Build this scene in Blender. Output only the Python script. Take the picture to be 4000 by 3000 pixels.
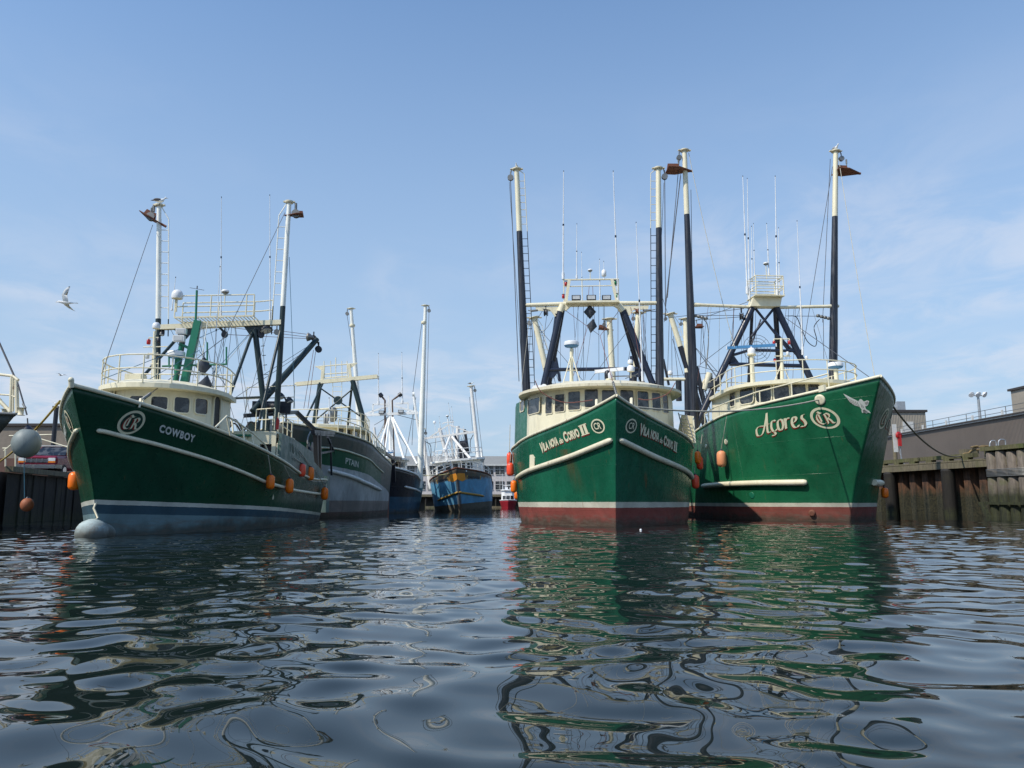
import bpy, bmesh, math, random
import numpy as np
from mathutils import Vector, Matrix
from mathutils.bvhtree import BVHTree
random.seed(7)
R = math.radians
# ------------------------------------------------------------------ camera, sky, sun, exposure
scene = bpy.context.scene
for o in list(bpy.data.objects): bpy.data.objects.remove(o)
FPX, HOR, CAMZ = 3000.0, 1962.0, 0.9
PITCH = math.atan((HOR - 1500) / FPX)
cam = bpy.data.cameras.new('camera'); cam_o = bpy.data.objects.new('camera', cam)
scene.collection.objects.link(cam_o)
cam.sensor_width = 36; cam.lens = 36 * FPX / 4000; cam.clip_end = 6000; cam.clip_start = 0.05
cam_o.location = (0, 0, CAMZ); cam_o.rotation_euler = (R(90) + PITCH, 0, 0)
scene.camera = cam_o
SUN_AZ = math.atan2(-0.82, -0.57)      # direction to the sun: left and a little behind the camera
SUN_EL = R(47)
w = bpy.data.worlds.new('World'); scene.world = w; w.use_nodes = True
nt = w.node_tree; nt.nodes.clear()
sky = nt.nodes.new('ShaderNodeTexSky'); sky.sky_type = 'NISHITA'; sky.sun_disc = False
sky.sun_elevation = SUN_EL; sky.sun_rotation = SUN_AZ
sky.air_density = 1.0; sky.dust_density = 0.7; sky.ozone_density = 1.6; sky.altitude = 0
bg = nt.nodes.new('ShaderNodeBackground'); bg.inputs[1].default_value = 0.15
wo = nt.nodes.new('ShaderNodeOutputWorld')
# thin high clouds, laid on a flat layer overhead
tc = nt.nodes.new('ShaderNodeTexCoord'); sep = nt.nodes.new('ShaderNodeSeparateXYZ')
nt.links.new(tc.outputs['Generated'], sep.inputs[0])
def wm(op, a, b=None, clamp=False):
    n = nt.nodes.new('ShaderNodeMath'); n.operation = op; n.use_clamp = clamp
    for i, v in enumerate((a, b)):
        if v is None: continue
        if isinstance(v, (int, float)): n.inputs[i].default_value = v
        else: nt.links.new(v, n.inputs[i])
    return n.outputs[0]
zz = wm('ADD', wm('MAXIMUM', sep.outputs[2], 0.0), 0.10)
cx = wm('DIVIDE', sep.outputs[0], zz); cy = wm('DIVIDE', sep.outputs[1], zz)
cmb = nt.nodes.new('ShaderNodeCombineXYZ'); nt.links.new(cx, cmb.inputs[0]); nt.links.new(cy, cmb.inputs[1])
def wnoise(scale, detail, rough, off=0.0):
    mp = nt.nodes.new('ShaderNodeMapping'); nt.links.new(cmb.outputs[0], mp.inputs[0])
    mp.inputs['Location'].default_value = (off, off * .7, off)
    mp.inputs['Scale'].default_value = (1.0, 0.8, 1)
    n = nt.nodes.new('ShaderNodeTexNoise'); n.inputs['Scale'].default_value = scale
    n.inputs['Detail'].default_value = detail; n.inputs['Roughness'].default_value = rough
    n.inputs['Distortion'].default_value = 0.5
    nt.links.new(mp.outputs[0], n.inputs['Vector']); return n.outputs[0]
n1 = wnoise(0.75, 3, 0.5, 3.4); n2 = wnoise(3.6, 9, 0.62, 1.7)
def wramp(v, a, b):
    n = nt.nodes.new('ShaderNodeMapRange'); n.inputs[1].default_value = a; n.inputs[2].default_value = b
    n.interpolation_type = 'SMOOTHSTEP'; nt.links.new(v, n.inputs[0]); return n.outputs[0]
c = wm('MULTIPLY', wramp(n1, 0.37, 0.62), wramp(n2, 0.33, 0.68))
low = wramp(sep.outputs[2], 0.52, 0.12)     # only in the lower sky
c = wm('MULTIPLY', wm('MULTIPLY', c, low), 0.62, True)
mix = nt.nodes.new('ShaderNodeMix'); mix.data_type = 'RGBA'
hz = nt.nodes.new('ShaderNodeMix'); hz.data_type = 'RGBA'       # pale blue summer haze low in the sky
nt.links.new(wm('MULTIPLY', wramp(sep.outputs[2], 0.88, -0.10), 0.95), hz.inputs[0]); nt.links.new(sky.outputs[0], hz.inputs[6]); hz.inputs[7].default_value = (3.95, 3.52, 3.68, 1)
tint = nt.nodes.new('ShaderNodeMix'); tint.data_type = 'RGBA'; tint.blend_type = 'MULTIPLY'; tint.inputs[0].default_value = 1
nt.links.new(hz.outputs[2], tint.inputs[6]); tint.inputs[7].default_value = (0.78, 1.12, 1.36, 1)
nt.links.new(c, mix.inputs[0]); nt.links.new(tint.outputs[2], mix.inputs[6])
mix.inputs[7].default_value = (5.2, 5.35, 5.9, 1)
nt.links.new(mix.outputs[2], bg.inputs[0]); nt.links.new(bg.outputs[0], wo.inputs[0])
sl = bpy.data.lights.new('sun', 'SUN'); sl.energy = 4.1; sl.angle = R(0.55); sl.color = (1, .93, .81)
so = bpy.data.objects.new('sun', sl); scene.collection.objects.link(so)
SUNV = Vector((math.sin(SUN_AZ) * math.cos(SUN_EL), math.cos(SUN_AZ) * math.cos(SUN_EL), math.sin(SUN_EL)))
so.rotation_euler = SUNV.to_track_quat('Z', 'Y').to_euler(); so.location = SUNV * 200
scene.view_settings.view_transform = 'Standard'; scene.view_settings.look = 'None'
scene.view_settings.exposure = 0.0; scene.view_settings.gamma = 1
scene.render.engine = 'CYCLES'
scene.cycles.max_bounces = 6; scene.cycles.glossy_bounces = 3; scene.cycles.transmission_bounces = 3
C = scene.collection
CAMP = Vector((0, 0, CAMZ))
CP, SP = math.cos(PITCH), math.sin(PITCH)
def ray(p):                                   # photograph pixel (4000 x 3000) -> direction
    u = (p[0] - 2000) / FPX; v = -(p[1] - 1500) / FPX
    return Vector((u, CP - v * SP, SP + v * CP)).normalized()
def at(p, Y):                                 # point of the pixel's ray at distance Y ahead
    d = ray(p); return CAMP + d * (Y / d.y)
def water_at(p):
    d = ray(p); return CAMP + d * (-CAMZ / d.z)
def proj(v):
    d = Vector(v) - CAMP; yy = d.y * CP + d.z * SP; zz_ = -d.y * SP + d.z * CP
    return (2000 + FPX * d.x / yy, 1500 - FPX * zz_ / yy)
# readings made on enlarged crops of the photograph
def R1(x, y): return (x * .5426, 1300 + y * .5426)
def R2(x, y): return (400 + x * .5426, 700 + y * .5426)
def R3(x, y): return (800 + x * .5426, 1300 + y * .5426)
def R4(x, y): return (1100 + x * .6028, 1100 + y * .6028)
def R5(x, y): return (1900 + x * .5425, 600 + y * .5425)
def R6(x, y): return (1900 + x * .4823, 1350 + y * .4823)
def R7(x, y): return (2550 + x * .6028, 500 + y * .6028)
def R8(x, y): return (2650 + x * .4823, 1350 + y * .4823)
def R9(x, y): return (3300 + x * .5124, 1300 + y * .5124)
def RA(x, y): return (1650 + x * .3014, 1550 + y * .3014)
def RB(x, y): return (x * .5125, 1300 + y * .5125)
def RC(x, y): return (2580 + x * .3617, 1150 + y * .3617)
def RD(x, y): return (3550 + x * .27125, 1650 + y * .27125)
def RE(x, y): return (1350 + x * .3314, 1500 + y * .3314)

# ------------------------------------------------------------------ materials
def lin(c):
    return tuple(((v / 12.92) if v <= .04045 else ((v + .055) / 1.055) ** 2.4) for v in c)
class NT:
    def __init__(s, name):
        s.m = bpy.data.materials.new(name); s.m.use_nodes = True; s.t = s.m.node_tree
        s.p = s.t.nodes['Principled BSDF']; s.tc = s.t.nodes.new('ShaderNodeTexCoord')
    def lk(s, a, b): s.t.links.new(a, b)
    def obj(s, scale=(1, 1, 1), loc=(0, 0, 0), rot=(0, 0, 0), src='Object'):
        mp = s.t.nodes.new('ShaderNodeMapping'); s.lk(s.tc.outputs[src], mp.inputs[0])
        mp.inputs['Scale'].default_value = scale; mp.inputs['Location'].default_value = loc
        mp.inputs['Rotation'].default_value = rot
        return mp.outputs[0]
    def noise(s, vec, scale=1, detail=4, rough=.55, dist=0):
        n = s.t.nodes.new('ShaderNodeTexNoise'); n.inputs['Scale'].default_value = scale
        n.inputs['Detail'].default_value = detail; n.inputs['Roughness'].default_value = rough
        n.inputs['Distortion'].default_value = dist
        s.lk(vec, n.inputs['Vector']); return n.outputs[0]
    def math(s, op, a, b=0.0, clamp=False):
        n = s.t.nodes.new('ShaderNodeMath'); n.operation = op; n.use_clamp = clamp
        for i, v in enumerate((a, b)):
            if isinstance(v, (int, float)): n.inputs[i].default_value = v
            else: s.lk(v, n.inputs[i])
        return n.outputs[0]
    def ramp(s, v, a, b, c=0.0, d=1.0):
        n = s.t.nodes.new('ShaderNodeMapRange'); n.interpolation_type = 'SMOOTHSTEP'
        for i, k in enumerate((a, b, c, d)): n.inputs[i + 1].default_value = k
        s.lk(v, n.inputs[0]); return n.outputs[0]
    def mix(s, f, a, b):
        n = s.t.nodes.new('ShaderNodeMix'); n.data_type = 'RGBA'
        if isinstance(f, (int, float)): n.inputs[0].default_value = f
        else: s.lk(f, n.inputs[0])
        for i, v in ((6, a), (7, b)):
            if isinstance(v, tuple): n.inputs[i].default_value = (*v[:3], 1)
            else: s.lk(v, n.inputs[i])
        return n.outputs[2]
    def bump(s, h, strength=.3, dist=.02):
        n = s.t.nodes.new('ShaderNodeBump'); n.inputs['Strength'].default_value = strength
        n.inputs['Distance'].default_value = dist; s.lk(h, n.inputs['Height'])
        s.lk(n.outputs[0], s.p.inputs['Normal'])
    def sepz(s, vec=None):
        n = s.t.nodes.new('ShaderNodeSeparateXYZ'); s.lk(vec or s.tc.outputs['Object'], n.inputs[0]); return n.outputs
    def set(s, col=None, rough=.5, metal=0.0, spec=.5):
        if col is not None:
            if isinstance(col, tuple): s.p.inputs['Base Color'].default_value = (*col[:3], 1)
            else: s.lk(col, s.p.inputs['Base Color'])
        if isinstance(rough, (int, float)): s.p.inputs['Roughness'].default_value = rough
        else: s.lk(rough, s.p.inputs['Roughness'])
        s.p.inputs['Metallic'].default_value = metal
        s.p.inputs['Specular IOR Level'].default_value = spec
        return s.m
RUST = (.16, .055, .022); RUST2 = (.30, .12, .04)
def paint(name, col, dirt=.35, rough=.45, rust=.0, metal=0.0, scale=1.0):
    n = NT(name); v = n.obj()
    a = n.noise(v, 1.3 * scale, 5, .6)
    dark = tuple(c * .62 for c in col); lite = tuple(min(1, c * 1.12) for c in col)
    c0 = n.mix(n.ramp(a, .35, .7), lite, col)
    st = n.noise(n.obj((7 * scale, 7 * scale, .7 * scale)), 1, 4, .6)
    c1 = n.mix(n.math('MULTIPLY', n.ramp(st, .5, .75), dirt), c0, dark)
    if rust > 0:
        r1 = n.noise(n.obj((9 * scale, 9 * scale, 1.4 * scale), (3, 1, 2)), 1, 6, .7)
        f = n.ramp(r1, .72 - rust * .25, .80 - rust * .2)
        c1 = n.mix(f, c1, n.mix(n.ramp(a, .3, .7), RUST, RUST2))
    n.set(c1, n.ramp(a, .2, .8, rough - .08, rough + .12), metal)
    n.bump(n.noise(v, 9 * scale, 3, .6), .25, .01)
    return n.m
def hull_mat(name, bands, top, rust=.3, trim=0.0, sx=0.0, weather=.3, wcol=None, rough=.3, scuff=None, bumpk=.6, spec=.42):
    """bands: [(upper z, colour)...] from the water up; top: topside colour. Rust, fading and grime are the paint's own wear."""
    n = NT(name); o = n.sepz(); v = n.obj()
    z = n.math('ADD', o[2], n.math('MULTIPLY', o[0], -trim))
    wob = n.math('ADD', n.math('MULTIPLY', n.math('SUBTRACT', n.noise(v, 5, 2), .5), .02), n.math('MULTIPLY', n.ramp(n.noise(v, 9, 5, .8), .66, .72), .05))
    z = n.math('ADD', z, wob)
    big = n.noise(v, .55, 6, .62, .6)
    fine = n.noise(v, 6, 6, .7)
    def var(c, k=.75): return n.mix(n.ramp(big, .35, .68), tuple(x * k for x in c), tuple(min(1, x * 1.15) for x in c))
    col = var(top)
    if wcol is not None:
        wv = n.noise(n.obj((1.2, 1.2, .45), (4, 2, 7)), 1, 6, .65, .8)
        col = n.mix(n.math('MULTIPLY', n.ramp(wv, .42, .66), weather), col, wcol)
    for zt, c in reversed(bands):
        col = n.mix(n.math('LESS_THAN', z, zt), col, var(c, .8))
    # vertical rust and grime streaks
    s1 = n.noise(n.obj((3.2, 3.2, .28), (1, 9, 4)), 1, 7, .7, .3)
    s2 = n.noise(n.obj((1.0, 1.0, 1.0), (7, 3, 1)), 1, 3, .5)
    f = n.math('MULTIPLY', n.ramp(s1, .60, .74), n.ramp(s2, .52 - rust * .3, .68 - rust * .25))
    col = n.mix(n.math('MULTIPLY', f, min(1, .35 + rust)), col, n.mix(n.ramp(fine, .3, .7), RUST, RUST2))
    sp = n.noise(n.obj((1.6, 1.6, 2.4), (5, 5, 2)), 4, 5, .75)
    col = n.mix(n.math('MULTIPLY', n.ramp(sp, .70 - rust * .06, .74 - rust * .05), .7), col, RUST)
    # growth and slime just above the water
    wl = n.ramp(n.math('ADD', o[2], n.math('MULTIPLY', n.math('SUBTRACT', n.noise(n.obj((1.5, 1.5, 1)), 1.2, 5), .5), .7)), .42, .04)
    col = n.mix(n.math('MULTIPLY', wl, .82), col, (.045, .042, .028))
    scum = n.math('MULTIPLY', n.ramp(o[2], .52, .34), n.ramp(n.noise(n.obj((1.2, 1.2, 6), (3, 3, 3)), 1.5, 6, .7), .42, .66))
    col = n.mix(n.math('MULTIPLY', scum, .5), col, (.13, .11, .085))
    if scuff:
        col = scuff(n, col, o)
    rg = n.math('ADD', n.ramp(fine, .3, .75, rough - .05, rough + .2), n.ramp(o[2], 1.1, .7, 0, .32), True)
    n.set(col, rg, 0, spec)
    h = n.noise(v, .9, 3, .5)
    # plating pressed in between the frames, and welded seams
    fr = n.math('MULTIPLY', n.math('SINE', n.math('MULTIPLY', o[0], 10.5)), n.math('MULTIPLY', n.noise(n.obj((.5, .5, .9), (2, 7, 3)), 1, 3), .16))
    sm = n.math('GREATER_THAN', n.math('FRACT', n.math('MULTIPLY', n.math('ADD', o[0], 30), .42)), .990)
    sh = n.math('GREATER_THAN', n.math('FRACT', n.math('MULTIPLY', n.math('ADD', n.math('ADD', o[2], n.math('MULTIPLY', o[0], -.03)), 30), .62)), .988)
    h = n.math('ADD', n.math('ADD', h, fr), n.math('MULTIPLY', n.math('MAXIMUM', sm, sh), .30))
    n.bump(n.math('ADD', h, n.math('MULTIPLY', n.noise(v, 14, 3), .04)), bumpk, .05)
    return n.m
def flat(name, col, rough=.5, metal=0.0, spec=.5):
    n = NT(name); a = n.noise(n.obj(), 3, 4, .6)
    return n.set(n.mix(n.ramp(a, .3, .7), tuple(c * .82 for c in col), col), rough, metal, spec)
M = {}
M['cream'] = paint('cream_paint', (.72, .66, .48), .35, .42, .08)
M['creamrust'] = paint('cream_paint_rusty', (.66, .60, .44), .5, .5, .5)
M['white'] = paint('white_paint', (.78, .78, .76), .3, .4, .06)
M['whiterust'] = paint('white_paint_rusty', (.70, .68, .65), .5, .5, .45)
M['ivory'] = paint('mast_ivory_paint', (.80, .79, .72), .25, .35, .1)
def boompaint():
    n = NT('worn_black_paint'); v = n.obj(); a = n.noise(v, 1.5, 4); st = n.noise(n.obj((16, 16, .25)), 1, 5, .6)
    c = n.mix(n.ramp(st, .45, .62), (.008, .010, .018), (.045, .050, .065))
    fl = n.noise(n.obj((5, 5, 1.6)), 1.6, 7, .75); c = n.mix(n.ramp(fl, .68, .71), c, (.42, .40, .33))
    n.set(c, n.ramp(a, .3, .7, .3, .5)); n.bump(st, .5, .02); return n.m
M['boom'] = boompaint()
M['black'] = paint('black_paint', (.012, .014, .022), .2, .42, .12)
M['navy'] = paint('navy_black_paint', (.012, .018, .038), .2, .33, .05)
M['dgreen'] = paint('dark_green_paint', (.008, .022, .024), .2, .38, .1)
M['green'] = paint('green_paint', (.012, .15, .085), .3, .35, .08)
M['rust'] = paint('rusted_steel', (.17, .065, .04), .5, .8, .6)
M['brownpipe'] = paint('brown_exhaust', (.11, .07, .055), .4, .7, .3)
M['steel'] = flat('weathered_steel', (.24, .24, .23), .45, .6)
M['wire'] = flat('wire_rope', (.10, .10, .11), .6, .3)
M['rope'] = flat('mooring_rope', (.50, .47, .38), .8)
M['brownrope'] = flat('brown_rope', (.22, .18, .11), .85)
M['redrope'] = flat('rusty_rope', (.24, .09, .07), .85)
M['bluerope'] = flat('blue_rope', (.05, .16, .24), .7)
def vinyl(name, c):
    n = NT(name); a = n.noise(n.obj(), 4, 5, .6); f = n.noise(n.obj(), 22, 4, .7)
    cc = n.mix(n.math('MULTIPLY', n.ramp(f, .66, .78), .5), n.mix(n.ramp(a, .35, .7), c, tuple(x * .90 for x in c)), (.35, .12, .05))
    n.set(cc, n.ramp(a, .3, .7, .28, .45)); n.p.inputs['Subsurface Weight'].default_value = .1; n.p.inputs['Subsurface Radius'].default_value = (.12, .05, .02); n.p.inputs['Subsurface Scale'].default_value = .5; return n.m
M['orange'] = vinyl('orange_vinyl', (1.0, .20, .008))
M['redorange'] = vinyl('red_orange_vinyl', (1.0, .10, .04))
M['pinkorange'] = paint('faded_orange_vinyl', (.75, .30, .14), .4, .45, 0)
M['shadeorange'] = paint('shaded_orange_vinyl', (.30, .09, .035), .6, .6, 0)  # orange darkened and browned: the left boat's shadow is painted into the colour
M['greyvinyl'] = paint('grey_vinyl', (.20, .235, .235), .5, .5, 0)
M['darkcap'] = flat('dark_blue_plastic', (.012, .016, .035), .4)
M['radome'] = flat('white_plastic', (.82, .83, .84), .35)
M['radblue'] = flat('blue_plastic', (.06, .22, .45), .4)
M['lampglass'] = flat('lamp_glass', (.55, .57, .58), .15)
M['redlamp'] = flat('red_lamp', (.45, .02, .02), .25)
M['greenlamp'] = flat('green_lamp', (.02, .2, .08), .25)
M['rubber'] = flat('black_rubber', (.015, .015, .016), .7)
M['net'] = flat('dark_mesh', (.05, .06, .08), .8)
M['gull'] = flat('white_feathers', (.92, .92, .90), .8)
M['gullgrey'] = flat('grey_feathers', (.33, .34, .37), .8)
M['gulldark'] = flat('dark_feathers', (.09, .08, .08), .8)
M['beak'] = flat('yellow_beak', (.7, .45, .05), .5)
M['letter'] = paint('cream_lettering', (.64, .60, .42), .25, .45, .05)
M['letterwhite'] = paint('white_lettering', (.56, .58, .54), .4, .5, .1)
M['letterred'] = flat('red_lettering', (.30, .02, .015), .45)
M['letterdim'] = flat('worn_lettering', (.28, .30, .24), .6)
M['discgreen'] = flat('green_disc', (.010, .13, .062), .35)
M['discdark'] = flat('dark_green_disc', (.008, .045, .03), .4)
def glass():
    n = NT('window_glass'); a = n.noise(n.obj(), 1.7, 3, .6, 1.2); d = n.noise(n.obj(), 11, 4, .7)
    c = n.mix(n.ramp(a, .42, .60), (.010, .011, .013), (.075, .078, .080))
    n.set(c, n.ramp(d, .4, .75, .04, .22), 0, .6); n.bump(n.noise(n.obj(), 1.3, 1), .12, .02); return n.m
M['glass'] = glass()

# ------------------------------------------------------------------ mesh builder
class MB:
    def __init__(s): s.v = []; s.f = []; s.mi = []; s.cur = 0; s.smooth = []; s.sm = False
    def add(s, vs, fs, sm=None):
        o = len(s.v); s.v += [Vector(x) for x in vs]
        for f in fs: s.f.append(tuple(o + i for i in f)); s.mi.append(s.cur); s.smooth.append(s.sm if sm is None else sm)
    def tube(s, pts, r, n=8, cap=True):
        pts = [Vector(p) for p in pts]
        if len(pts) < 2: return
        rs = r if isinstance(r, (list, tuple)) else [r] * len(pts)
        vs = []; ref = None
        for i, p in enumerate(pts):
            t = (pts[min(i + 1, len(pts) - 1)] - pts[max(i - 1, 0)])
            if t.length < 1e-9: t = Vector((0, 0, 1))
            t.normalize()
            if ref is None:
                ref = Vector((0, 0, 1)) if abs(t.z) < .9 else Vector((1, 0, 0))
            a = t.cross(ref)
            if a.length < 1e-4: a = t.cross(Vector((.3, .9, .2)))
            a.normalize(); b = t.cross(a); ref = -b if False else ref
            for k in range(n):
                th = 2 * math.pi * k / n
                vs.append(p + (a * math.cos(th) + b * math.sin(th)) * rs[i])
        fs = []
        for i in range(len(pts) - 1):
            for k in range(n):
                fs.append((i * n + k, i * n + (k + 1) % n, (i + 1) * n + (k + 1) % n, (i + 1) * n + k))
        s.add(vs, fs, True)
        if cap:
            s.add([vs[k] for k in range(n)], [tuple(range(n))][::-1], False)
            m = (len(pts) - 1) * n
            s.add([vs[m + k] for k in range(n)], [tuple(range(n))], False)
    def bar(s, p, q, w, h, up=(0, 0, 1)):
        p, q = Vector(p), Vector(q); t = (q - p); L = t.length
        if L < 1e-6: return
        t.normalize(); u = Vector(up); a = t.cross(u)
        if a.length < 1e-3: a = t.cross(Vector((1, 0, 0)))
        a.normalize(); b = a.cross(t); a = a * w / 2; b = b * h / 2
        vs = [p - a - b, p + a - b, p + a + b, p - a + b, q - a - b, q + a - b, q + a + b, q - a + b]
        s.add(vs, [(3, 2, 1, 0), (4, 5, 6, 7), (0, 1, 5, 4), (1, 2, 6, 5), (2, 3, 7, 6), (3, 0, 4, 7)])
    def box(s, c, d, rz=0.0):
        c = Vector(c); m = Matrix.Rotation(rz, 3, 'Z'); vs = []
        for z in (-1, 1):
            for x, y in ((-1, -1), (1, -1), (1, 1), (-1, 1)):
                vs.append(c + m @ Vector((x * d[0] / 2, y * d[1] / 2, z * d[2] / 2)))
        s.add(vs, [(3, 2, 1, 0), (4, 5, 6, 7), (0, 1, 5, 4), (1, 2, 6, 5), (2, 3, 7, 6), (3, 0, 4, 7)])
    def lathe(s, prof, c=(0, 0, 0), n=16, ax=None):
        """prof: [(r, h)...] turned about the z axis (or ax) through c"""
        c = Vector(c); q = Vector(ax).normalized().to_track_quat('Z', 'Y') if ax is not None else None
        vs = []
        for r, h in prof:
            for k in range(n):
                th = 2 * math.pi * k / n; p = Vector((r * math.cos(th), r * math.sin(th), h))
                if q: p = q @ p
                vs.append(c + p)
        fs = [(i * n + k, i * n + (k + 1) % n, (i + 1) * n + (k + 1) % n, (i + 1) * n + k) for i in range(len(prof) - 1) for k in range(n)]
        s.add(vs, fs, True)
        s.add(vs[:n], [tuple(range(n))[::-1]], False); s.add(vs[-n:], [tuple(range(n))], False)
    def ball(s, c, r, n=14, sc=(1, 1, 1)):
        c = Vector(c); vs = []; m = n // 2
        for i in range(m + 1):
            ph = math.pi * i / m
            for k in range(n):
                th = 2 * math.pi * k / n
                vs.append(c + Vector((sc[0] * r * math.sin(ph) * math.cos(th), sc[1] * r * math.sin(ph) * math.sin(th), sc[2] * r * math.cos(ph))))
        s.add(vs, [((i + 1) * n + k, (i + 1) * n + (k + 1) % n, i * n + (k + 1) % n, i * n + k) for i in range(m) for k in range(n)], True)
    def prism(s, poly, thick, o=(0, 0, 0), u=(1, 0, 0), v=(0, 0, 1)):
        """2-D outline in the plane (u, v) through o, given a thickness about it"""
        o, u, v = Vector(o), Vector(u).normalized(), Vector(v).normalized(); w_ = u.cross(v)
        n = len(poly); a = [o + u * p[0] + v * p[1] + w_ * thick / 2 for p in poly]; b = [p - w_ * thick for p in a]
        s.add(a + b, [tuple(range(n)), tuple(range(2 * n - 1, n - 1, -1))] + [(i, n + i, n + (i + 1) % n, (i + 1) % n) for i in range(n)])
    def grid(s, rows, sm=True, flip=False):
        m = len(rows[0]); vs = [p for r in rows for p in r]
        fs = []
        for i in range(len(rows) - 1):
            for k in range(m - 1):
                f = (i * m + k, i * m + k + 1, (i + 1) * m + k + 1, (i + 1) * m + k)
                fs.append(f[::-1] if flip else f)
        s.add(vs, fs, sm)
    def build(s, name, mat, parent=None, weld=False, normals=False):
        me = bpy.data.meshes.new(name); me.from_pydata([tuple(v) for v in s.v], [], s.f)
        mats = mat if isinstance(mat, (list, tuple)) else [mat]
        for m in mats: me.materials.append(M[m] if isinstance(m, str) else m)
        me.polygons.foreach_set('material_index', s.mi); me.polygons.foreach_set('use_smooth', s.smooth)
        me.update()
        if weld or normals:
            b = bmesh.new(); b.from_mesh(me)
            if weld: bmesh.ops.remove_doubles(b, verts=b.verts, dist=1e-4)
            if normals: bmesh.ops.recalc_face_normals(b, faces=b.faces)
            b.to_mesh(me); b.free()
        o = bpy.data.objects.new(name, me); C.objects.link(o)
        if parent is not None: o.parent = parent
        return o
def tag(o, label=None, cat=None, group=None, kind=None):
    if label: o['label'] = label
    if cat: o['category'] = cat
    if group: o['group'] = group
    if kind: o['kind'] = kind
    return o
def empty(name, label, cat, loc=(0, 0, 0), rz=0.0, group=None, rot=None):
    o = bpy.data.objects.new(name, None); C.objects.link(o); o.location = loc
    o.rotation_euler = rot if rot else (0, 0, rz); o.empty_display_size = .2
    return tag(o, label, cat, group)
def smooth_pts(pts, k=6):
    pts = [Vector(p) for p in pts]; out = []
    for i in range(len(pts) - 1):
        p0, p1, p2, p3 = pts[max(i - 1, 0)], pts[i], pts[i + 1], pts[min(i + 2, len(pts) - 1)]
        for j in range(k):
            t = j / k
            out.append(.5 * ((2 * p1) + (p2 - p0) * t + (2 * p0 - 5 * p1 + 4 * p2 - p3) * t * t + (3 * p1 - p0 - 3 * p2 + p3) * t ** 3))
    out.append(pts[-1]); return out
def sag(p, q, d, n=14):
    p, q = Vector(p), Vector(q)
    return [p.lerp(q, i / n) - Vector((0, 0, d * 4 * (i / n) * (1 - i / n))) for i in range(n + 1)]
def ladder(mb, p, q, side, wd=.35, step=.33, r=.02):
    p, q, side = Vector(p), Vector(q), Vector(side).normalized() * wd
    mb.tube([p, q], r, 5); mb.tube([p + side, q + side], r, 5)
    n = max(2, int((q - p).length / step))
    for i in range(1, n): a = p.lerp(q, i / n); mb.tube([a, a + side], r * .8, 4, False)
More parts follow.
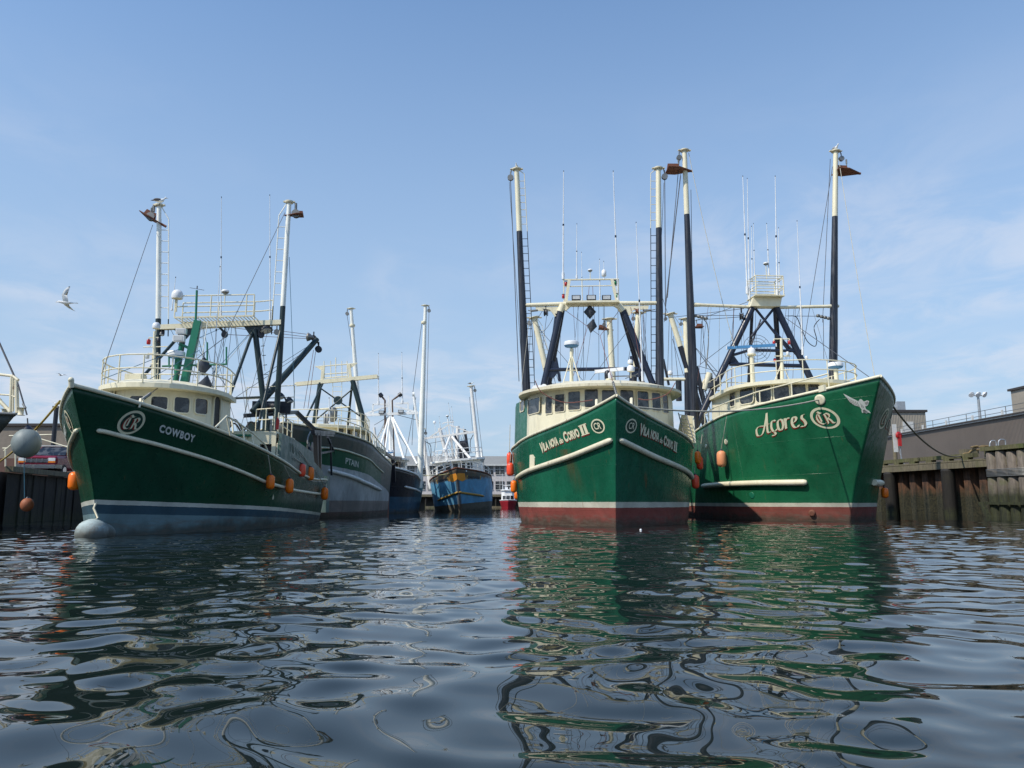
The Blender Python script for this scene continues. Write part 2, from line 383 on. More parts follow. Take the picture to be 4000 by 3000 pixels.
# ------------------------------------------------------------------ boats: frame, hull, common gear
def interp(tab, x):
    if x <= tab[0][0]: return tab[0][1]
    for (a, b), (c, d) in zip(tab, tab[1:]):
        if x <= c: return b + (d - b) * (x - a) / (c - a)
    return tab[-1][1]
class Boat:
    """local frame: x forward, y to port, z up; origin at the stem on the waterline"""
    def __init__(s, name, label, cat, org, back, H, roll=0.0, pitch=0.0):
        fx, fy = -back[0], -back[1]; s.rz = math.atan2(fy, fx)
        s.root = empty(name, label, cat, (org[0], org[1], 0), rot=(roll, pitch, s.rz))
        s.M = Matrix.Translation((org[0], org[1], 0)) @ Matrix.Rotation(s.rz, 4, 'Z') @ Matrix.Rotation(pitch, 4, 'Y') @ Matrix.Rotation(roll, 4, 'X')
        s.I = s.M.inverted(); s.H = H
    def rl(s, p): return s.I @ CAMP, (s.I.to_3x3() @ ray(p)).normalized()
    def X(s, p, x):
        o, d = s.rl(p); return o + d * ((x - o.x) / d.x)
    def Y(s, p, y):
        o, d = s.rl(p); return o + d * ((y - o.y) / d.y)
    def Z(s, p, z):
        o, d = s.rl(p); return o + d * ((z - o.z) / d.z)
    def W(s, v): return s.M @ Vector(v)
    def stem(s, z):
        if 'sc' not in s.H:
            st = s.H['stem']; s.H['sc'] = np.polyfit([a for a, _ in st], [c for _, c in st], min(3, len(st) - 1))
        return float(np.polyval(s.H['sc'], min(max(z, -1), s.H['ztip'] + .6)))
    def zs(s, t):
        if s.H.get('raw'): return interp(s.sheer, t)
        if getattr(s, 'sp', None) is None:
            a = [p[0] for p in s.sheer]; c = [p[1] for p in s.sheer]
            s.tmax = a[-1]; s.sp = np.polyfit(a, c, 4 if len(a) > 9 else 3)
        tm = s.tmax; v = float(np.polyval(s.sp, min(t, tm)))
        if t > tm: v += float(np.polyval(np.polyder(s.sp), tm)) * .4 * (1 - math.exp(-(t - tm) / 2.5)) * 2.5
        return v
    def plan(s, t, v):
        h = s.H; B = h['Bw'] + (h['Bs'] - h['Bw']) * v ** h.get('q', 1.0); E = h['Ew'] + (h['Es'] - h['Ew']) * v
        p = h['pw'] + (h['ps'] - h['pw']) * v
        u = min(max(t / E, 0), 1); b = B * (1 - (1 - u) ** p)
        st = h.get('stern', (4, .9)); L = h['L']
        if t > L - st[0]: b *= 1 - (1 - st[1]) * ((t - (L - st[0])) / st[0]) ** 1.6
        return b
    def pt(s, t, z, side):
        zt = s.zs(t); zb = s.H.get('zb', -.8); v = min(max((z) / max(zt, .1), 0), 1.3)
        x = s.stem(z) * (1 - t / s.H['L']) - t
        return Vector((x, side * s.plan(t, v), z))
    def fit_sheer(s, px, side):
        """heights of the sheer line, from the photograph, over the assumed deck plan"""
        L = s.H['L']; out = []; zt = s.H['ztip']
        vs = []; fs = []; n = 160
        for i in range(n + 1):
            t = L * i / n; x = s.stem(zt) * (1 - t / L) - t; y = side * s.plan(t, 1)
            vs += [Vector((x, y, -3)), Vector((x, y, 30))]
        for i in range(n): fs.append((2 * i, 2 * i + 2, 2 * i + 3, 2 * i + 1))
        bv = BVHTree.FromPolygons(vs, fs)
        for p in px:
            o, d = s.rl(p); h = bv.ray_cast(o, d)
            if h[0] is None: continue
            t = (s.stem(zt) - h[0].x) / (1 + s.stem(zt) / L); out.append((max(t, 0), h[0].z))
        out.sort(); return out
    def make_hull(s, mat, sheer, rail='cream', rail_r=.09, n=90, m=26, name='hull', deck_mat='cream', rail_end=None):
        s.sheer = sheer; L = s.H['L']; zb = s.H.get('zb', -.8); mb = MB(); V = []; F = []
        ts = [L * (i / n) ** 1.35 for i in range(n + 1)]
        for side in (1, -1):
            rows = []
            for t in ts:
                zt = s.zs(t); row = []
                for j in range(m + 1):
                    row.append(s.pt(t, zb + (zt - zb) * j / m, side))
                rows.append(row)
            mb.grid(rows, True, flip=(side > 0))
            o = len(V); V += [p for r in rows for p in r]
            for i in range(n):
                for k in range(m):
                    F.append((o + i * (m + 1) + k, o + i * (m + 1) + k + 1, o + (i + 1) * (m + 1) + k + 1, o + (i + 1) * (m + 1) + k))
            # bulwark inside face
            rows2 = []
            for t, r in zip(ts, rows):
                lo = s.pt(t, s.zs(t) - .85, side); top_ = r[-1]
                rows2.append([top_, Vector((top_.x, top_.y - side * min(.07, abs(top_.y)), top_.z - .01)),
                              Vector((lo.x - .02, lo.y - side * min(.14, abs(lo.y)), lo.z))])
            mb.grid(rows2, True, flip=(side > 0))
            if side > 0: port = rows
            else: stbd = rows
        a, b = port[-1], stbd[-1]
        mb.add(a + b[::-1], [tuple(range(len(a) * 2))], False)
        s.hull = mb.build(name, mat, s.root, weld=True, normals=True)
        s.bvh = BVHTree.FromPolygons(V, F)
        d = MB()
        rows = []
        for t in ts[8:]:
            p_ = s.pt(t, s.zs(t) - .8, 1); rows.append([Vector((p_.x - .02, p_.y - .15, p_.z)), Vector((p_.x - .02, -p_.y + .15, p_.z))])
        d.grid(rows, False); s.deck = d.build('deck', deck_mat, s.root)
        # rail cap
        if rail:
            mb = MB(); e = rail_end or L
            for side in (1, -1):
                mb.tube([s.pt(t, s.zs(t), side) + Vector((0, 0, .02)) for t in [e * i / 60 for i in range(61)]], rail_r, 8)
            s.rail = mb.build('rail_cap', rail, s.root)
        return s.hull
    def hit(s, p):
        o, d = s.rl(p); h = s.bvh.ray_cast(o, d)
        if h[0] is None: return None, None
        nn = h[1] if h[1].dot(d) < 0 else -h[1]
        return h[0], nn
    def near(s, p):
        for dy in range(0, 140, 8):
            h, n_ = s.hit((p[0], p[1] + dy))
            if h is not None: return h, n_
        return s.Y(p, 1.0), Vector((0, 1, 0))
    def on(s, x, z, side, off=.0):
        o = Vector((x, side * 12, z)); h = s.bvh.ray_cast(o, Vector((0, -side, 0)))
        if h[0] is None: return Vector((x, side * 3, z))
        nn = h[1] if h[1].y * side > 0 else -h[1]
        return h[0] + nn * off
    def rub(s, px, r=.13, mat='cream', both=True, name='rub_rail', ends=True):
        pts = []
        for p in px:
            h, _ = s.hit(p)
            if h is not None: pts.append(h)
        if len(pts) < 2: return None
        side = 1 if sum(p.y for p in pts) > 0 else -1
        out = []
        for sd in ((1, -1) if both else (side,)):
            q = []
            sm = smooth_pts(pts, 6)
            for p in sm: q.append(s.on(p.x, p.z, sd, r * .45))
            mb = MB(); rr = [r] * len(q)
            if ends: rr = [r * .45, r * .85] + [r] * (len(q) - 4) + [r * .85, r * .45]
            mb.tube(q, rr, 10); out.append(mb.build(name, mat, s.root))
        return out
    def decal(s, verts2, faces, x0, z0, ux, vz, side, mat, name, off=.012, parent=None):
        """flat artwork (u, v) -> hull surface; ux, vz are (dx, dz) per unit of u and v"""
        vs = []
        for u, v, k in verts2:
            x = x0 + ux[0] * u + vz[0] * v; z = z0 + ux[1] * u + vz[1] * v
            vs.append(s.on(x, z, side, off + k))
        mb = MB(); mb.add(vs, faces, False)
        return mb.build(name, mat, parent or s.hull)
def text_mesh(txt, bold=.0, shear=0.0, spacing=1.0):
    cu = bpy.data.curves.new('t', 'FONT'); cu.body = txt; cu.offset = bold; cu.shear = shear; cu.space_character = spacing
    cu.resolution_u = 4
    o = bpy.data.objects.new('t', cu); C.objects.link(o)
    dg = bpy.context.evaluated_depsgraph_get(); me = o.evaluated_get(dg).to_mesh()
    b = bmesh.new(); b.from_mesh(me); bmesh.ops.triangulate(b, faces=b.faces)
    v = [(p.co.x, p.co.y, 0.0) for p in b.verts]; f = [tuple(q.index for q in fc.verts) for fc in b.faces]; b.free()
    o.evaluated_get(dg).to_mesh_clear(); bpy.data.objects.remove(o); bpy.data.curves.remove(cu)
    x0 = min(p[0] for p in v); x1 = max(p[0] for p in v); y0 = min(p[1] for p in v); y1 = max(p[1] for p in v)
    v = [((p[0] - x0) / (x1 - x0), (p[1] - y0) / (y1 - y0), 0.0) for p in v]
    return v, f
def nib(strokes, wd, ang=40, rnd=.03, step=5):
    """broad-nib pen strokes: each a list of (x, y); returns verts, faces"""
    V = []; F = []; k = 0
    nx, ny = math.cos(R(ang)) * wd / 2, math.sin(R(ang)) * wd / 2
    for st in strokes:
        pts = smooth_pts([(x, y, 0) for x, y in st], step) if len(st) > 2 else [Vector((*p, 0)) for p in st]
        L = []
        for i, p in enumerate(pts):
            t = (pts[min(i + 1, len(pts) - 1)] - pts[max(i - 1, 0)]).normalized()
            nrm = Vector((-t.y, t.x, 0)); sgn = 1 if nrm.dot(Vector((nx, ny, 0))) >= 0 else -1
            half = Vector((nx, ny, 0)) * sgn
            proj_ = half.dot(nrm)
            if proj_ < rnd: half = half + nrm * (rnd - proj_)
            L.append((p + half, p - half))
        k += 1; o = len(V)
        for a, b in L: V += [(a.x, a.y, k * .0006), (b.x, b.y, k * .0006)]
        for i in range(len(L) - 1): F.append((o + 2 * i, o + 2 * i + 1, o + 2 * i + 3, o + 2 * i + 2))
    return V, F
CR_C = [[(.42, .92), (.26, .86), (.12, .68), (.08, .45), (.14, .2), (.30, .08), (.46, .14)], [(.22, .95), (.30, .98), (.40, .86), (.50, .92)], [(.27, .80), (.27, .25)]]
CR_R = [[(.52, .72), (.60, .78), (.62, .55), (.60, .15), (.54, .08)], [(.60, .76), (.74, .84), (.86, .72), (.80, .54), (.66, .48)], [(.68, .48), (.80, .34), (.86, .14), (.97, .12)]]
def ring_verts(r0, r1, n=40, k=0.0, cx=.5, cy=.5):
    V = []; F = []
    for i in range(n):
        a = 2 * math.pi * i / n
        V += [(cx + r0 * math.cos(a), cy + r0 * math.sin(a), k), (cx + r1 * math.cos(a), cy + r1 * math.sin(a), k)]
    for i in range(n): j = (i + 1) % n; F.append((2 * i, 2 * i + 1, 2 * j + 1, 2 * j))
    return V, F
def shift(vf, du, dv, k=0.0, sc=1.0):
    return [((u - .5) * sc + .5 + du, (v - .5) * sc + .5 + dv, q + k) for u, v, q in vf[0]], vf[1]
def emblem(b, p_c, rpx, side=None, both=True, plain=False, disc='discdark'):
    """round monogram badge painted on both bows; p_c pixel centre, rpx radius across in pixels"""
    h, _ = b.hit(p_c); top, _ = b.hit((p_c[0], p_c[1] - rpx)); bot, _ = b.hit((p_c[0], p_c[1] + rpx))
    rr = (top.z - bot.z) / 2 * 1.0
    sds = (1, -1) if both else ((1 if h.y > 0 else -1),)
    for sd in sds:
        # reading direction: towards the bow on the starboard side, towards the stern on the port side
        dx = -2 * rr if sd > 0 else 2 * rr
        # allow for the slant of the flared plating
        y1 = b.on(h.x, h.z, sd); x0 = h.x - dx / 2
        z0 = h.z - rr
        args = dict(x0=x0, z0=z0, ux=(dx, 0), vz=(0, 2 * rr), side=sd)
        V, F = ring_verts(0.0, .5, k=.000); e = b.decal(V, F, mat='letter', name='emblem_ring', off=.010, **args)
        V, F = ring_verts(0.0, .40, k=.0); b.decal(V, F, mat=disc, name='emblem_disc', off=.018, **args)
        if plain:
            tv, tf = text_mesh('CR', .015, 0, 1.0); tv = [(.24 + u * .52, .28 + v * .46, k) for u, v, k in tv]
            b.decal(tv, tf, mat='letter', name='monogram', off=.030, **args)
        else:
            V, F = nib(CR_C + CR_R, .13, 38, .022)
            sh = shift((V, F), -.035, -.025, 0, .62); b.decal(*sh, mat='letterred', name='monogram_shadow', off=.022, **args)
            fg = shift((V, F), .0, .0, 0, .62); b.decal(*fg, mat='letter', name='monogram', off=.032, **args)
def px_decal(b, px, mat, name, off=.015, both=True):
    pts = [b.hit(p) for p in px]; pts = [(h, n_) for h, n_ in pts if h is not None]
    for m in ((1, -1) if both else (1,)):
        V_ = [Vector((h.x + n_.x * off, (h.y + n_.y * off) * m, h.z + n_.z * off)) for h, n_ in pts]
        mb = MB(); mb.add(V_, [tuple(range(len(V_)))]); mb.build(name, mat, b.hull)
def lettering(b, art, p_bl, p_br, p_tl, mat, name, shadow=None, both=True, sh=(-.02, -.08)):
    """art: verts in the unit square; pixel corners pin its baseline start, baseline end and the top of its start"""
    a, _ = b.hit(p_bl); c, _ = b.hit(p_br); d, _ = b.hit(p_tl)
    ux = (c.x - a.x, c.z - a.z); vz = (d.x - a.x, d.z - a.z); side = 1 if a.y > 0 else -1
    for sd in ((side, -side) if both else (side,)):
        if sd == side: x0, z0, U, Vv = a.x, a.z, ux, vz
        else: x0, z0, U, Vv = a.x + ux[0], a.z + ux[1], (-ux[0], -ux[1]), (-vz[0] * .0, vz[1])
        if shadow: b.decal([(u + sh[0], v + sh[1], k) for u, v, k in art[0]], art[1], x0, z0, U, Vv, sd, shadow, 'lettering_shadow', .012)
        b.decal(art[0], art[1], x0, z0, U, Vv, sd, mat, name, .026)
# --- wheelhouse
class House:
    def __init__(s, b, foot, z0, z1, mat, lean=0.0, name='wheelhouse', parent=None, side_mat=None, side_from=None):
        """foot: closed list of (x, y) going round; walls lean inwards by lean metres at the top"""
        s.b = b; cx = sum(p[0] for p in foot) / len(foot); mb = MB(); n = len(foot)
        lo = [Vector((x, y, z0(x) if callable(z0) else z0)) for x, y in foot]
        hi = []
        for x, y in foot:
            k = Vector((x - cx, y, 0)); L = k.length; k = k * ((L - lean) / L); hi.append(Vector((cx + k.x, k.y, z1)))
        fs = [(i, (i + 1) % n, n + (i + 1) % n, n + i) for i in range(n)]
        mb.add(lo + hi, fs, False)
        if side_mat:
            for k, i in enumerate(range(n)):
                if foot[i][0] < side_from and foot[(i + 1) % n][0] < side_from and abs(foot[i][1] - foot[(i + 1) % n][1]) < .9 and foot[i][1] < 0: mb.mi[k] = 1
        s.bvh = BVHTree.FromPolygons(lo + hi, [f for f in fs])
        s.o = mb.build(name, [mat, side_mat] if side_mat else mat, parent or b.root, normals=False); s.foot = foot; s.hi = hi
        s.z1 = z1
    def roof(s, over=.35, thick=.18, crown=.18, mat='cream', front=.25, drop=0.0):
        mb = MB(); cx = sum(p.x for p in s.hi) / len(s.hi); n = len(s.hi)
        xmax = max(p.x for p in s.hi); xmin = min(p.x for p in s.hi)
        e = []
        for p in s.hi:
            k = Vector((p.x - cx, p.y, 0)); L = k.length; f = (p.x - xmin) / (xmax - xmin)
            k = k * ((L + over + front * f) / L); e.append(Vector((cx + k.x, k.y, s.z1 - drop * f)))
        lo = [p - Vector((0, 0, .02)) for p in e]; md = [p + Vector((0, 0, thick)) for p in e]
        top = [Vector((cx + (p.x - cx) * .72, p.y * .72, s.z1 + thick + crown * .75)) for p in e]
        tp2 = [Vector((cx + (p.x - cx) * .3, p.y * .3, s.z1 + thick + crown)) for p in e]
        vs = lo + md + top + tp2; fs = []
        for r in range(3):
            for i in range(n): fs.append((r * n + i, r * n + (i + 1) % n, (r + 1) * n + (i + 1) % n, (r + 1) * n + i))
        fs.append(tuple(range(3 * n, 4 * n))); fs.append(tuple(range(n))[::-1])
        mb.add(vs, fs, False); s.edge = e; s.rooftop = s.z1 + thick
        s.r = mb.build('roof', mat, s.o); return s.r
    def win(s, p, wp, hp, frame='cream', fw=.05, name='window', rnd=.18, th=.035):
        """window by its centre pixel and size in pixels"""
        b = s.b
        def H(q):
            o, d = b.rl(q); return s.bvh.ray_cast(o, d)
        c = H(p)
        if c[0] is None: return
        o, d = b.rl(p); nn = c[1] if c[1].dot(d) < 0 else -c[1]
        up = (Vector((0, 0, 1)) - nn * nn.z).normalized(); rt = up.cross(nn).normalized()
        # project neighbouring rays onto the wall plane
        def P(q):
            o, d = b.rl(q); return o + d * ((c[0] - o).dot(nn) / d.dot(nn))
        wd = abs((P((p[0] + wp / 2, p[1])) - P((p[0] - wp / 2, p[1]))).dot(rt)); ht = abs((P((p[0], p[1] - hp / 2)) - P((p[0], p[1] + hp / 2))).dot(up))
        return window(c[0], nn, rt, up, wd, ht, frame, fw, rnd, th, s.o, name)
def rrect(w_, h_, r, n=4):
    out = []
    for cx_, cy_, a0 in ((w_ / 2 - r, h_ / 2 - r, 0), (-w_ / 2 + r, h_ / 2 - r, 90), (-w_ / 2 + r, -h_ / 2 + r, 180), (w_ / 2 - r, -h_ / 2 + r, 270)):
        for i in range(n + 1):
            a = R(a0 + 90 * i / n); out.append((cx_ + r * math.cos(a), cy_ + r * math.sin(a)))
    return out
def window(c, nn, rt, up, wd, ht, frame, fw, rnd, th, parent, name='window', glassmat='glass'):
    mb = MB(); r = min(wd, ht) * rnd
    out = rrect(wd + fw * 2, ht + fw * 2, r + fw); inn = rrect(wd, ht, r); n = len(out)
    P = lambda q, k: c + rt * q[0] + up * q[1] + nn * k
    a = [P(q, 0) for q in out]; b_ = [P(q, th) for q in out]; d = [P(q, th) for q in inn]; e = [P(q, .008) for q in inn]
    mb.add(a + b_ + d + e, [(r_ * n + i, r_ * n + (i + 1) % n, (r_ + 1) * n + (i + 1) % n, (r_ + 1) * n + i) for r_ in range(3) for i in range(n)])
    mb.cur = 1; mb.add(e, [tuple(range(n))])
    return mb.build(name, [frame, glassmat], parent)
def railing(base, h, mat, parent, step=1.2, rails=(1.0, .5), r=.02, name='railing', closed=False):
    """posts and rails along a polyline of deck points"""
    base = [Vector(p) for p in base]
    if closed: base = base + [base[0]]
    mb = MB(); up = Vector((0, 0, 1))
    for k in rails: mb.tube([p + up * h * k for p in base], r, 6)
    acc = 0; mb.tube([base[0], base[0] + up * h], r, 5)
    for p, q in zip(base, base[1:]):
        L = (q - p).length; t = step - acc
        while t < L: a = p.lerp(q, t / L); mb.tube([a, a + up * h], r, 5, False); t += step
        acc = (acc + L) % step
    mb.tube([base[-1], base[-1] + up * h], r, 5)
    return mb.build(name, mat, parent)
# --- gear
def whip(b, p, q, r=.03, name='antenna', mat='radome'):
    mb = MB(); p, q = Vector(p), Vector(q); m = p.lerp(q, .5)
    mb.tube([p, p + (q - p) * .06], r * 1.8, 7); mb.tube([p, m], [r, r * .85], 7); mb.tube([m, q], [r * .7, r * .4], 6); mb.cur = 1
    mb.tube([m - (q - p) * .008, m + (q - p) * .008], r * 1.15, 7); mb.tube([q, q + (q - p).normalized() * .06], r * .6, 5)
    return mb.build(name, [mat, 'darkcap'], b.root)
def radome(b, c, r, post=.5, name='radome', kind='round', pm='cream'):
    """round satellite dome (centre of its base) on a short post"""
    mb = MB(); c = Vector(c); mb.cur = 1; mb.tube([c - Vector((0, 0, post)), c], r * .14, 8)
    if kind == 'round':
        mb.lathe([(r * .55, 0), (r * .9, r * .1)], c, 20); mb.cur = 0
        mb.lathe([(r * .92, r * .1), (r, r * .45), (r * .97, r * 1.0), (r * .82, r * 1.4), (r * .5, r * 1.68), (r * .08, r * 1.78)], c, 20)
    elif kind == 'mush':
        mb.cur = 2; mb.lathe([(r * .3, 0), (r * .75, r * .25), (r * .85, r * .5)], c, 18); mb.cur = 0
        mb.lathe([(r * .9, r * .5), (r, r * .7), (r * .85, r * 1.0), (r * .4, r * 1.2), (r * .05, r * 1.24)], c, 18)
    else:   # flat drum radar with blue base
        mb.cur = 2; mb.lathe([(r * .35, -r * .12), (r * .85, 0), (r * 1.0, r * .2)], c, 24); mb.cur = 0
        mb.lathe([(r * 1.0, r * .2), (r * 1.02, r * .62), (r * .94, r * .74), (r * .1, r * .78)], c, 24)
    return mb.build(name, ['radome', pm, 'radblue' if kind == 'drum' else 'steel'], b.root)
def scanner(b, c, L, ang, h, name='radar_scanner', bar='radome', pm='cream', r=.14):
    """open-array radar: pedestal post, gearbox, rotating bar; c is the base of the post"""
    mb = MB(); c = Vector(c); t = c + Vector((0, 0, h)); mb.cur = 1; mb.tube([c, t], [r * .9, r * .7], 12); mb.lathe([(r * 1.4, 0), (r * 1.6, .05), (r * 1.5, .1)], t, 14)
    mb.cur = 0; mb.lathe([(r * 1.3, .1), (r * 1.35, .3), (r * 1.0, .42), (r * .4, .45)], t, 14)
    d = Vector((math.cos(ang), math.sin(ang), 0)) * L / 2; k = t + Vector((0, 0, .52)); mb.tube([t + Vector((0, 0, .44)), k], r * .4, 8); mb.cur = 2
    mb.bar(k - d, k + d, .1, .16)
    mb.cur = 0; mb.bar(k - d * 1.01, k - d * .97, .12, .18); mb.bar(k + d * .97, k + d * 1.01, .12, .18)
    return mb.build(name, ['radome', pm, bar], b.root)
def block(mb, c, r=.16, ax=(1, 0, 0)):
    """pulley block: two cheeks with a sheave between"""
    c = Vector(c); a = Vector(ax).normalized()
    for k in (-1, 1): mb.lathe([(r, -.015), (r, .015)], c + a * k * r * .4, 12, ax)
    mb.lathe([(r * .85, -r * .3), (r * .6, 0), (r * .85, r * .3)], c, 12, ax)
    mb.tube([c + Vector((0, 0, r)), c + Vector((0, 0, r * 2.2))], r * .22, 6)
def outrigger(b, base, top, r0, r1, cut, mats=('black', 'ivory'), out=1, lad=None, lmat=None, cap='creamrust', lad_from=0, lad_to=1, blocks=True, name='outrigger_boom', chain=None):
    """tapered boom standing upright: dark foot, pale head above cut (0..1), cap plate, blocks and ladder as its pieces.
       out is the side (+1 port) its tackle hangs on; lad a side vector"""
    base, top = Vector(base), Vector(top); ax = top - base
    mb = MB(); m = base + ax * cut; rm = r0 + (r1 - r0) * cut
    mb.tube([base, base + ax * .45 * cut, m], [r0, r0 * .97, rm * 1.0], 10); boom = mb.build(name, mats[0], b.root)
    mb = MB(); mb.tube([m, top], [rm * .97, r1], 10); mb.build('boom_head', mats[1], boom)
    mb = MB(); mb.lathe([(r1 * 1.8, 0), (r1 * 2.0, .04), (r1 * 1.9, .08)], top, 12, ax)
    mb.bar(top + Vector((0, -r1 * 2.6, .05)), top + Vector((0, r1 * 2.6, .05)), r1 * 1.3, .05); mb.build('cap_plate', cap, boom)
    if blocks:
        mb = MB(); c = top + Vector((0, out * (r1 + .2), -.45)); block(mb, c, .17); mb.tube([top + Vector((0, out * (r1 + .15), 0)), c + Vector((0, 0, .2))], .03, 6); mb.build('pulley_block', 'steel', boom)
    if chain is not None:
        mb = MB(); q = Vector(chain); c = top + Vector((0, out * (r1 + .2), -.6)); mb.tube([c, c.lerp(q, .5), q], .022, 5); mb.build('hoist_cable', 'wire', boom)
    if lad is not None:
        sv = Vector(lad).normalized(); mb = MB(); s0 = base + ax * lad_from; s1 = base + ax * cut; s2 = base + ax * lad_to
        o_ = sv * (r0 * .7)
        ladder(mb, s0 + o_, s1 + sv * rm * .9, sv, .3, .42, .022); mb.build('ladder', lmat or mats[0], boom)
        if lad_to > cut:
            mb = MB(); ladder(mb, s1 + sv * rm * .9, s2 + sv * r1 * .9, sv, .3, .42, .022); mb.tube([s2 + sv * (r1 * .9 + .3), top + sv * r1], .022, 5); mb.build('head_ladder', mats[1], boom)
    return boom
def bird(b_pt, d, up, sc=1.0, label='', tilt=0.0):
    """rusty delta-shaped stabiliser hanging at a boom head. b_pt world point of its hook, d horizontal pointing direction"""
    o = empty('stabilizer', label, 'stabilizer', b_pt, group='rusty stabilisers hanging at the boom heads')
    d = Vector(d).normalized(); s_ = Vector((0, 0, 1)).cross(d)
    d2 = (d * math.cos(tilt) + Vector((0, 0, 1)) * math.sin(tilt)); n_ = d2.cross(s_)
    mb = MB()   # delta wing plate
    tri = [(-.75, -.12), (-.75, .12), (.1, .62), (.75, .62), (.75, -.62), (.1, -.62)]
    c = Vector((0, 0, -.62 * sc))
    mb.prism([(x * sc, y * sc) for x, y in tri], .05 * sc, c, d2, s_); mb.build('wing_plate', 'rust', o)
    mb = MB(); mb.prism([(-.15 * sc, .02 * sc), (.75 * sc, .02 * sc), (.7 * sc, .42 * sc), (.05 * sc, .45 * sc)], .05 * sc, c, d2, -n_ if n_.z < 0 else n_); mb.build('fin', 'rust', o)
    mb = MB(); mb.tube([c + d2 * -.75 * sc - d2 * .12, c + d2 * -.5 * sc], .08 * sc, 8); mb.build('nose_weight', 'rust', o)
    mb = MB(); mb.tube([(0, 0, 0), c + Vector((0, 0, .4 * sc))], .03, 6); mb.tube([(0, 0, .25), (0, 0, -.05)], .05, 6); mb.build('shackle', 'steel', o)
    return o
def fender(p_hull, nn, r, L, mat, label, rope_top, group='orange fenders hanging along the hulls', capmat='darkcap', ropemat='rope', hang=None, name='fender'):
    """inflatable fender resting against a hull; p_hull world contact centre, nn outward horizontal"""
    c = Vector(p_hull) + Vector(nn) * r
    o = empty(name, label, 'fender', c, group=group)
    mb = MB(); h = L / 2; mb.lathe([(r * .1, -h), (r * .5, -h + .02 * L), (r * .82, -h + .09 * L), (r * .98, -h + .2 * L), (r, 0), (r * .98, h - .2 * L), (r * .82, h - .09 * L), (r * .45, h - .01 * L), (r * .2, h)], (0, 0, 0), 18)
    mb.build('body', mat, o)
    mb = MB(); mb.lathe([(r * .42, h - .03 * L), (r * .36, h + .02), (r * .2, h + .07 * L), (r * .12, h + .1 * L)], (0, 0, 0), 12); mb.build('cap', capmat, o)
    if rope_top is not None:
        q = Vector(rope_top) - c
        mb = MB(); mb.tube([(0, 0, h + .06 * L), q], .018, 6); mb.build('rope', ropemat, o)
    return o
def lamp(mb, c, d, r=.14):
    c = Vector(c); d = Vector(d).normalized(); mb.lathe([(r * .3, -.18), (r * .7, -.1), (r, .02), (r, .06)], c, 12, d)
def deck_light(b, c, d, r=.14, parent=None, name='floodlight', w_=None):
    mb = MB(); c = Vector(c)
    if w_: mb.box(c, (w_ * .5, w_, w_ * .55)); mb.cur = 1; mb.box(c + Vector((w_ * .26, 0, 0)), (.02, w_ * .8, w_ * .4))
    else: lamp(mb, c, d, r); mb.cur = 1; mb.lathe([(r * .9, .06), (r * .7, .09)], c, 12, d)
    return mb.build(name, ['black', 'lampglass'], parent or b.root)
def gull_sit(p, ang, label, sc=1.0, back='gullgrey'):
    o = empty('perched_gull', label, 'gull', p, ang, group='gulls perched on masts and posts')
    mb = MB(); d = []
    st = [(-.24, .145, .012, .01), (-.14, .15, .05, .035), (-.03, .15, .075, .07), (.08, .16, .078, .08), (.15, .19, .055, .06), (.18, .24, .036, .036), (.205, .285, .04, .042), (.245, .29, .028, .028), (.27, .285, .01, .012)]
    n = 10; vs = []
    for x, z, ry, rz_ in st:
        for k in range(n):
            a = 2 * math.pi * k / n; vs.append(Vector((x, ry * math.cos(a), z + rz_ * math.sin(a))) * sc)
    mb.add(vs, [(i * n + k, i * n + (k + 1) % n, (i + 1) * n + (k + 1) % n, (i + 1) * n + k) for i in range(len(st) - 1) for k in range(n)], True)
    for s_ in (1, -1): mb.tube([Vector((.02, .03 * s_, .09)) * sc, Vector((.03, .03 * s_, 0)) * sc], .008 * sc, 5)
    mb.build('body', 'gull', o)
    mb = MB()
    for s_ in (1, -1):
        mb.ball(Vector((-.06, .055 * s_, .18)) * sc, .16 * sc, 10, (1.0, .22, .38)); mb.tube([Vector((-.16, .04 * s_, .17)) * sc, Vector((-.33, .01 * s_, .15)) * sc], [.03 * sc, .004 * sc], 5)
    mb.build('wings', back, o)
    mb = MB(); mb.tube([Vector((.26, 0, .285)) * sc, Vector((.32, 0, .275)) * sc], [.012 * sc, .004 * sc], 5); mb.build('beak', 'beak', o)
    return o
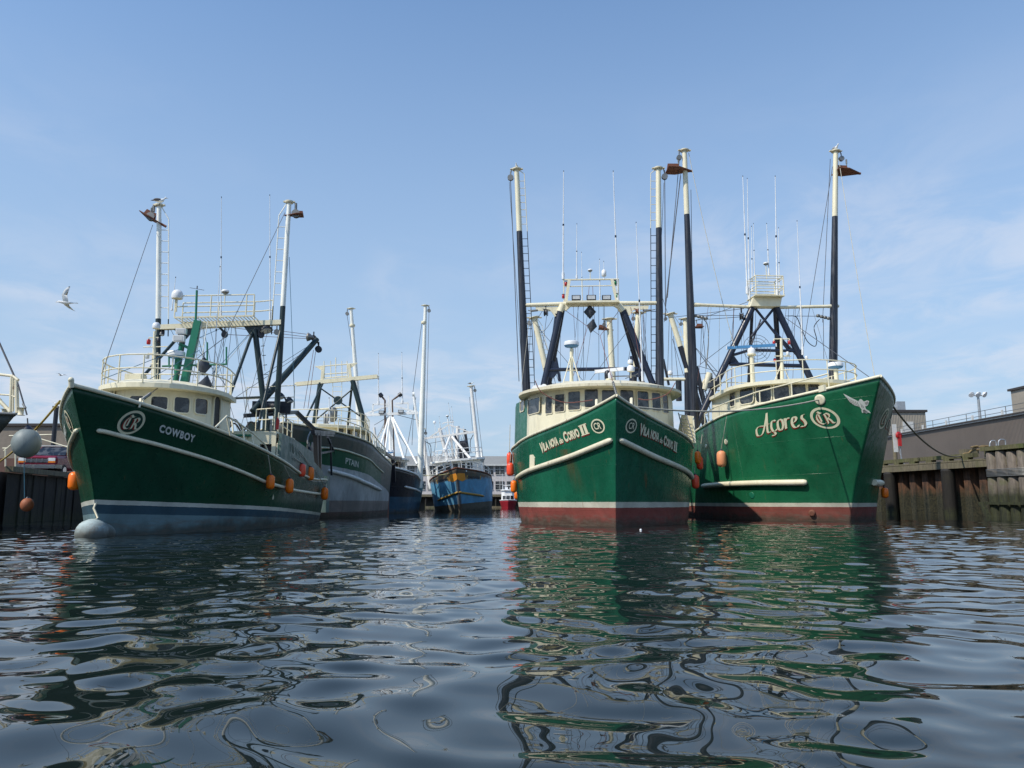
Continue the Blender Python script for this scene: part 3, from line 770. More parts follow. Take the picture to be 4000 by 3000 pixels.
# ------------------------------------------------------------------ water
def water_material():
    n = NT('harbour_water'); o = n.sepz()
    a = n.noise(n.obj((1.0, 1.7, 1), rot=(0, 0, .2)), 2.6, 3, .5, .5)
    b_ = n.noise(n.obj((1.0, 2.0, 1), rot=(0, 0, -.15)), 6, 2, .5, .4)
    n.set((.010, .015, .014), .012, 0, .5); n.p.inputs['IOR'].default_value = 1.333
    # wind ripples further out in the basin; the water near the slip is smooth
    k = n.ramp(o[1], 9, 50, .03, 2.4); h = n.math('MULTIPLY', n.math('ADD', a, n.math('MULTIPLY', b_, .25)), k)
    n.bump(h, .075, .03)
    return n.m
def make_water():
    rng = np.random.default_rng(5)
    na = 940
    r = np.concatenate([np.geomspace(.5, 45, 1350)[:-1], np.geomspace(45, 4000, 130)]); nr = len(r)
    th = np.radians(np.linspace(-78, 78, na))
    Rr, T = np.meshgrid(r, th, indexing='ij'); X = Rr * np.sin(T); Y = Rr * np.cos(T)
    dr = np.maximum(np.gradient(r)[:, None] * np.ones_like(X), Rr * (th[1] - th[0]))
    Z = np.zeros_like(X)
    Xw = X + .10 * np.sin(Y * 1.9 + .8) + .08 * np.sin(X * 2.3 + Y * .9); Yw = Y + .10 * np.sin(X * 1.7 + 2) + .07 * np.sin(Y * 2.6 - X * 1.3)
    bands = [(.24, .42, 26, 1.1, .0085), (.42, .80, 30, 1.0, .0140), (.80, 2.2, 22, .6, .0085)]
    for lo, hi, cnt, spread, slope in bands:
        for L in np.exp(rng.uniform(np.log(lo), np.log(hi), cnt)):
            d = rng.normal(.05, spread); k = 2 * np.pi / L; kx, ky = k * np.sin(d), k * np.cos(d); ph = rng.uniform(0, 6.28)
            att = np.clip((L / dr - 2.5) / 3, 0, 1)
            pat = .6 + .4 * np.sin(X * rng.uniform(.15, .5) + Y * rng.uniform(.08, .3) + rng.uniform(0, 6.28))
            Z += att * pat * slope / k * 1.35 * np.sin(kx * Xw + ky * Yw + ph)
    co = np.stack([X, Y, Z], -1).reshape(-1, 3)
    me = bpy.data.meshes.new('water'); nv = nr * na
    idx = np.arange(nv).reshape(nr, na)
    q = np.stack([idx[:-1, :-1], idx[1:, :-1], idx[1:, 1:], idx[:-1, 1:]], -1).reshape(-1, 4)[:, ::-1]
    me.vertices.add(nv); me.vertices.foreach_set('co', co.ravel().astype(np.float32))
    me.loops.add(q.size); me.loops.foreach_set('vertex_index', q.ravel().astype(np.int32))
    me.polygons.add(len(q)); me.polygons.foreach_set('loop_start', np.arange(0, q.size, 4, dtype=np.int32))
    me.polygons.foreach_set('loop_total', np.full(len(q), 4, dtype=np.int32)); me.polygons.foreach_set('use_smooth', np.ones(len(q), dtype=bool))
    me.update(calc_edges=True); me.materials.append(water_material())
    o = bpy.data.objects.new('water', me); C.objects.link(o); o['kind'] = 'structure'; return o
make_water()
def seabed():
    mb = MB(); mb.add([(-4000, -4000, -1.6), (4000, -4000, -1.6), (4000, 4000, -1.6), (-4000, 4000, -1.6)], [(0, 1, 2, 3)])
    o = mb.build('ground', flat('harbour_mud', (.03, .03, .025), .9)); o['kind'] = 'structure'
seabed()
# ------------------------------------------------------------------ the three near hulls
G1, G2 = (.008, .115, .062), (.006, .085, .05)
CR_ = (.55, .52, .42)
def cow_scuff(n, col, o):
    # aft half is streaked with pale dried runs
    s = n.noise(n.obj((2.2, 2.2, .16), (3, 2, 9)), 1.3, 6, .7, .2)
    f = n.math('MULTIPLY', n.ramp(s, .44, .64), n.math('MULTIPLY', n.ramp(o[0], -8.5, -13.0), n.ramp(o[2], .7, 1.3)))
    return n.mix(n.math('MULTIPLY', f, .7), col, (.17, .19, .17))
def vil_scuff(n, col, o):
    f = n.noise(n.obj((2.5, 2.5, 6), (1, 1, 1)), 1.6, 8, .8); m = n.math('MULTIPLY', n.ramp(f, .67, .70), n.ramp(o[2], 2.2, 3.0))
    col = n.mix(n.math('MULTIPLY', m, .7), col, (.42, .44, .32))
    d = n.math('ABSOLUTE', n.math('ADD', n.math('ADD', o[0], 1.55), n.math('MULTIPLY', n.math('SUBTRACT', o[2], 3.0), .25)))
    st = n.math('MULTIPLY', n.math('MULTIPLY', n.ramp(d, .42, .05), n.ramp(o[2], .9, 2.7)), n.math('MULTIPLY', n.math('LESS_THAN', o[1], 0.0), n.math('LESS_THAN', o[2], 2.95)))
    return n.mix(n.math('MULTIPLY', st, n.ramp(n.noise(n.obj((3, 3, .4)), 1.5, 5), .3, .7, .25, .65)), col, (.10, .055, .02))
def ac_scuff(n, col, o):
    # pale chafed paint on the port bow where the mooring lines rub
    s = n.noise(n.obj((7, 7, .5), (3, 2, 9), (0, .35, 0)), 1.2, 7, .75, .3)
    m = n.math('MULTIPLY', n.ramp(s, .38, .60), n.math('MULTIPLY', n.ramp(o[2], 2.6, 4.0), n.math('GREATER_THAN', o[1], .12)))
    m = n.math('MULTIPLY', m, n.ramp(o[0], -3.2, -.6)); return n.mix(n.math('MULTIPLY', m, .75), col, (.30, .33, .29))
# 1 near left: the green boat with the bulb
cow = Boat('green_trawler', 'dark green fishing boat lettered COWBOY with white bulbous bow, nearest on the left', 'fishing boat',
           (-10.97, 20.6), (-.075, 1), dict(stem=[(-1, .1), (0, 0), (.9, .25), (2.2, .85), (3.9, 2.1), (5, 2.6)], L=17.6, Bw=3.0, Bs=3.35, Ew=8.0, Es=8.5, pw=1.7, ps=2.0, q=.9, ztip=3.9, stern=(6, .93)))
sp = [R1(*p) for p in ((516, 374), (620, 405), (800, 452), (1000, 512), (1200, 582), (1400, 650), (1600, 720), (1840, 822))] + [R3(*p) for p in ((250, 762), (430, 855), (530, 925), (620, 990), (700, 1020), (840, 1058))]
cow_sheer = cow.fit_sheer(sp, 1)
# 2 right of centre
vil = Boat('green_trawler', 'green fishing boat lettered VILA NOVA do CORVO II, bow pointing straight ahead', 'fishing boat',
           (3.8, 28.5), (.05, 1), dict(stem=[(-1, -.2), (0, 0), (1, .12), (4.9, 1.25), (6, 1.5)], L=22.0, Bw=3.72, Bs=4.2, Ew=7.0, Es=8.4, pw=1.9, ps=1.9, q=.8, ztip=4.7, stern=(5, .9)))
vs_ = [R6(*p) for p in ((1052, 418), (960, 458), (880, 500), (760, 558), (620, 622), (500, 668), (380, 717), (300, 760), (240, 805))]
vil_sheer = vil.fit_sheer(vs_, -1)
# 3 far right
ac = Boat('green_trawler', 'green fishing boat lettered Açores with an eagle on its high flared bow', 'fishing boat',
          (15.86, 36.5), (-.07, 1), dict(stem=[(-1, -.3), (0, 0), (.95, .32), (3.2, 1.42), (4.8, 2.4), (6.1, 3.4), (7.4, 3.9)], L=23.0, Bw=3.8, Bs=4.25, Ew=6.5, Es=7.4, pw=2.3, ps=2.0, q=.8, ztip=6.1, stern=(5, .9)))
as_ = [R8(*p) for p in ((1680, 278), (1560, 272), (1400, 305), (1200, 350), (900, 425), (640, 485), (400, 555), (230, 640), (150, 695))]
ac_sheer = ac.fit_sheer(as_, -1)
cow.make_hull(hull_mat('green_topsides_blue_boot', [(.60, (.14, .22, .24)), (.84, (.036, .078, .105)), (.96, (.55, .55, .48))], (.006, .056, .028), rust=.22, trim=.033, scuff=cow_scuff, rough=.28, bumpk=.3, spec=.3), cow_sheer, rail_r=.055)
vil.make_hull(hull_mat('green_topsides_red_boot', [(.70, (.22, .052, .040)), (.91, CR_)], (.010, .108, .058), rust=.42, rough=.24, scuff=vil_scuff), vil_sheer, rail='creamrust', rail_r=.06)
ac.make_hull(hull_mat('bright_green_topsides', [(.68, (.22, .060, .045)), (.87, CR_)], (.012, .125, .056), rust=.24, rough=.3, scuff=ac_scuff), ac_sheer, rail_r=.07)
# ------------------------------------------------------------------ the near left boat: bow, lettering, wheelhouse, rig
def rod(b, pts, r, mat, name, n=8, parent=None):
    mb = MB(); mb.tube(pts, r, n); return mb.build(name, mat, parent or b.root)
def cable(b, p, q, mat='wire', r=.013, d=0.0, name='stay_cable', parent=None):
    mb = MB(); mb.tube(sag(p, q, d, 12) if d else [p, q], r, 5, False); return mb.build(name, mat, parent or b.root)
def gusset(b, c, w_, h, mat, u=(0, 1, 0), parent=None, down=True):
    mb = MB(); s_ = -1 if down else 1
    mb.prism([(-w_ / 2, 0), (w_ / 2, 0), (w_ * .12, s_ * h), (-w_ * .12, s_ * h)], .05, c, u, (0, 0, 1)); return mb.build('gusset', mat, parent or b.root)
def reflector(b, c, r=.28, name='radar_reflector'):
    mb = MB(); c = Vector(c)
    for k, (dz, ry) in enumerate(((0, 0), (-r * 2.15, .25))):
        o = c + Vector((0, ry * .4, dz)); mb.lathe([(.01, -r * 1.1), (r * .95, 0), (.01, r * 1.1)], o, 4, (.15 * k, .2 * k, 1))
    mb.tube([c + Vector((0, 0, r * 1.1)), c + Vector((0, 0, r * 1.6))], .015, 5)
    return mb.build(name, 'net', b.root)
def ellfoot(sf, sc, hw, sa, n=9, p=1.0, hwa=None):
    """wheelhouse plan: rounded front at sf reaching half-width hw at sc, straight sides to sa (distances aft)"""
    pts = []
    for i in range(n + 1):
        a = -math.pi / 2 + math.pi * i / n
        pts.append((-(sc - (sc - sf) * max(0, math.cos(a)) ** p), hw * math.sin(a)))
    h2 = hwa or hw
    return [(-sa, -h2)] + pts + [(-sa, h2)]
cow_rub = cow.rub([R1(*p) for p in ((694, 702), (760, 712), (900, 748), (1100, 795), (1300, 852), (1500, 912), (1700, 985), (1835, 1042))] + [R3(*p) for p in ((430, 1072), (520, 1100), (620, 1128), (700, 1143), (760, 1152), (810, 1158), (850, 1162))], .06)
emblem(cow, R1(946, 645), 90 * .5426)
cv, cf = text_mesh('COWBOY', .045, 0, 1.2)
lettering(cow, (cv, cf), R1(1138, 712), R1(1392, 790), R1(1152, 655), 'letterwhite', 'lettering')
nv, nf = text_mesh('606287', .02, 0, 1.0)
pm_ = [R3(*p) for p in ((612, 792), (622, 800), (634, 808), (646, 818), (658, 828), (670, 838))]
for k_, p_ in enumerate(pm_):
    mb = MB(); a_ = cow.Y((p_[0], p_[1] + 2), 3.30); c_ = cow.Y((p_[0] + (3 if k_ % 2 else -1), p_[1] + 34), 3.30)
    mb.bar(a_, c_, .012, .09, (0, 1, 0)); mb.bar(a_ + Vector((-.12, 0, 0)), c_ + Vector((-.12, 0, .02)), .012, .07, (0, 1, 0)); mb.build('worn_numeral', 'letterdim', cow.root)
# bulb
mb = MB(); bc = Vector((.75, 0, .0)); n_ = 18
prof = [(.02, .0), (.16, .03), (.28, .10), (.36, .22), (.385, .38), (.36, .56), (.31, .70), (.30, 1.6), (.28, 3.0)]
mb.lathe([(r, -h) for r, h in prof][::-1], (.62, 0, .09), 24, (1, 0, 0)); 
mb.build('bulbous_bow', hull_mat('pale_bulb_paint', [(-.6, (.2, .25, .24))], (.42, .50, .49), rust=.5, rough=.35), cow.root)
mb = MB(); mb.tube([(.15, .02, .9), (.28, .02, .75), (.18, .1, .5), (.3, .05, .42)], .03, 6); mb.build('stem_hook', 'cream', cow.root)
# raised grey side plating aft, bulkhead with doorway
def side_plate(b, px, y, mat, name, th=.08, both=True, drop=None):
    out = []
    top = [b.Y(p, y) for p in px]
    for sd in ((1, -1) if both else (1 if y > 0 else -1,)):
        mb = MB(); rows = []
        for p in top:
            t = b.stem(b.H['ztip']) - p.x; zb_ = b.zs(max(0, min(t, b.H['L'] - .01))) - .06; yy = abs(b.on(p.x, zb_ - .05, sd).y) + .01
            zt_ = max(p.z, zb_ + .02)
            rows.append([Vector((p.x, sd * yy, zb_)), Vector((p.x, sd * (yy + .02), zt_)), Vector((p.x, sd * (yy - th), zt_)), Vector((p.x, sd * (yy - th), zb_))])
        mb.grid(rows, False); mb.add(rows[0], [(0, 1, 2, 3)]); mb.add(rows[-1], [(3, 2, 1, 0)]); out.append(mb.build(name, mat, b.root, normals=True))
    return out
cow_grey = hull_mat('weathered_grey_green_plate', [(.1, (.1, .1, .1))], (.075, .13, .115), rust=.35, weather=.8, wcol=(.16, .21, .19), rough=.4)
plates = side_plate(cow, [R3(*p) for p in ((526, 722), (575, 752), (640, 792), (700, 838), (738, 862), (748, 930), (790, 968), (828, 1000), (842, 1050))], 3.1, cow_grey, 'raised_bulwark')
pb = cow.Y(R3(526, 722), 3.1); xb = pb.x
mb = MB()
yb = pb.y - .05
for y0, y1, z0, z1 in ((yb - 1.05, yb - .55, 1.0, pb.z), (yb - .14, yb, 1.0, pb.z), (yb - .55, yb - .14, 2.95, pb.z), (-yb, yb - 1.05, 1.0, pb.z)):
    mb.box((xb, (y0 + y1) / 2, (z0 + z1) / 2), (.08, y1 - y0, z1 - z0))
mb.cur = 1; mb.box((xb - .3, yb - .35, 2.0), (.05, .45, 1.9))
bulk = mb.build('bulkhead', ['cream', 'black'], cow.root)
mb = MB(); mb.box((xb - 1.6, 0, pb.z + .03), (3.3, 2 * yb, .06)); mb.build('shelter_deck', 'cream', cow.root)
# bow rail extension: sloping railing on the port gunwale
def gun_rail(b, xs, h, mat='cream', step=.9, sides=(1, -1), rails=(1.0, .5), r=.024):
    for sd in sides:
        pts = []
        for x in np.linspace(xs[0], xs[1], 12):
            t = b.stem(b.H['ztip']) - x; z = b.zs(max(0, t)); q = b.on(x, z - .15, sd); pts.append(Vector((x, q.y - sd * .04, z + .02)))
        railing(pts, h, mat, b.root, step, rails, r, 'gunwale_railing')
gun_rail(cow, (-6.4, xb - .1), .75)
# wheelhouse
ch = House(cow, ellfoot(2.5, 4.6, 1.72, 5.7, 18), 1.6, 4.33, 'cream', .08)
ch.roof(.22, .12, .22, 'cream', .28)
for p, wd, ht in (((985, 500), 100, 90), ((1147, 508), 118, 95), ((1308, 520), 108, 108), ((1447, 530), 88, 108)):
    ch.win(R1(*p), wd * .5426, ht * .5426, 'cream', .04)
for a, s_ in ((.15, 1), (-.5, 1), (-1.0, 1)):
    y = 1.75 * math.sin(a - .3); o = Vector((0, y, 4.25)); h = ch.bvh.ray_cast(Vector((3, y, 4.25)), Vector((-1, 0, 0)))
    if h[0] is not None and a < .1:
        nn = h[1] if h[1].x > 0 else -h[1]; rt = Vector((0, 0, 1)).cross(nn); window(h[0], nn, rt, Vector((0, 0, 1)), .5, .55, 'cream', .04, .18, .035, ch.o)
d0 = cow.rl(R1(1553, 612)); hh = ch.bvh.ray_cast(*d0)
if hh[0] is not None:
    nn = hh[1] if hh[1].dot(d0[1]) < 0 else -hh[1]; rt = Vector((0, 0, 1)).cross(nn).normalized()
    mb = MB(); out = rrect(.48, 1.5, .2, 5); inn = rrect(.38, 1.4, .17, 5); n = len(out); cc = hh[0]
    P = lambda q, k: cc + rt * q[0] + Vector((0, 0, 1)) * q[1] + nn * k
    a = [P(q, 0) for q in out]; b_ = [P(q, .05) for q in out]; c_ = [P(q, .05) for q in inn]; d_ = [P(q, .012) for q in inn]
    mb.add(a + b_ + c_ + d_, [(r_ * n + i, r_ * n + (i + 1) % n, (r_ + 1) * n + (i + 1) % n, (r_ + 1) * n + i) for r_ in range(3) for i in range(n)]); mb.cur = 1; mb.add(d_, [tuple(range(n))])
    mb.build('door', ['cream', 'black'], ch.o)
edge = [Vector((p.x * 1.0, p.y * .96, ch.rooftop)) for p in ch.edge]
railing(edge[0:], .85, 'cream', ch.r, .8, (1.0, .52), .022, 'roof_railing', closed=True)
mb = MB(); mb.box((-4.0, -.9, ch.rooftop + .3), (.5, .5, .45)); mb.build('locker', 'cream', ch.r)
# lower deckhouse aft of the wheelhouse
mb = MB(); mb.box((-7.9, .4, 2.2), (2.9, 3.3, 2.0)); dh = mb.build('deckhouse', 'cream', cow.root)
for x in (-7.2, -8.1, -8.9): window(Vector((x, 2.06, 2.75)), Vector((0, 1, 0)), Vector((-1, 0, 0)), Vector((0, 0, 1)), .38, .35, 'cream', .03, .2, .03, dh)
mb = MB(); mb.box((-7.9, .4, 3.24), (3.1, 3.6, .07)); mb.build('deckhouse_roof', 'green', dh)
mb = MB()
for k, (x, y) in enumerate(((-7.2, 1.0), (-8.0, 1.4), (-8.6, .6))): mb.tube(smooth_pts([(x, y, 3.25), (x - .2, y + .3, 3.9), (x - .6, y + .5, 3.6), (x - .7, y + .6, 3.25)], 5), .035, 6)
mb.build('hose_hoops', 'rubber', cow.root)
# rig: gantry at frame xg
xg = -9.0
cX = lambda p, x=xg: cow.X(R2(*p), x)
cX3 = lambda p, x=xg: cow.X(R3(*p), x)
def extend(p, q, z):
    p, q = Vector(p), Vector(q); return p + (q - p) * ((z - p.z) / (q.z - p.z))
pm_t = cX((1345, 172)); pm_b = extend(pm_t, cX((1262, 1560)), 2.0)
sm_t = cX((408, 195)); sm_b = extend(sm_t, cX((398, 1440)), 2.0)
outrigger(cow, pm_b, pm_t, .118, .088, .605, ('dgreen', 'ivory'), 1, lad=(0, -1, 0), lad_from=.5, lad_to=.95, lmat='dgreen')
outrigger(cow, sm_b, sm_t, .118, .088, .565, ('dgreen', 'ivory'), -1, lad=(0, 1, 0), lad_from=.5, lad_to=.95, lmat='dgreen')
g0, g1 = cX((412, 1068)), cX((1290, 1032))
mb = MB(); mb.bar(g0, g1, .24, .19); gan = mb.build('gantry_beam', 'cream', cow.root)
pl0, pl1 = cX((548, 1042)), cX((1108, 1030))
mb = MB(); nbar = 22
for i in range(nbar + 1):
    a = pl0.lerp(pl1, i / nbar); mb.bar(a + Vector((-.38, 0, .14)), a + Vector((.5, 0, .14)), .025, .03)
for dx in (-.38, .5): mb.bar(pl0 + Vector((dx, 0, .14)), pl1 + Vector((dx, 0, .14)), .05, .06)
mb.build('walkway_grating', 'cream', gan)
q = Vector((.48, 0, .14)); q2 = Vector((-.36, 0, .14))
railing([pl0 + q, pl1 + q], .86, 'cream', gan, 1.35, (1.0, .5), .025)
railing([pl0 + q2, pl1 + q2, cX((1205, 1020)) + q2], .80, 'cream', gan, 1.4, (1.0, .5), .025)
# A-frame legs
def leg(b, p, q, r, mat='dgreen', name='gantry_leg', n=10): return rod(b, [p, q], r, mat, name, n)
lt = cX((1098, 1085)); leg(cow, lt, extend(lt, cX((1165, 1640)), 2.2), .115)
leg(cow, cX((1085, 1090)), cX((905, 1590), -6.9), .06); leg(cow, cX((1285, 1080)), cX3((378, 700), -7.6), .06)
l2 = cX((590, 1085)); leg(cow, l2, extend(l2, cX((520, 1500)), 2.2), .115); leg(cow, cX((535, 1150)), cX((238, 1480), -6.8), .06)
leg(cow, cX((900, 1580), -9), cX((1150, 1568), -9), .045, name='cross_brace'); 
gusset(cow, cX((1100, 1052)), .95, .5, 'dgreen'); gusset(cow, cX((590, 1068)), .9, .45, 'dgreen')
# steps up the thick leg
mb = MB()
for i in range(12):
    p = lt.lerp(extend(lt, cX((1165, 1640)), 2.2), .12 + i * .07) + Vector((0, .16, 0)); mb.tube([p, p + Vector((0, .14, .02))], .015, 5)
mb.build('leg_rungs', 'dgreen', cow.root)
# derrick boom raked over the stern
dt = cow.X(R2(1545, 1152), -12.5); db = cow.X(R3(345, 568), -9.8)
dk = rod(cow, [db, db.lerp(dt, .5), dt], [.14, .14, .11], 'dgreen', 'derrick_boom', 12)
mb = MB(); block(mb, dt + Vector((0, .08, -.45)), .15); block(mb, dt + Vector((0, -.15, .05)), .13); mb.tube([dt, dt + Vector((0, .08, -.3))], .03, 6); mb.build('pulley_block', 'black', dk)
mb = MB(); mb.lathe([(.02, -.2), (.16, -.02), (.2, .08), (.05, .14)], cX((1490, 1137), -12.2), 12, (0, -1, .1)); mb.build('hook_guard', 'steel', dk)
# forward green mast with ladder, radars
xf = -5.6
fX = lambda p, x=xf: cow.X(R2(*p), x)
fm_t, fm_b = fX((690, 1020)), extend(fX((690, 1020)), fX((585, 1490)), ch.rooftop)
mb = MB(); mb.bar(fm_b, fm_t, .24, .2, (1, 0, 0)); fm = mb.build('radar_mast', 'green', cow.root)
mb = MB(); ladder(mb, fm_b + Vector((0, .3, 0)), fm_t + Vector((0, .12, 0)), (0, 1, 0), .2, .3, .014); mb.build('ladder', 'ivory', fm)
rod(cow, [fX((672, 1015)), fX((680, 800))], .04, 'green', 'mast_pole', 8, fm)
mb = MB(); a = fX((681, 790)); mb.tube([a, fX((683, 768))], .02, 5); mb.tube([a + Vector((0, -.25, .04)), a + Vector((0, .25, -.04))], .008, 4); mb.build('wind_vane', 'wire', fm)
mb = MB(); mb.tube([fX((430, 1346)), fX((895, 1332))], .035, 7)
for x_, y0, y1 in ((480, 1232, 1345), (755, 1175, 1338), (893, 1208, 1334)): mb.tube([fX((x_, y1)), fX((x_, y0))], .03, 7)
mb.build('aerial_spreader', 'green', fm)
leg(cow, fX((650, 1170)), fX((560, 1490)), .055, 'green', 'mast_stay')
leg(cow, fX((565, 1200)), fX((520, 1480)), .07, 'green', 'mast_stay'); leg(cow, fX((560, 1185)), fX((640, 1225)), .05, 'green', 'mast_stay')
radome(cow, fX((530, 1285)), .29, .5, kind='drum', pm='green')
for p, w_ in (((572, 1098), .34), ((556, 1150), .38)): deck_light(cow, fX(p) + Vector((.05, 0, 0)), (1, 0, 0), w_=w_, name='camera_housing').data.materials[0] = M['radome']
radome(cow, cX((570, 888)) + Vector((.5, 0, 0)), .215, .5); radome(cow, cX((910, 852)) + Vector((.5, 0, 0)), .155, .4, kind='mush')
# cream light mast
lx = -4.9; L_ = lambda p: cow.X(R2(*p), lx)
rod(cow, [L_((375, 1475)), L_((372, 1180)), L_((376, 1095))], [.06, .05, .04], 'cream', 'light_mast', 8)
mb = MB()
for a, b_ in (((335, 1140), (405, 1140)), ((295, 1208), (470, 1205)), ((330, 1255), (400, 1252)), ((345, 1330), (405, 1328)), ((330, 1290), (330, 1250)), ((335, 1160), (335, 1140))): mb.tube([L_(a), L_(b_)], .018, 6)
mb.build('light_mast_arms', 'cream', cow.root)
radome(cow, L_((387, 1078)), .13, .2)
for p, m in (((333, 1170), 'redlamp'), ((405, 1160), 'black'), ((324, 1272), 'lampglass'), ((402, 1272), 'black')):
    mb = MB(); mb.lathe([(.05, -.09), (.065, -.07), (.065, .06), (.03, .09)], L_(p), 10); mb.build('navigation_lamp', m, cow.root)
ladp = MB(); ladder(ladp, L_((352, 1475)), L_((360, 1250)), (0, 1, 0), .2, .28, .012); ladp.build('light_mast_ladder', 'cream', cow.root)
for p, q, x in (((857, 135), (853, 1000), xg), ((847, 635), (792, 1550), -6.0), ((1205, 120), (1208, 1012), xg), ((527, 712), (500, 945), xg)):
    whip(cow, cow.X(R2(*q), x), cow.X(R2(*p), x), .024)
reflector(cow, fX((728, 1345)), .30)
# floodlights under the beam
deck_light(cow, cX((1178, 1075)) + Vector((0, 0, -.05)), (.2, .3, -1), .26); deck_light(cow, cX((430, 1110)), (.3, -.2, -1), .1)
mb = MB(); block(mb, cX((880, 1118)), .13, (1, .3, 0)); mb.tube([cX((845, 1068)), cX((880, 1105))], .05, 6); mb.build('pulley_block', 'black', gan)
mb = MB(); block(mb, cX((1142, 1120)), .13, (1, .3, 0)); mb.build('pulley_block', 'black', gan)
mb = MB(); block(mb, cX((1255, 1100)), .11, (1, .3, 0)); mb.build('pulley_block', 'steel', gan)
for p, q, x1, x2, m in (((1314, 240), (880, 1140), xg, -6.5, 'wire'), ((362, 330), (0, 1390), xg, -2.0, 'wire'),
        ((880, 1062), (1480, 1137), xg, -12.2, 'redrope'), ((890, 1118), (1480, 1148), xg, -12.2, 'redrope'), ((1110, 1070), (1500, 1120), xg, -12.2, 'redrope'),
        ((1500, 1190), (1110, 1440), -12.3, xg, 'wire'), ((1520, 1200), (960, 1570), -12.3, xg, 'wire'), ((1520, 1230), (1450, 1650), -12.4, -12, 'redrope'), ((1535, 1240), (1480, 1650), -12.4, -12, 'redrope'),
        ((1345, 560), (1385, 1650), xg, xg, 'bluerope'), ((700, 1140), (850, 1075), xf, xg, 'bluerope'), ((0, 1440), (560, 1220), -2.2, xf, 'bluerope'), ((320, 1450), (700, 1230), -3.5, xf, 'bluerope'),
        ((1060, 1110), (790, 1400), xg, xf, 'bluerope'), ((700, 1240), (900, 1500), xf, -7, 'bluerope'), ((1155, 1130), (1170, 1380), xg, xg, 'rope'), ((873, 1140), (868, 1500), xg, xg, 'wire'),
        ((690, 1140), (730, 1290), xf, xf, 'wire')):
    cable(cow, cow.X(R2(*p), x1), cow.X(R2(*q), x2), m, .011, .15 if m == 'rope' else 0)
# forestay with chain down to the stem
cable(cow, cow.X(R2(880, 1140), -6.5), cow.X(R1(1080, 440), -1.9), 'wire', .012, name='forestay')
mb = MB(); p0, p1 = cow.X(R1(1080, 440), -1.9), cow.Y(R1(1008, 492), .9)
for i in range(9): mb.ball(p0.lerp(p1, i / 8), .045, 8, (1, 1, 1.3))
mb.build('forestay_shackles', 'steel', cow.root)
mb = MB(); c_, _ = cow.hit(R1(1010, 505)); c_ = c_ or Vector((.2, 1, 3.5)); mb.tube([c_ + Vector((.12, 0, -.1)), c_ + Vector((.08, 0, .14)), c_ + Vector((-.08, 0, .14)), c_ + Vector((-.14, 0, -.1))], .03, 7); mb.build('bow_cleat', 'cream', cow.root)
mb = MB(); tp = cow.pt(0, cow.zs(0), 1); mb.tube([tp + Vector((.0, 0, -.05)), tp + Vector((.04, 0, .12))], [.06, .07], 8); mb.ball(tp + Vector((.05, 0, .13)), .07); mb.build('stem_head', 'cream', cow.root)
# stern: gallows, winch screen, arch
S3 = lambda p, y=2.9: cow.Y(R3(*p), y)
mb = MB()
for x_ in (798, 820):
    a = S3((x_, 715)); b_ = S3((x_ + 6, 1012)); mb.bar(a, b_, .2, .16, (1, 0, 0))
mb.bar(S3((778, 712)), S3((925, 722)), .18, .16); mb.bar(S3((785, 730)), S3((920, 742)), .16, .08)
mb.bar(S3((820, 870)), S3((925, 850), 2.6), .09, .09)
gl = mb.build('stern_gallows', 'black', cow.root)
mb = MB(); mb.bar(S3((905, 770), 2.6), S3((912, 1025), 2.6), .1, .1, (1, 0, 0)); mb.bar(S3((885, 752), 2.6), S3((928, 850), 2.6), .1, .1, (1, 0, 0)); mb.bar(S3((928, 850), 2.6), S3((936, 1028), 2.6), .1, .1, (1, 0, 0)); mb.build('stern_gallows', 'black', cow.root)
mb = MB(); mb.bar(cow.X(R3(285, 597), -9.6), cow.X(R3(480, 585), -10.5), .14, .16); mb.bar(cow.X(R3(480, 585), -10.5), S3((660, 572), 2.2), .14, .16); mb.bar(S3((660, 572), 2.2), S3((792, 702)), .14, .18); mb.build('arch_beam', 'black', cow.root)
mb = MB(); c_ = S3((760, 850), 2.5)
for k in (-.1, .1): mb.lathe([(.42, -.02), (.42, .02)], c_ + Vector((0, k, 0)), 18, (0, 1, 0))
mb.lathe([(.2, -.1), (.2, .1)], c_, 12, (0, 1, 0)); mb.build('hauling_sheave', 'black', cow.root)
mb = MB(); mb.tube(smooth_pts([S3((760, 712)), S3((742, 760)), S3((740, 840)), S3((760, 890))], 5), .03, 6); mb.build('guard_hoop', 'steel', cow.root)
xs = -10.4
mb = MB(); a, b_ = cow.X(R3(342, 540), xs), cow.X(R3(620, 535), xs); mb.box((a + b_) / 2, (.1, abs(a.y - b_.y), .5)); scr = mb.build('winch_screen', 'black', cow.root)
railing([cow.X(R3(295, 560), xs), cow.X(R3(640, 545), xs)], .95, 'cream', cow.root, 1.3, (1.0, .5), .018, 'bridge_railing')
mb = MB(); c_ = cow.X(R3(480, 530), xs + .5); mb.lathe([(.26, -.3), (.26, -.26), (.15, -.24), (.15, .24), (.26, .26), (.26, .3)], c_, 16, (0, 1, 0)); mb.build('net_winch', 'black', cow.root)
mb = MB(); mb.tube(smooth_pts([cow.X(R3(585, 640), xs), cow.X(R3(585, 500), xs), cow.X(R3(570, 465), xs), cow.X(R3(548, 455), xs)], 5), .035, 7); mb.build('lamp_post', 'black', cow.root)
for p in ((548, 458), (610, 490)): deck_light(cow, cow.X(R3(*p), xs), (.3, .4, -1), .15)
railing([S3((365, 705), 2.0), S3((500, 700), 2.9), ], .8, 'cream', cow.root, .7, (1.0, .5), .02, 'shelter_railing')
railing([S3((526, 722)), S3((625, 785)), ], .75, 'cream', cow.root, .8, (1.0, .5), .022, 'shelter_railing')
mb = MB(); mb.box((-9.6, 2.0, 3.9), (.35, .3, .5)); mb.box((-9.9, 1.4, 3.85), (.5, .4, .4)); mb.build('deck_gear', 'dgreen', cow.root)
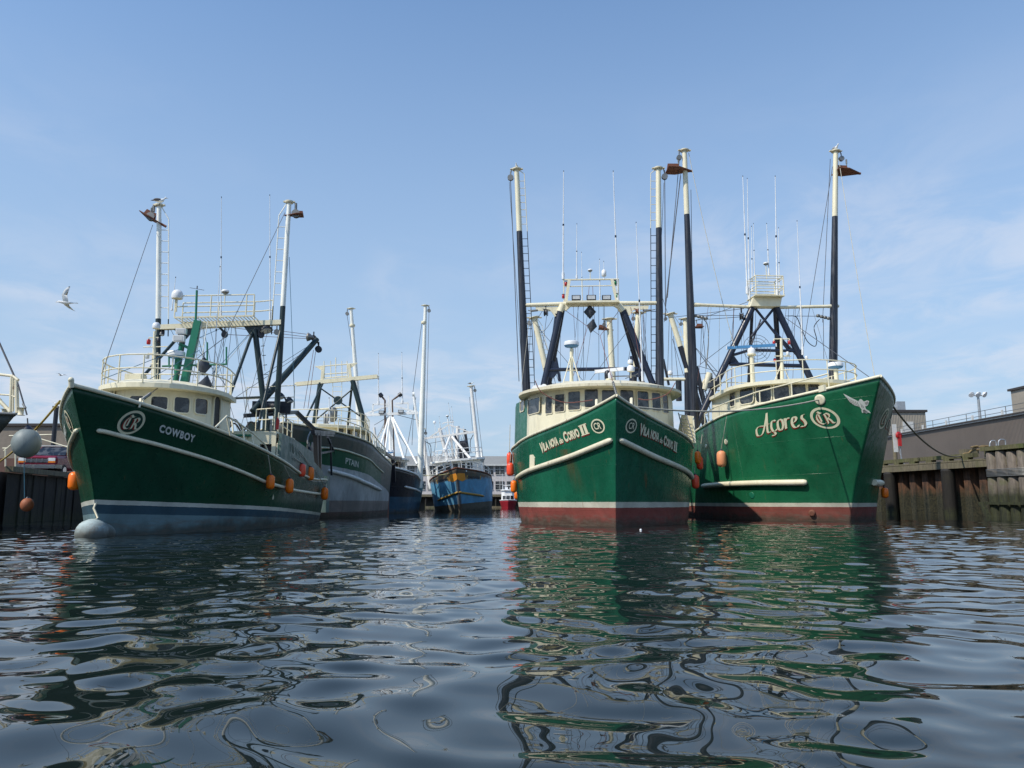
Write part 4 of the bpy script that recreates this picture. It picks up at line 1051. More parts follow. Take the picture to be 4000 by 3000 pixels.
mb = MB(); a = S3((512, 700)); mb.prism([(0, 0), (.10, .03), (.12, .35), (.03, .48), (-.01, .25)], .06, a, (0, 1, 0)); mb.build('rolled_flag', 'redlamp', cow.root)
# sloped ramp plates beside the wheelhouse door
mb = MB(); mb.tube([cow.Y(R3(75, 682), 2.6), cow.Y(R3(158, 600), 2.6), cow.Y(R3(230, 640), 2.6), cow.Y(R3(340, 720), 2.7), cow.Y(R3(430, 800), 2.8), cow.Y(R3(462, 872), 2.9)], .03, 7)
for a, b_ in (((195, 620), (205, 720)), ((158, 600), (185, 740)), ((270, 665), (285, 770)), ((340, 720), (350, 810))): mb.tube([cow.Y(R3(*a), 2.6), cow.Y(R3(*b_), 2.7)], .028, 6)
mb.build('side_railing', 'cream', cow.root)
mb = MB(); tr = cow.H['L']
a = cow.Y(R3(885, 1085), 2.8); mb.box((a.x - .5, 0, a.z - .55), (1.0, 5.5, 1.9)); mb.build('stern_platform', cow_grey, cow.root)

rr_ = random.Random(4)
for i in range(13):
    a = g0.lerp(g1, rr_.uniform(.05, .95)) + Vector((0, 0, -.1)); z_ = rr_.uniform(2.6, 3.6)
    cable(cow, a, (rr_.uniform(-14, -6.5), rr_.uniform(-2.2, 2.4), z_), rr_.choice(['wire', 'wire', 'rope', 'bluerope']), .009, rr_.choice([0, 0, .12]))
for i, (x_, y_) in enumerate(((-10.2, 1.2), (-11.2, -.6), (-12.4, 1.5), (-12.9, .2), (-13.6, -1.4))):
    mb = MB(); mb.box((x_, y_, 2.45), (.5, .6, 1.1)); mb.tube([(x_, y_ - .3, 2.9), (x_ + .3, y_, 3.5), (x_, y_ + .3, 2.9)], .04, 6); mb.lathe([(.2, -.2), (.2, .2)], (x_, y_ + .1, 3.05), 10, (0, 1, 0)); mb.build('deck_winch', ['dgreen', 'steel', 'black'][i % 3], cow.root)
# ------------------------------------------------------------------ the boat right of centre
vil.rub([R6(*p) for p in ((1022, 762), (930, 800), (820, 845), (700, 893), (580, 935), (460, 975), (360, 1010), (290, 1045), (255, 1075))], .11, 'creamrust')
emblem(vil, R6(903, 652), 60 * .4823, plain=True)
tv = []; tf = []
for word, u0, u1, v0, v1, bo in (('V', 0, .085, -.10, 1.0, .05), ('ILA', .085, .215, .0, .82, .05), ('NOVA', .24, .44, .0, .86, .05), ('do', .465, .545, .02, .58, .04), ('C', .57, .645, -.03, 1.0, .05), ('ORVO', .65, .86, .0, .84, .05), ('II', .895, 1.0, .0, 1.0, .03)):
    v_, f_ = text_mesh(word, bo, 0, .95); o_ = len(tv)
    tv += [(u0 + (u1 - u0) * a, v0 + (v1 - v0) * b_, k) for a, b_, k in v_]; tf += [tuple(o_ + i for i in g) for g in f_]
o_ = len(tv)     # serifs on the last two strokes
for u in (.915, .98):
    for v in (.02, .94):
        tv += [(u - .035, v - .03, .001), (u + .035, v - .03, .001), (u + .035, v + .05, .001), (u - .035, v + .05, .001)]; tf.append((o_, o_ + 1, o_ + 2, o_ + 3)); o_ += 4
lettering(vil, (tv, tf), R6(448, 868), R6(832, 712), R6(432, 792), 'letter', 'lettering', 'letterred', sh=(-.004, -.10))
mb = MB(); h_, n_ = vil.hit(R6(376, 945)); mb.prism([(-.26, -.32), (.22, -.32), (.26, .18), (.1, .32), (-.22, .32)], .03, h_ + n_ * .03, Vector((0, 0, 1)).cross(n_), (0, 0, 1)); mb.build('hull_patch', 'cream', vil.hull)
# wheelhouse
foot = ellfoot(5.2, 8.4, 3.55, 8.6, 12, 1.0)
foot = [(-16.5, -4.15), (-12.5, -4.32), (-10.6, -4.2)] + foot[1:-1] + [(-10.6, 3.95), (-16.5, 3.95)]
vh = House(vil, foot, 2.9, 5.92, 'cream', .10, side_mat=hull_mat('green_house_side', [(-5, (0, 0, 0))], (.010, .12, .07), rust=.3, rough=.3), side_from=-8.3)
vf = [(x, y) for x, y in ellfoot(5.2, 8.4, 3.5, 11.5, 20)]
class RoofOnly(House):
    def __init__(s, b, foot, z, par): s.b = b; s.hi = [Vector((x, y, z)) for x, y in foot]; s.z1 = z; s.o = par
vr = RoofOnly(vil, vf, 5.95, vh.o); vr.roof(.25, .10, .30, 'creamrust', .35, .0)
for p, wd, ht in (((385, 490), 92, 118), ((508, 482), 52, 136), ((595, 465), 76, 140), ((712, 446), 96, 148), ((850, 427), 108, 146), ((990, 425), 110, 130), ((1137, 425), 108, 130), ((1267, 443), 90, 145), ((1374, 455), 68, 142), ((1447, 472), 42, 145)):
    vh.win(R6(*p), wd * .4823, ht * .4823, 'creamrust', .035, rnd=.12)
for p, wd, ht in (((222, 530), 24, 76), ((292, 490), 30, 78)): vh.win(R6(*p), wd * .4823, ht * .4823, 'creamrust', .05)
gun_rail(vil, (-9.5, -14), .6, sides=(1,))
mb = MB(); a = vil.Y(R6(1600, 562), 3.9); 
mb.add([vil.Y(R6(*p), 3.95) for p in ((1590, 560), (1680, 572), (1697, 790), (1610, 735), (1560, 700))], [(0, 1, 2, 3, 4)]); 
pn = mb.build('side_panel', 'cream', vil.root); pn.modifiers.new('t', 'SOLIDIFY').thickness = .06
mb = MB(); 
for i in range(7): mb.tube([vil.Y(R6(1560 + 8 * i, 560 + i * 26), 3.6), vil.Y(R6(1615 + 10 * i, 565 + i * 30), 3.6)], .02, 5)
mb.tube([vil.Y(R6(1555, 545), 3.6), vil.Y(R6(1612, 770), 3.6)], .025, 6); mb.tube([vil.Y(R6(1620, 560), 3.6), vil.Y(R6(1680, 770), 3.6)], .025, 6)
mb.build('side_steps', 'steel', vil.root)
# rig
vg = -12.0
V5 = lambda x_, y_, k=vg: vil.X(R5(x_, y_), k)
V6 = lambda x_, y_, k=vg: vil.X(R6(x_, y_), k)
lm_t, lm_b = V5(217, 118), extend(V5(217, 118), V6(325, 380), 3.3)
# the boom bows slightly, so its middle is set from the photograph too
def bent(b, pts, rs, mats, cutz, **k):
    return None
bl = outrigger(vil, lm_b, lm_t, .225, .135, .775, ('boom', 'cream'), -1, lad=(0, 1, 0), lad_from=.06, lad_to=.985, chain=V5(235, 1640))
rm_t, rm_b = V5(1238, 112), extend(V5(1238, 112), V6(1405, 290), 3.3)
outrigger(vil, rm_b, rm_t, .225, .135, .785, ('boom', 'cream'), 1, lad=(0, -1, 0), lad_from=.06, lad_to=.985, chain=V5(1290, 1200))
for sgn, (x0, y0), (x1, y1) in ((-1, (252, 1092), (575, 1082)), (1, (1262, 1076), (950, 1078))):
    a, b_ = V5(x0, y0), V5(x1, y1); mb = MB(); mb.tube([a, a.lerp(b_, .12), b_], [.07, .105, .12], 10); bm = mb.build('gantry_beam', 'cream', vil.root)
    mb = MB(); c_ = a.lerp(b_, .62); mb.prism([(-.75, 0), (.95, 0), (.7, -.42), (.3, -.55), (.1, -.25), (-.7, -.2)] if sgn < 0 else [(.75, 0), (-.95, 0), (-.7, -.42), (-.3, -.55), (-.1, -.25), (.7, -.2)][::-1], .07, c_ + Vector((0, 0, -.14)), (0, 1, 0), (0, 0, 1)); mb.build('beam_bracket', 'cream', bm)
a, b_ = V5(572, 1082), V5(952, 1070)
mb = MB(); mb.box((a + b_) / 2 + Vector((0, 0, -.03)), (1.0, abs(b_.y - a.y), .10)); mb.bar(V5(560, 1122), V5(600, 1085), .2, .25); mb.bar(V5(600, 1088), V5(920, 1080), .2, .18); mb.bar(V5(920, 1080), V5(990, 1125), .2, .25); plv = mb.build('light_platform', 'cream', vil.root)
mb = MB(); mb.bar(V5(597, 905), V5(572, 1075), .16, .12, (1, 0, 0)); mb.bar(V5(903, 905), V5(942, 1068), .16, .12, (1, 0, 0))
mb.tube([V5(552, 909), V5(952, 905)], .045, 8); mb.tube([V5(560, 957), V5(945, 950)], .03, 6)
for x_ in (556, 688, 816, 950): mb.tube([V5(x_, 905), V5(x_ + 3, 1075)], .025, 6)
mb.build('light_goalpost', 'cream', plv)
for x_, m in ((645, 0), (753, 1), (862, 0)): deck_light(vil, V5(x_, 1050) + Vector((.3, 0, 0)), (1, 0, 0), w_=.5 if m else .48)
for p, m in (((572, 938), 'redlamp'), ((927, 930), 'greenlamp'), ((554, 1028), 'redlamp'), ((940, 1024), 'greenlamp')):
    mb = MB(); c_ = V5(*p); mb.lathe([(.06, -.11), (.08, -.1), (.08, .08), (.04, .11)], c_, 10); mb.cur = 1; mb.lathe([(.085, .09), (.085, .12)], c_, 10); mb.build('navigation_lamp', [m, 'black'], vil.root)
for p, q, r_ in (((556, 130), (552, 905), .045), ((913, 130), (948, 1075), .045), ((651, 510), (650, 900), .03), ((685, 715), (690, 1070), .022), ((815, 765), (817, 1070), .028), ((845, 780), (848, 905), .028)):
    whip(vil, V5(*q), V5(*p), r_)
whip(vil, V5(1125, 1640, -9), V5(1078, 500, -9), .035)
radome(vil, V5(747, 852), .14, .45, kind='mush'); mb = MB(); mb.lathe([(.1, -.2), (.13, -.18), (.13, .1), (.05, .18)], V5(846, 858), 12); mb.build('gps_unit', 'radome', vil.root)
for (x0, y0), (x1, y1), r_, x2 in (((532, 1135), (418, 1640), .17, vg), ((512, 1150), (498, 1250), .14, -12.6), ((548, 1130), (455, 1640), .13, -13.4), ((985, 1130), (1190, 1640), .17, vg), ((975, 1135), (1080, 1500), .14, -13.4)):
    t_ = V5(x0, y0); mb = MB(); q_ = V5(x1, y1, x2 if x2 != vg else vg); leg(vil, t_, extend(t_, q_, 3.4), r_, 'navy')
leg(vil, V5(440, 1556), V5(1090, 1549), .10, 'navy', 'cross_beam')
gusset(vil, V5(470, 1556), .9, .45, 'navy'); gusset(vil, V5(470, 1550), .9, .45, 'navy', down=False); gusset(vil, V5(1085, 1550), .9, .45, 'navy'); 
# tops of the legs painted cream
for (x0, y0), (x1, y1) in (((548, 1090), (530, 1140)), ((952, 1090), (985, 1135))): leg(vil, V5(x0, y0), V5(x1, y1), .19, 'cream', 'leg_head')
reflector(vil, V5(745, 1140), .36)
# radar tripod on the roof
xr = -8.2; VR = lambda x_, y_, k=xr: vil.X(R5(x_, y_), k)
mb = MB(); zr = 6.1
mb.tube([VR(613, 1405), extend(VR(613, 1405), VR(613, 1640), zr)], [.085, .10], 10)
for x_, dx in ((558, .5), (668, .5), (613, -.7)): mb.tube([VR(613, 1440), extend(VR(613, 1440), VR(x_, 1640) + Vector((dx, 0, 0)), zr)], .025, 6)
for f_ in (.45, .75): mb.tube([VR(613, 1440).lerp(extend(VR(613, 1440), VR(558, 1640) + Vector((.5, 0, 0)), zr), f_), VR(613, 1440).lerp(extend(VR(613, 1440), VR(668, 1640) + Vector((.5, 0, 0)), zr), f_)], .02, 6)
mb.build('radar_tripod', 'cream', vil.root)
radome(vil, VR(613, 1392), .36, .1, kind='drum')
scanner(vil, extend(VR(888, 1600), VR(888, 1640), 6.15), 1.5, R(60), .55, bar='radome', r=.12); 
radome(vil, VR(1040, 1572), .19, .3, kind='round', name='radar_motor'); radome(vil, VR(1036, 1515), .13, .4, kind='round', name='camera_dome')
mb = MB(); mb.lathe([(.1, -.22), (.14, -.2), (.14, .15), (.05, .2)], VR(873, 1590), 12); mb.build('navigation_lamp', 'black', vil.root)
mb = MB(); mb.tube([VR(860, 1605), VR(1075, 1600)], .03, 6); mb.tube([VR(1000, 1620), VR(1090, 1585)], .02, 6); mb.build('radar_rail', 'steel', vil.root)
mb = MB()
for p in ((402, 352), (438, 350), (470, 342)): mb.lathe([(.03, -.13), (.09, -.06), (.16, .1), (.17, .14)], vil.X(R6(*p), -8.6), 12, (1, -.2, .05))
mb.tube([vil.X(R6(380, 372), -8.6), vil.X(R6(490, 340), -8.6)], .02, 6); mb.build('horn_cluster', 'radome', vil.root)
mb = MB(); c_ = vil.X(R6(990, 335), -5.6); mb.lathe([(.28, -.04), (.25, .05), (.1, .09)], c_ + Vector((0, 0, -.1)), 14); mb.build('roof_lamp', 'radome', vh.o)
mb = MB(); block(mb, V5(428, 1146), .19, (.2, 1, 0)); mb.tube([V5(405, 1120), V5(460, 1130)], .05, 6); mb.build('pulley_block', 'black', plv)
mb = MB(); block(mb, V5(1085, 1135), .16, (.2, 1, 0)); mb.tube([V5(1060, 1118), V5(1090, 1125)], .05, 6); mb.build('pulley_block', 'rust', plv)
for x_ in (345, 1160):
    mb = MB(); a = V5(x_ - 25, 1133); b_ = V5(x_ + 25, 1128); mb.tube([a, b_], .06, 8); mb.tube([V5(300, 1128) if x_ < 600 else b_, a if x_ < 600 else V5(1215, 1122)], .025, 6); mb.build('turnbuckle', 'steel', plv)
for p, q, m, k in (((570, 1130), (810, 1305), 'redrope', 0), ((975, 1105), (820, 1310), 'redrope', 0), ((330, 1200), (700, 1640), 'wire', 0), ((1060, 1220), (740, 1640), 'wire', 0),
                   ((728, 1250), (615, 1640), 'redrope', 0), ((740, 955), (728, 1130), 'redrope', 0), ((765, 955), (780, 1240), 'redrope', 0), ((165, 205), (262, 1640), 'wire', 0), ((1278, 210), (1215, 1640), 'wire', 0),
                   ((1400, 160), (1285, 1160), 'wire', 0), ((1090, 1180), (1180, 1640), 'wire', 0), ((435, 1160), (405, 1400), 'wire', 0), ((480, 1180), (380, 1290), 'wire', .2), ((405, 1130), (300, 1250), 'wire', .1)):
    cable(vil, V5(*p), V5(*q), m, .013, k)
cable(vil, V5(818, 1310), vil.X(R6(1022, 290), -.6), 'redrope', .014, name='forestay'); 
mb = MB(); p0, p1 = vil.X(R6(1026, 300), -.4), vil.X(R6(1055, 405), .6)
for i in range(8): mb.ball(p0.lerp(p1, i / 7), .05, 8, (1, 1, 1.35))
mb.tube([p0, p1], .02, 5); mb.build('forestay_shackles', 'steel', vil.root)
for side_, pp in ((-1, ((395, 285), (440, 370), (560, 440), (680, 462), (860, 440))), (1, ((1530, 300), (1480, 380), (1400, 420), (1300, 440), (1230, 430)))):
    mb = MB(); mb.tube(smooth_pts([vil.X(R6(*p), -4.5 if side_ < 0 else -4.6) for p in pp], 6), .02, 6); mb.build('slack_line', 'redrope', vil.root)
for p in ((868, 462), (1205, 450)):
    c_, _n = vil.hit((R6(*p)[0], R6(*p)[1] + 40)); c_ = (c_ or vil.on(-2.6, 3.6, -1 if p[0] < 1000 else 1)) + Vector((-.15, .12 if p[0] < 1000 else -.12, .35)); mb = MB(); mb.tube([c_ + Vector((.1, 0, -.3)), c_ + Vector((.08, 0, .16)), c_ + Vector((-.08, 0, .16)), c_ + Vector((-.15, 0, -.3))], .045, 8); mb.build('bow_cleat', 'cream', vil.root)
# ------------------------------------------------------------------ the far right boat
ac.rub([R8(*p) for p in ((1045, 1104), (950, 1106), (850, 1108), (700, 1110), (550, 1115), (400, 1122), (300, 1130), (200, 1138))], .15, 'cream')
emblem(ac, R8(1183, 586), 90 * .4823, disc='discgreen')
AC = [[(.00, .10), (.02, -.02), (.10, -.02), (.16, .15), (.24, .70), (.27, .98)], [(.27, 1.0), (.26, .6), (.25, .12), (.28, .02), (.31, .06)], [(.12, .42), (.20, .40), (.30, .46)], [(.0, .08), (.0, .3), (.06, .42), (.14, .42)],
      [(.43, .52), (.40, .58), (.355, .50), (.34, .25), (.37, .05), (.42, .06), (.45, .14)], [(.39, .0), (.41, -.10), (.37, -.17), (.345, -.13)],
      [(.52, .56), (.48, .45), (.475, .2), (.50, .05), (.54, .05), (.575, .25), (.57, .48), (.53, .56), (.50, .52)],
      [(.62, .56), (.625, .4), (.62, .06)], [(.62, .36), (.66, .55), (.70, .52)],
      [(.74, .27), (.80, .34), (.825, .48), (.79, .56), (.755, .48), (.74, .25), (.77, .06), (.82, .05), (.85, .14)],
      [(.97, .58), (.93, .55), (.92, .42), (.95, .30), (.965, .14), (.93, .03), (.88, .06)]]
AV, AF = nib(AC, .050, 28, .012, 6)
AV = [(u, v if abs(v) > 5 else v, k) for u, v, k in AV]
lettering(ac, (AV, AF), R8(640, 728), R8(1058, 652), R8(626, 568), 'letter', 'lettering', 'letterred', sh=(-.010, -.055))
# eagle painted by the stem, wings spread
EG = [[(0, .98), (.04, .80), (.06, .72), (.09, .60), (.14, .48), (.22, .40), (.32, .36), (.40, .34), (.42, .20), (.36, .12), (.34, .02), (.44, .06), (.52, .0), (.60, .06), (.70, .02), (.70, .14), (.62, .22), (.66, .36), (.76, .38), (.86, .46), (.94, .56), (1.0, .62), (.92, .66), (.82, .62), (.74, .60), (.72, .70), (.66, .72), (.60, .68), (.58, .56), (.50, .60), (.42, .68), (.32, .74), (.22, .82), (.12, .90)]]
h0, _ = ac.hit(R8(1430, 548)); h1, _ = ac.hit(R8(1510, 550)); h2, _ = ac.hit(R8(1430, 375)); h1 = h0 + (h1 - h0) * (185 / 80)
def poly_art(poly, sub=14):
    b = bmesh.new(); vs = [b.verts.new((x, y, 0)) for x, y in poly]; b.faces.new(vs); bmesh.ops.triangulate(b, faces=b.faces)
    v = [(p.co.x, p.co.y, 0.0) for p in b.verts]; f = [tuple(q.index for q in fc.verts) for fc in b.faces]; b.free(); return v, f
ev, ef = poly_art(EG[0])
ux = (h1.x - h0.x, h1.z - h0.z); vz = (0, h2.z - h0.z)
for sd in (-1,):
    eg = ac.decal(ev, ef, h0.x, h0.z, ux, vz, sd, 'letterwhite', 'eagle', .012)
    feath = [[(.10 + .06 * i, .50 - .03 * i + .02 * (i % 2)), (.06 + .075 * i, .80 - .045 * i)] for i in range(6)] + [[(.76 + .04 * i, .44 + .03 * i), (.78 + .045 * i, .56 + .02 * i)] for i in range(4)] + [[(.42 + .05 * i, .06), (.47 + .02 * i, .2)] for i in range(5)] + [[(.50, .30), (.56, .50)], [(.56, .28), (.60, .44)]]
    FV, FF = nib(feath, .022, 20, .008); ac.decal(FV, FF, h0.x, h0.z, ux, vz, sd, 'gulldark', 'eagle_feathers', .024)
# hawse eye, pads on the side
def hull_disc(b, p, r, mat, name, ry=1.0, th=.06, hole=None):
    h, n_ = b.hit(p)
    if h is None: return
    mb = MB(); mb.lathe([(r, 0), (r * 1.0, th * .6), (r * .85, th), (r * .55, th)], h, 18, n_); 
    if hole: mb.cur = 1; mb.lathe([(r * .55, th * 1.02), (r * .1, th * .98)], h, 18, n_)
    return mb.build(name, [mat, hole or mat], b.root)
hull_disc(ac, R8(1148, 438), .25, 'cream', 'hawse_eye', hole='creamrust')
hull_disc(ac, R8(388, 780), .15, 'cream', 'towing_pad'); hull_disc(ac, R8(228, 815), .12, 'cream', 'towing_pad'); hull_disc(ac, R8(1085, 1355), .16, 'rust', 'hull_boss', th=.12); hull_disc(ac, R8(595, 1213), .17, 'green', 'hull_boss', th=.02)
h, n_ = ac.hit(R8(1568, 1105)); 
mb = MB(); pts = [ac.hit(R8(*p))[0] for p in ((1568, 1108), (1610, 1118), (1650, 1128), (1680, 1138))]; pts = [p + Vector((.02, .1, 0)) for p in pts if p is not None]; mb.tube(pts, .15, 10); mb.build('rub_rail', 'cream', ac.root)
# gunwale railing
def rail_over(b, px_base, px_top, side, mat='cream', r=.025, mid=False):
    mb = MB(); B_ = []; T_ = []
    for p in px_base:
        q = None; y = None
        o, d = b.rl(p); best = None
        # march along the ray to where it crosses the sheer plan
        for k in range(400):
            s_ = 20 + k * .12; P_ = o + d * s_; t = b.stem(b.H['ztip']) - P_.x
            if t > 0 and abs(P_.y) < abs(b.plan(t / (1 + b.stem(b.H['ztip']) / b.H['L']), 1)) - .03: best = P_; break
        if best is not None: B_.append(best)
    return B_
rb = rail_over(ac, [R8(x_, y_) for x_, y_ in ((1220, 335), (1050, 378), (905, 412), (770, 445), (640, 475), (540, 510), (445, 538), (300, 590), (215, 640))], None, -1)
if len(rb) > 2: railing(rb, .62, 'cream', ac.root, 1.9, (1.0,), .035, 'gunwale_railing')
mb = MB(); c_ = ac.Y(R8(1165, 348), -2.2); mb.box(c_, (.5, .1, .28)); mb.build('bow_cleat', 'cream', ac.root)
# wheelhouse
ah = House(ac, ellfoot(3.0, 5.7, 3.1, 10.0, 16), 4.6, 7.0, 'cream', .08)
ah.roof(.35, .16, .18, 'cream', .35)
for p, wd, ht in (((553, 400), 108, 138), ((690, 388), 122, 140), ((835, 378), 122, 130), ((975, 362), 112, 120), ((1095, 345), 95, 80), ((440, 418), 44, 145)): ah.win(R8(*p), wd * .4823, ht * .4823, 'cream', .05, rnd=.22)
railing([Vector((p.x, p.y * .96, ah.rooftop)) for p in ah.edge], 1.0, 'cream', ah.r, 1.3, (1.0, .5), .03, 'roof_railing', closed=True)
ag = -9.9
A7 = lambda x_, y_, k=ag: ac.X(R7(x_, y_), k)
la_t, la_b = A7(205, 150), extend(A7(205, 150), A7(262, 1640), 4.6)
outrigger(ac, la_b, la_t, .27, .155, .77, ('boom', 'cream'), -1, cap='creamrust', chain=A7(95, 1100))
ra_t, ra_b = A7(1185, 155), extend(A7(1185, 155), A7(1168, 1620), 4.6)
outrigger(ac, ra_b, ra_t, .26, .155, .765, ('boom', 'cream'), 1, cap='creamrust')
for (x0, y0), (x1, y1) in (((240, 1144), (640, 1160)), ((1205, 1154), (815, 1163))):
    a, b_ = A7(x0, y0), A7(x1, y1); mb = MB(); mb.tube([a, a.lerp(b_, .03), a.lerp(b_, .2), b_], [.08, .15, .10, .10], 10); mb.build('gantry_beam', 'cream', ac.root)
mb = MB(); a = A7(622, 1162); b_ = A7(812, 1164); c_ = A7(822, 1108); d_ = A7(640, 1104)
mb.prism([(p.y, p.z) for p in (a, b_, c_, d_)], .7, (ag, 0, 0), (0, 1, 0), (0, 0, 1)); mb.box((c_ + d_) / 2 + Vector((0, 0, .04)), (1.4, abs(c_.y - d_.y) + .1, .06)); apl = mb.build('mast_platform', 'cream', ac.root)
z0_ = ((c_ + d_) / 2).z
mb = MB(); hh_ = abs(A7(640, 1104).z - A7(640, 975).z)
ys = (A7(645, 1104).y, A7(822, 1104).y)
for f_, r_ in ((1.0, .035), (.88, .025), (.5, .03), (.37, .025)):
    for dx in (.65, -.65): mb.tube([(ag + dx, ys[0], z0_ + hh_ * f_), (ag + dx, ys[1], z0_ + hh_ * f_)], r_, 6)
    for y in ys: mb.tube([(ag + .65, y, z0_ + hh_ * f_), (ag - .65, y, z0_ + hh_ * f_)], r_, 6)
for y in ys:
    for dx in (.65, -.65): mb.tube([(ag + dx, y, z0_), (ag + dx, y, z0_ + hh_)], .035, 6)
mb.build('platform_cage', 'cream', apl)
for (x0, y0), (x1, y1), r_, k in (((645, 1165), (418, 1640), .20, ag), ((645, 1165), (622, 1640), .10, -12.5), ((800, 1165), (1020, 1620), .20, ag), ((795, 1170), (822, 1640), .16, -12.6)):
    t_ = A7(x0, y0); leg(ac, t_, extend(t_, A7(x1, y1, k), 5.0), r_, 'navy')
leg(ac, A7(665, 1170), A7(880, 1440), .08, 'navy', 'cross_brace'); leg(ac, A7(780, 1175), A7(640, 1350), .08, 'navy', 'cross_brace'); leg(ac, A7(640, 1400), A7(700, 1240), .05, 'navy', 'cross_brace')
leg(ac, A7(505, 1476), A7(625, 1440), .09, 'navy', 'cross_brace'); leg(ac, A7(625, 1440), A7(965, 1445), .09, 'navy', 'cross_brace'); leg(ac, A7(498, 1530), A7(990, 1542), .12, 'navy', 'cross_beam'); gusset(ac, A7(520, 1532), .9, .5, 'navy', down=False)
leg(ac, A7(770, 1300), A7(960, 1500), .07, 'navy', 'cross_brace')
for p, q, r_ in (((583, 315), (612, 1075), .05), ((612, 330), (626, 1110), .04), ((640, 640), (645, 1060), .035), ((652, 622), (660, 965), .03), ((738, 622), (753, 960), .04), ((793, 315), (806, 1100), .05), ((815, 650), (821, 1100), .035)):
    whip(ac, A7(*q), A7(*p), r_)
whip(ac, A7(972, 1470, -8), A7(935, 605, -8), .04)
radome(ac, A7(733, 890), .17, .9, kind='mush')
ax_ = -6.2; A7f = lambda x_, y_, k=ax_: ac.X(R7(x_, y_), k); zr = ah.rooftop + .1
scanner(ac, extend(A7f(650, 1500), A7f(650, 1600), zr), 2.7, R(68), A7f(650, 1475).z - zr, bar='radblue', r=.16)
radome(ac, A7f(1185, 1556, -5.0), .40, .1, kind='drum'); mb = MB(); q_ = A7f(1185, 1550, -5.0); mb.tube([q_, (q_.x, q_.y, zr - .1)], .12, 12); mb.build('radar_pedestal', 'cream', ac.root)
mb = MB(); a = A7f(832, 1362); b_ = extend(a, A7f(838, 1620), zr); mb.tube([a, b_], [.07, .12], 10)
for (x0, y0), (x1, y1) in (((785, 1367), (885, 1367)), ((788, 1478), (895, 1478)), ((785, 1367), (785, 1385)), ((885, 1367), (885, 1385))): mb.tube([A7f(x0, y0), A7f(x1, y1)], .035, 6)
for k in (-1, 1): mb.tube([a.lerp(b_, .5), b_ + Vector((0, k * .6, 0))], .03, 6)
mb.build('light_mast', 'cream', ac.root)
for p, m in (((785, 1392), 'redlamp'), ((884, 1390), 'redlamp'), ((791, 1505), 'redlamp'), ((873, 1462), 'radome'), ((996, 1490), 'radome')):
    mb = MB(); mb.lathe([(.06, -.11), (.08, -.1), (.08, .08), (.04, .12)], A7f(*p), 10); mb.build('navigation_lamp', m, ac.root)
for x_, y_ in ((310, 1225), (1105, 1225)):
    mb = MB(); c_ = A7(x_, y_)
    for k in range(4): mb.ball(c_ + Vector((0, (k - 1.5) * .22, (k - 1.5) * -.05)), .11, 8, (1, 1.4, 1))
    mb.build('turnbuckle', 'steel', apl)
mb = MB(); block(mb, A7(575, 1222), .25, (.3, 1, 0)); mb.build('pulley_block', 'black', apl)
for p, q, m, k, x1, x2 in (((180, 300), (80, 1160), 'wire', 0, ag, ag), ((232, 160), (530, 1420), 'rope', .6, ag, -6), ((1165, 250), (975, 1420), 'wire', 0, ag, ag), ((1205, 200), (1438, 1610), 'rope', .5, ag, 1.0),
        ((860, 1230), (1400, 1612), 'wire', 0, ag, .5), ((275, 1215), (600, 1215), 'wire', 0, ag, ag), ((280, 1245), (560, 1225), 'wire', 0, ag, ag), ((620, 1125), (270, 1250), 'wire', 0, ag, -12), ((590, 1170), (100, 1230), 'wire', 0, ag, -16),
        ((860, 1218), (1090, 1220), 'wire', 0, ag, ag), ((320, 1240), (345, 1560), 'wire', .1, ag, ag), ((1105, 1240), (1108, 1500), 'wire', 0, ag, ag), ((520, 1370), (310, 1530), 'wire', 0, ag, -9), ((275, 1420), (420, 1580), 'wire', 0, -14, -14), ((280, 1430), (430, 1640), 'wire', 0, -14, -14),
        ((1150, 200), (1100, 1260), 'wire', 0, ag, ag), ((247, 400), (262, 1400), 'wire', 0, ag, ag)):
    cable(ac, ac.X(R7(*p), x1), ac.X(R7(*q), x2), m, .018, k)
mb = MB(); mb.tube(smooth_pts([A7(880, 1218), A7(930, 1225), A7(960, 1290), A7(1000, 1380), A7(1050, 1415), A7(1062, 1370), A7(1045, 1290), A7(1080, 1240)], 5), .025, 6); mb.build('slack_hose', 'rubber', ac.root)
mb = MB(); mb.tube(smooth_pts([A7(330, 1240), A7(355, 1280), A7(360, 1400), A7(345, 1560)], 5), .03, 6); mb.build('slack_hose', 'steel', ac.root)
# mesh dish behind the scanner
mb = MB(); c_ = A7(675, 1430, -9)
for k in range(4):
    mb.tube([c_ + Vector((0, (.25 + .2 * k) * math.cos(a_), (.25 + .2 * k) * math.sin(a_))) for a_ in np.linspace(0, 6.283, 21)], .014, 4, False)
for k in range(8): a_ = k * .785; mb.tube([c_, c_ + Vector((0, .85 * math.cos(a_), .85 * math.sin(a_)))], .01, 4, False)
mb.build('wire_dish', 'wire', ac.root)
mb = MB(); mb.box((-9.5, -3.0, 7.9), (1.0, .5, .3)); mb.build('roof_locker', 'black', ah.r)

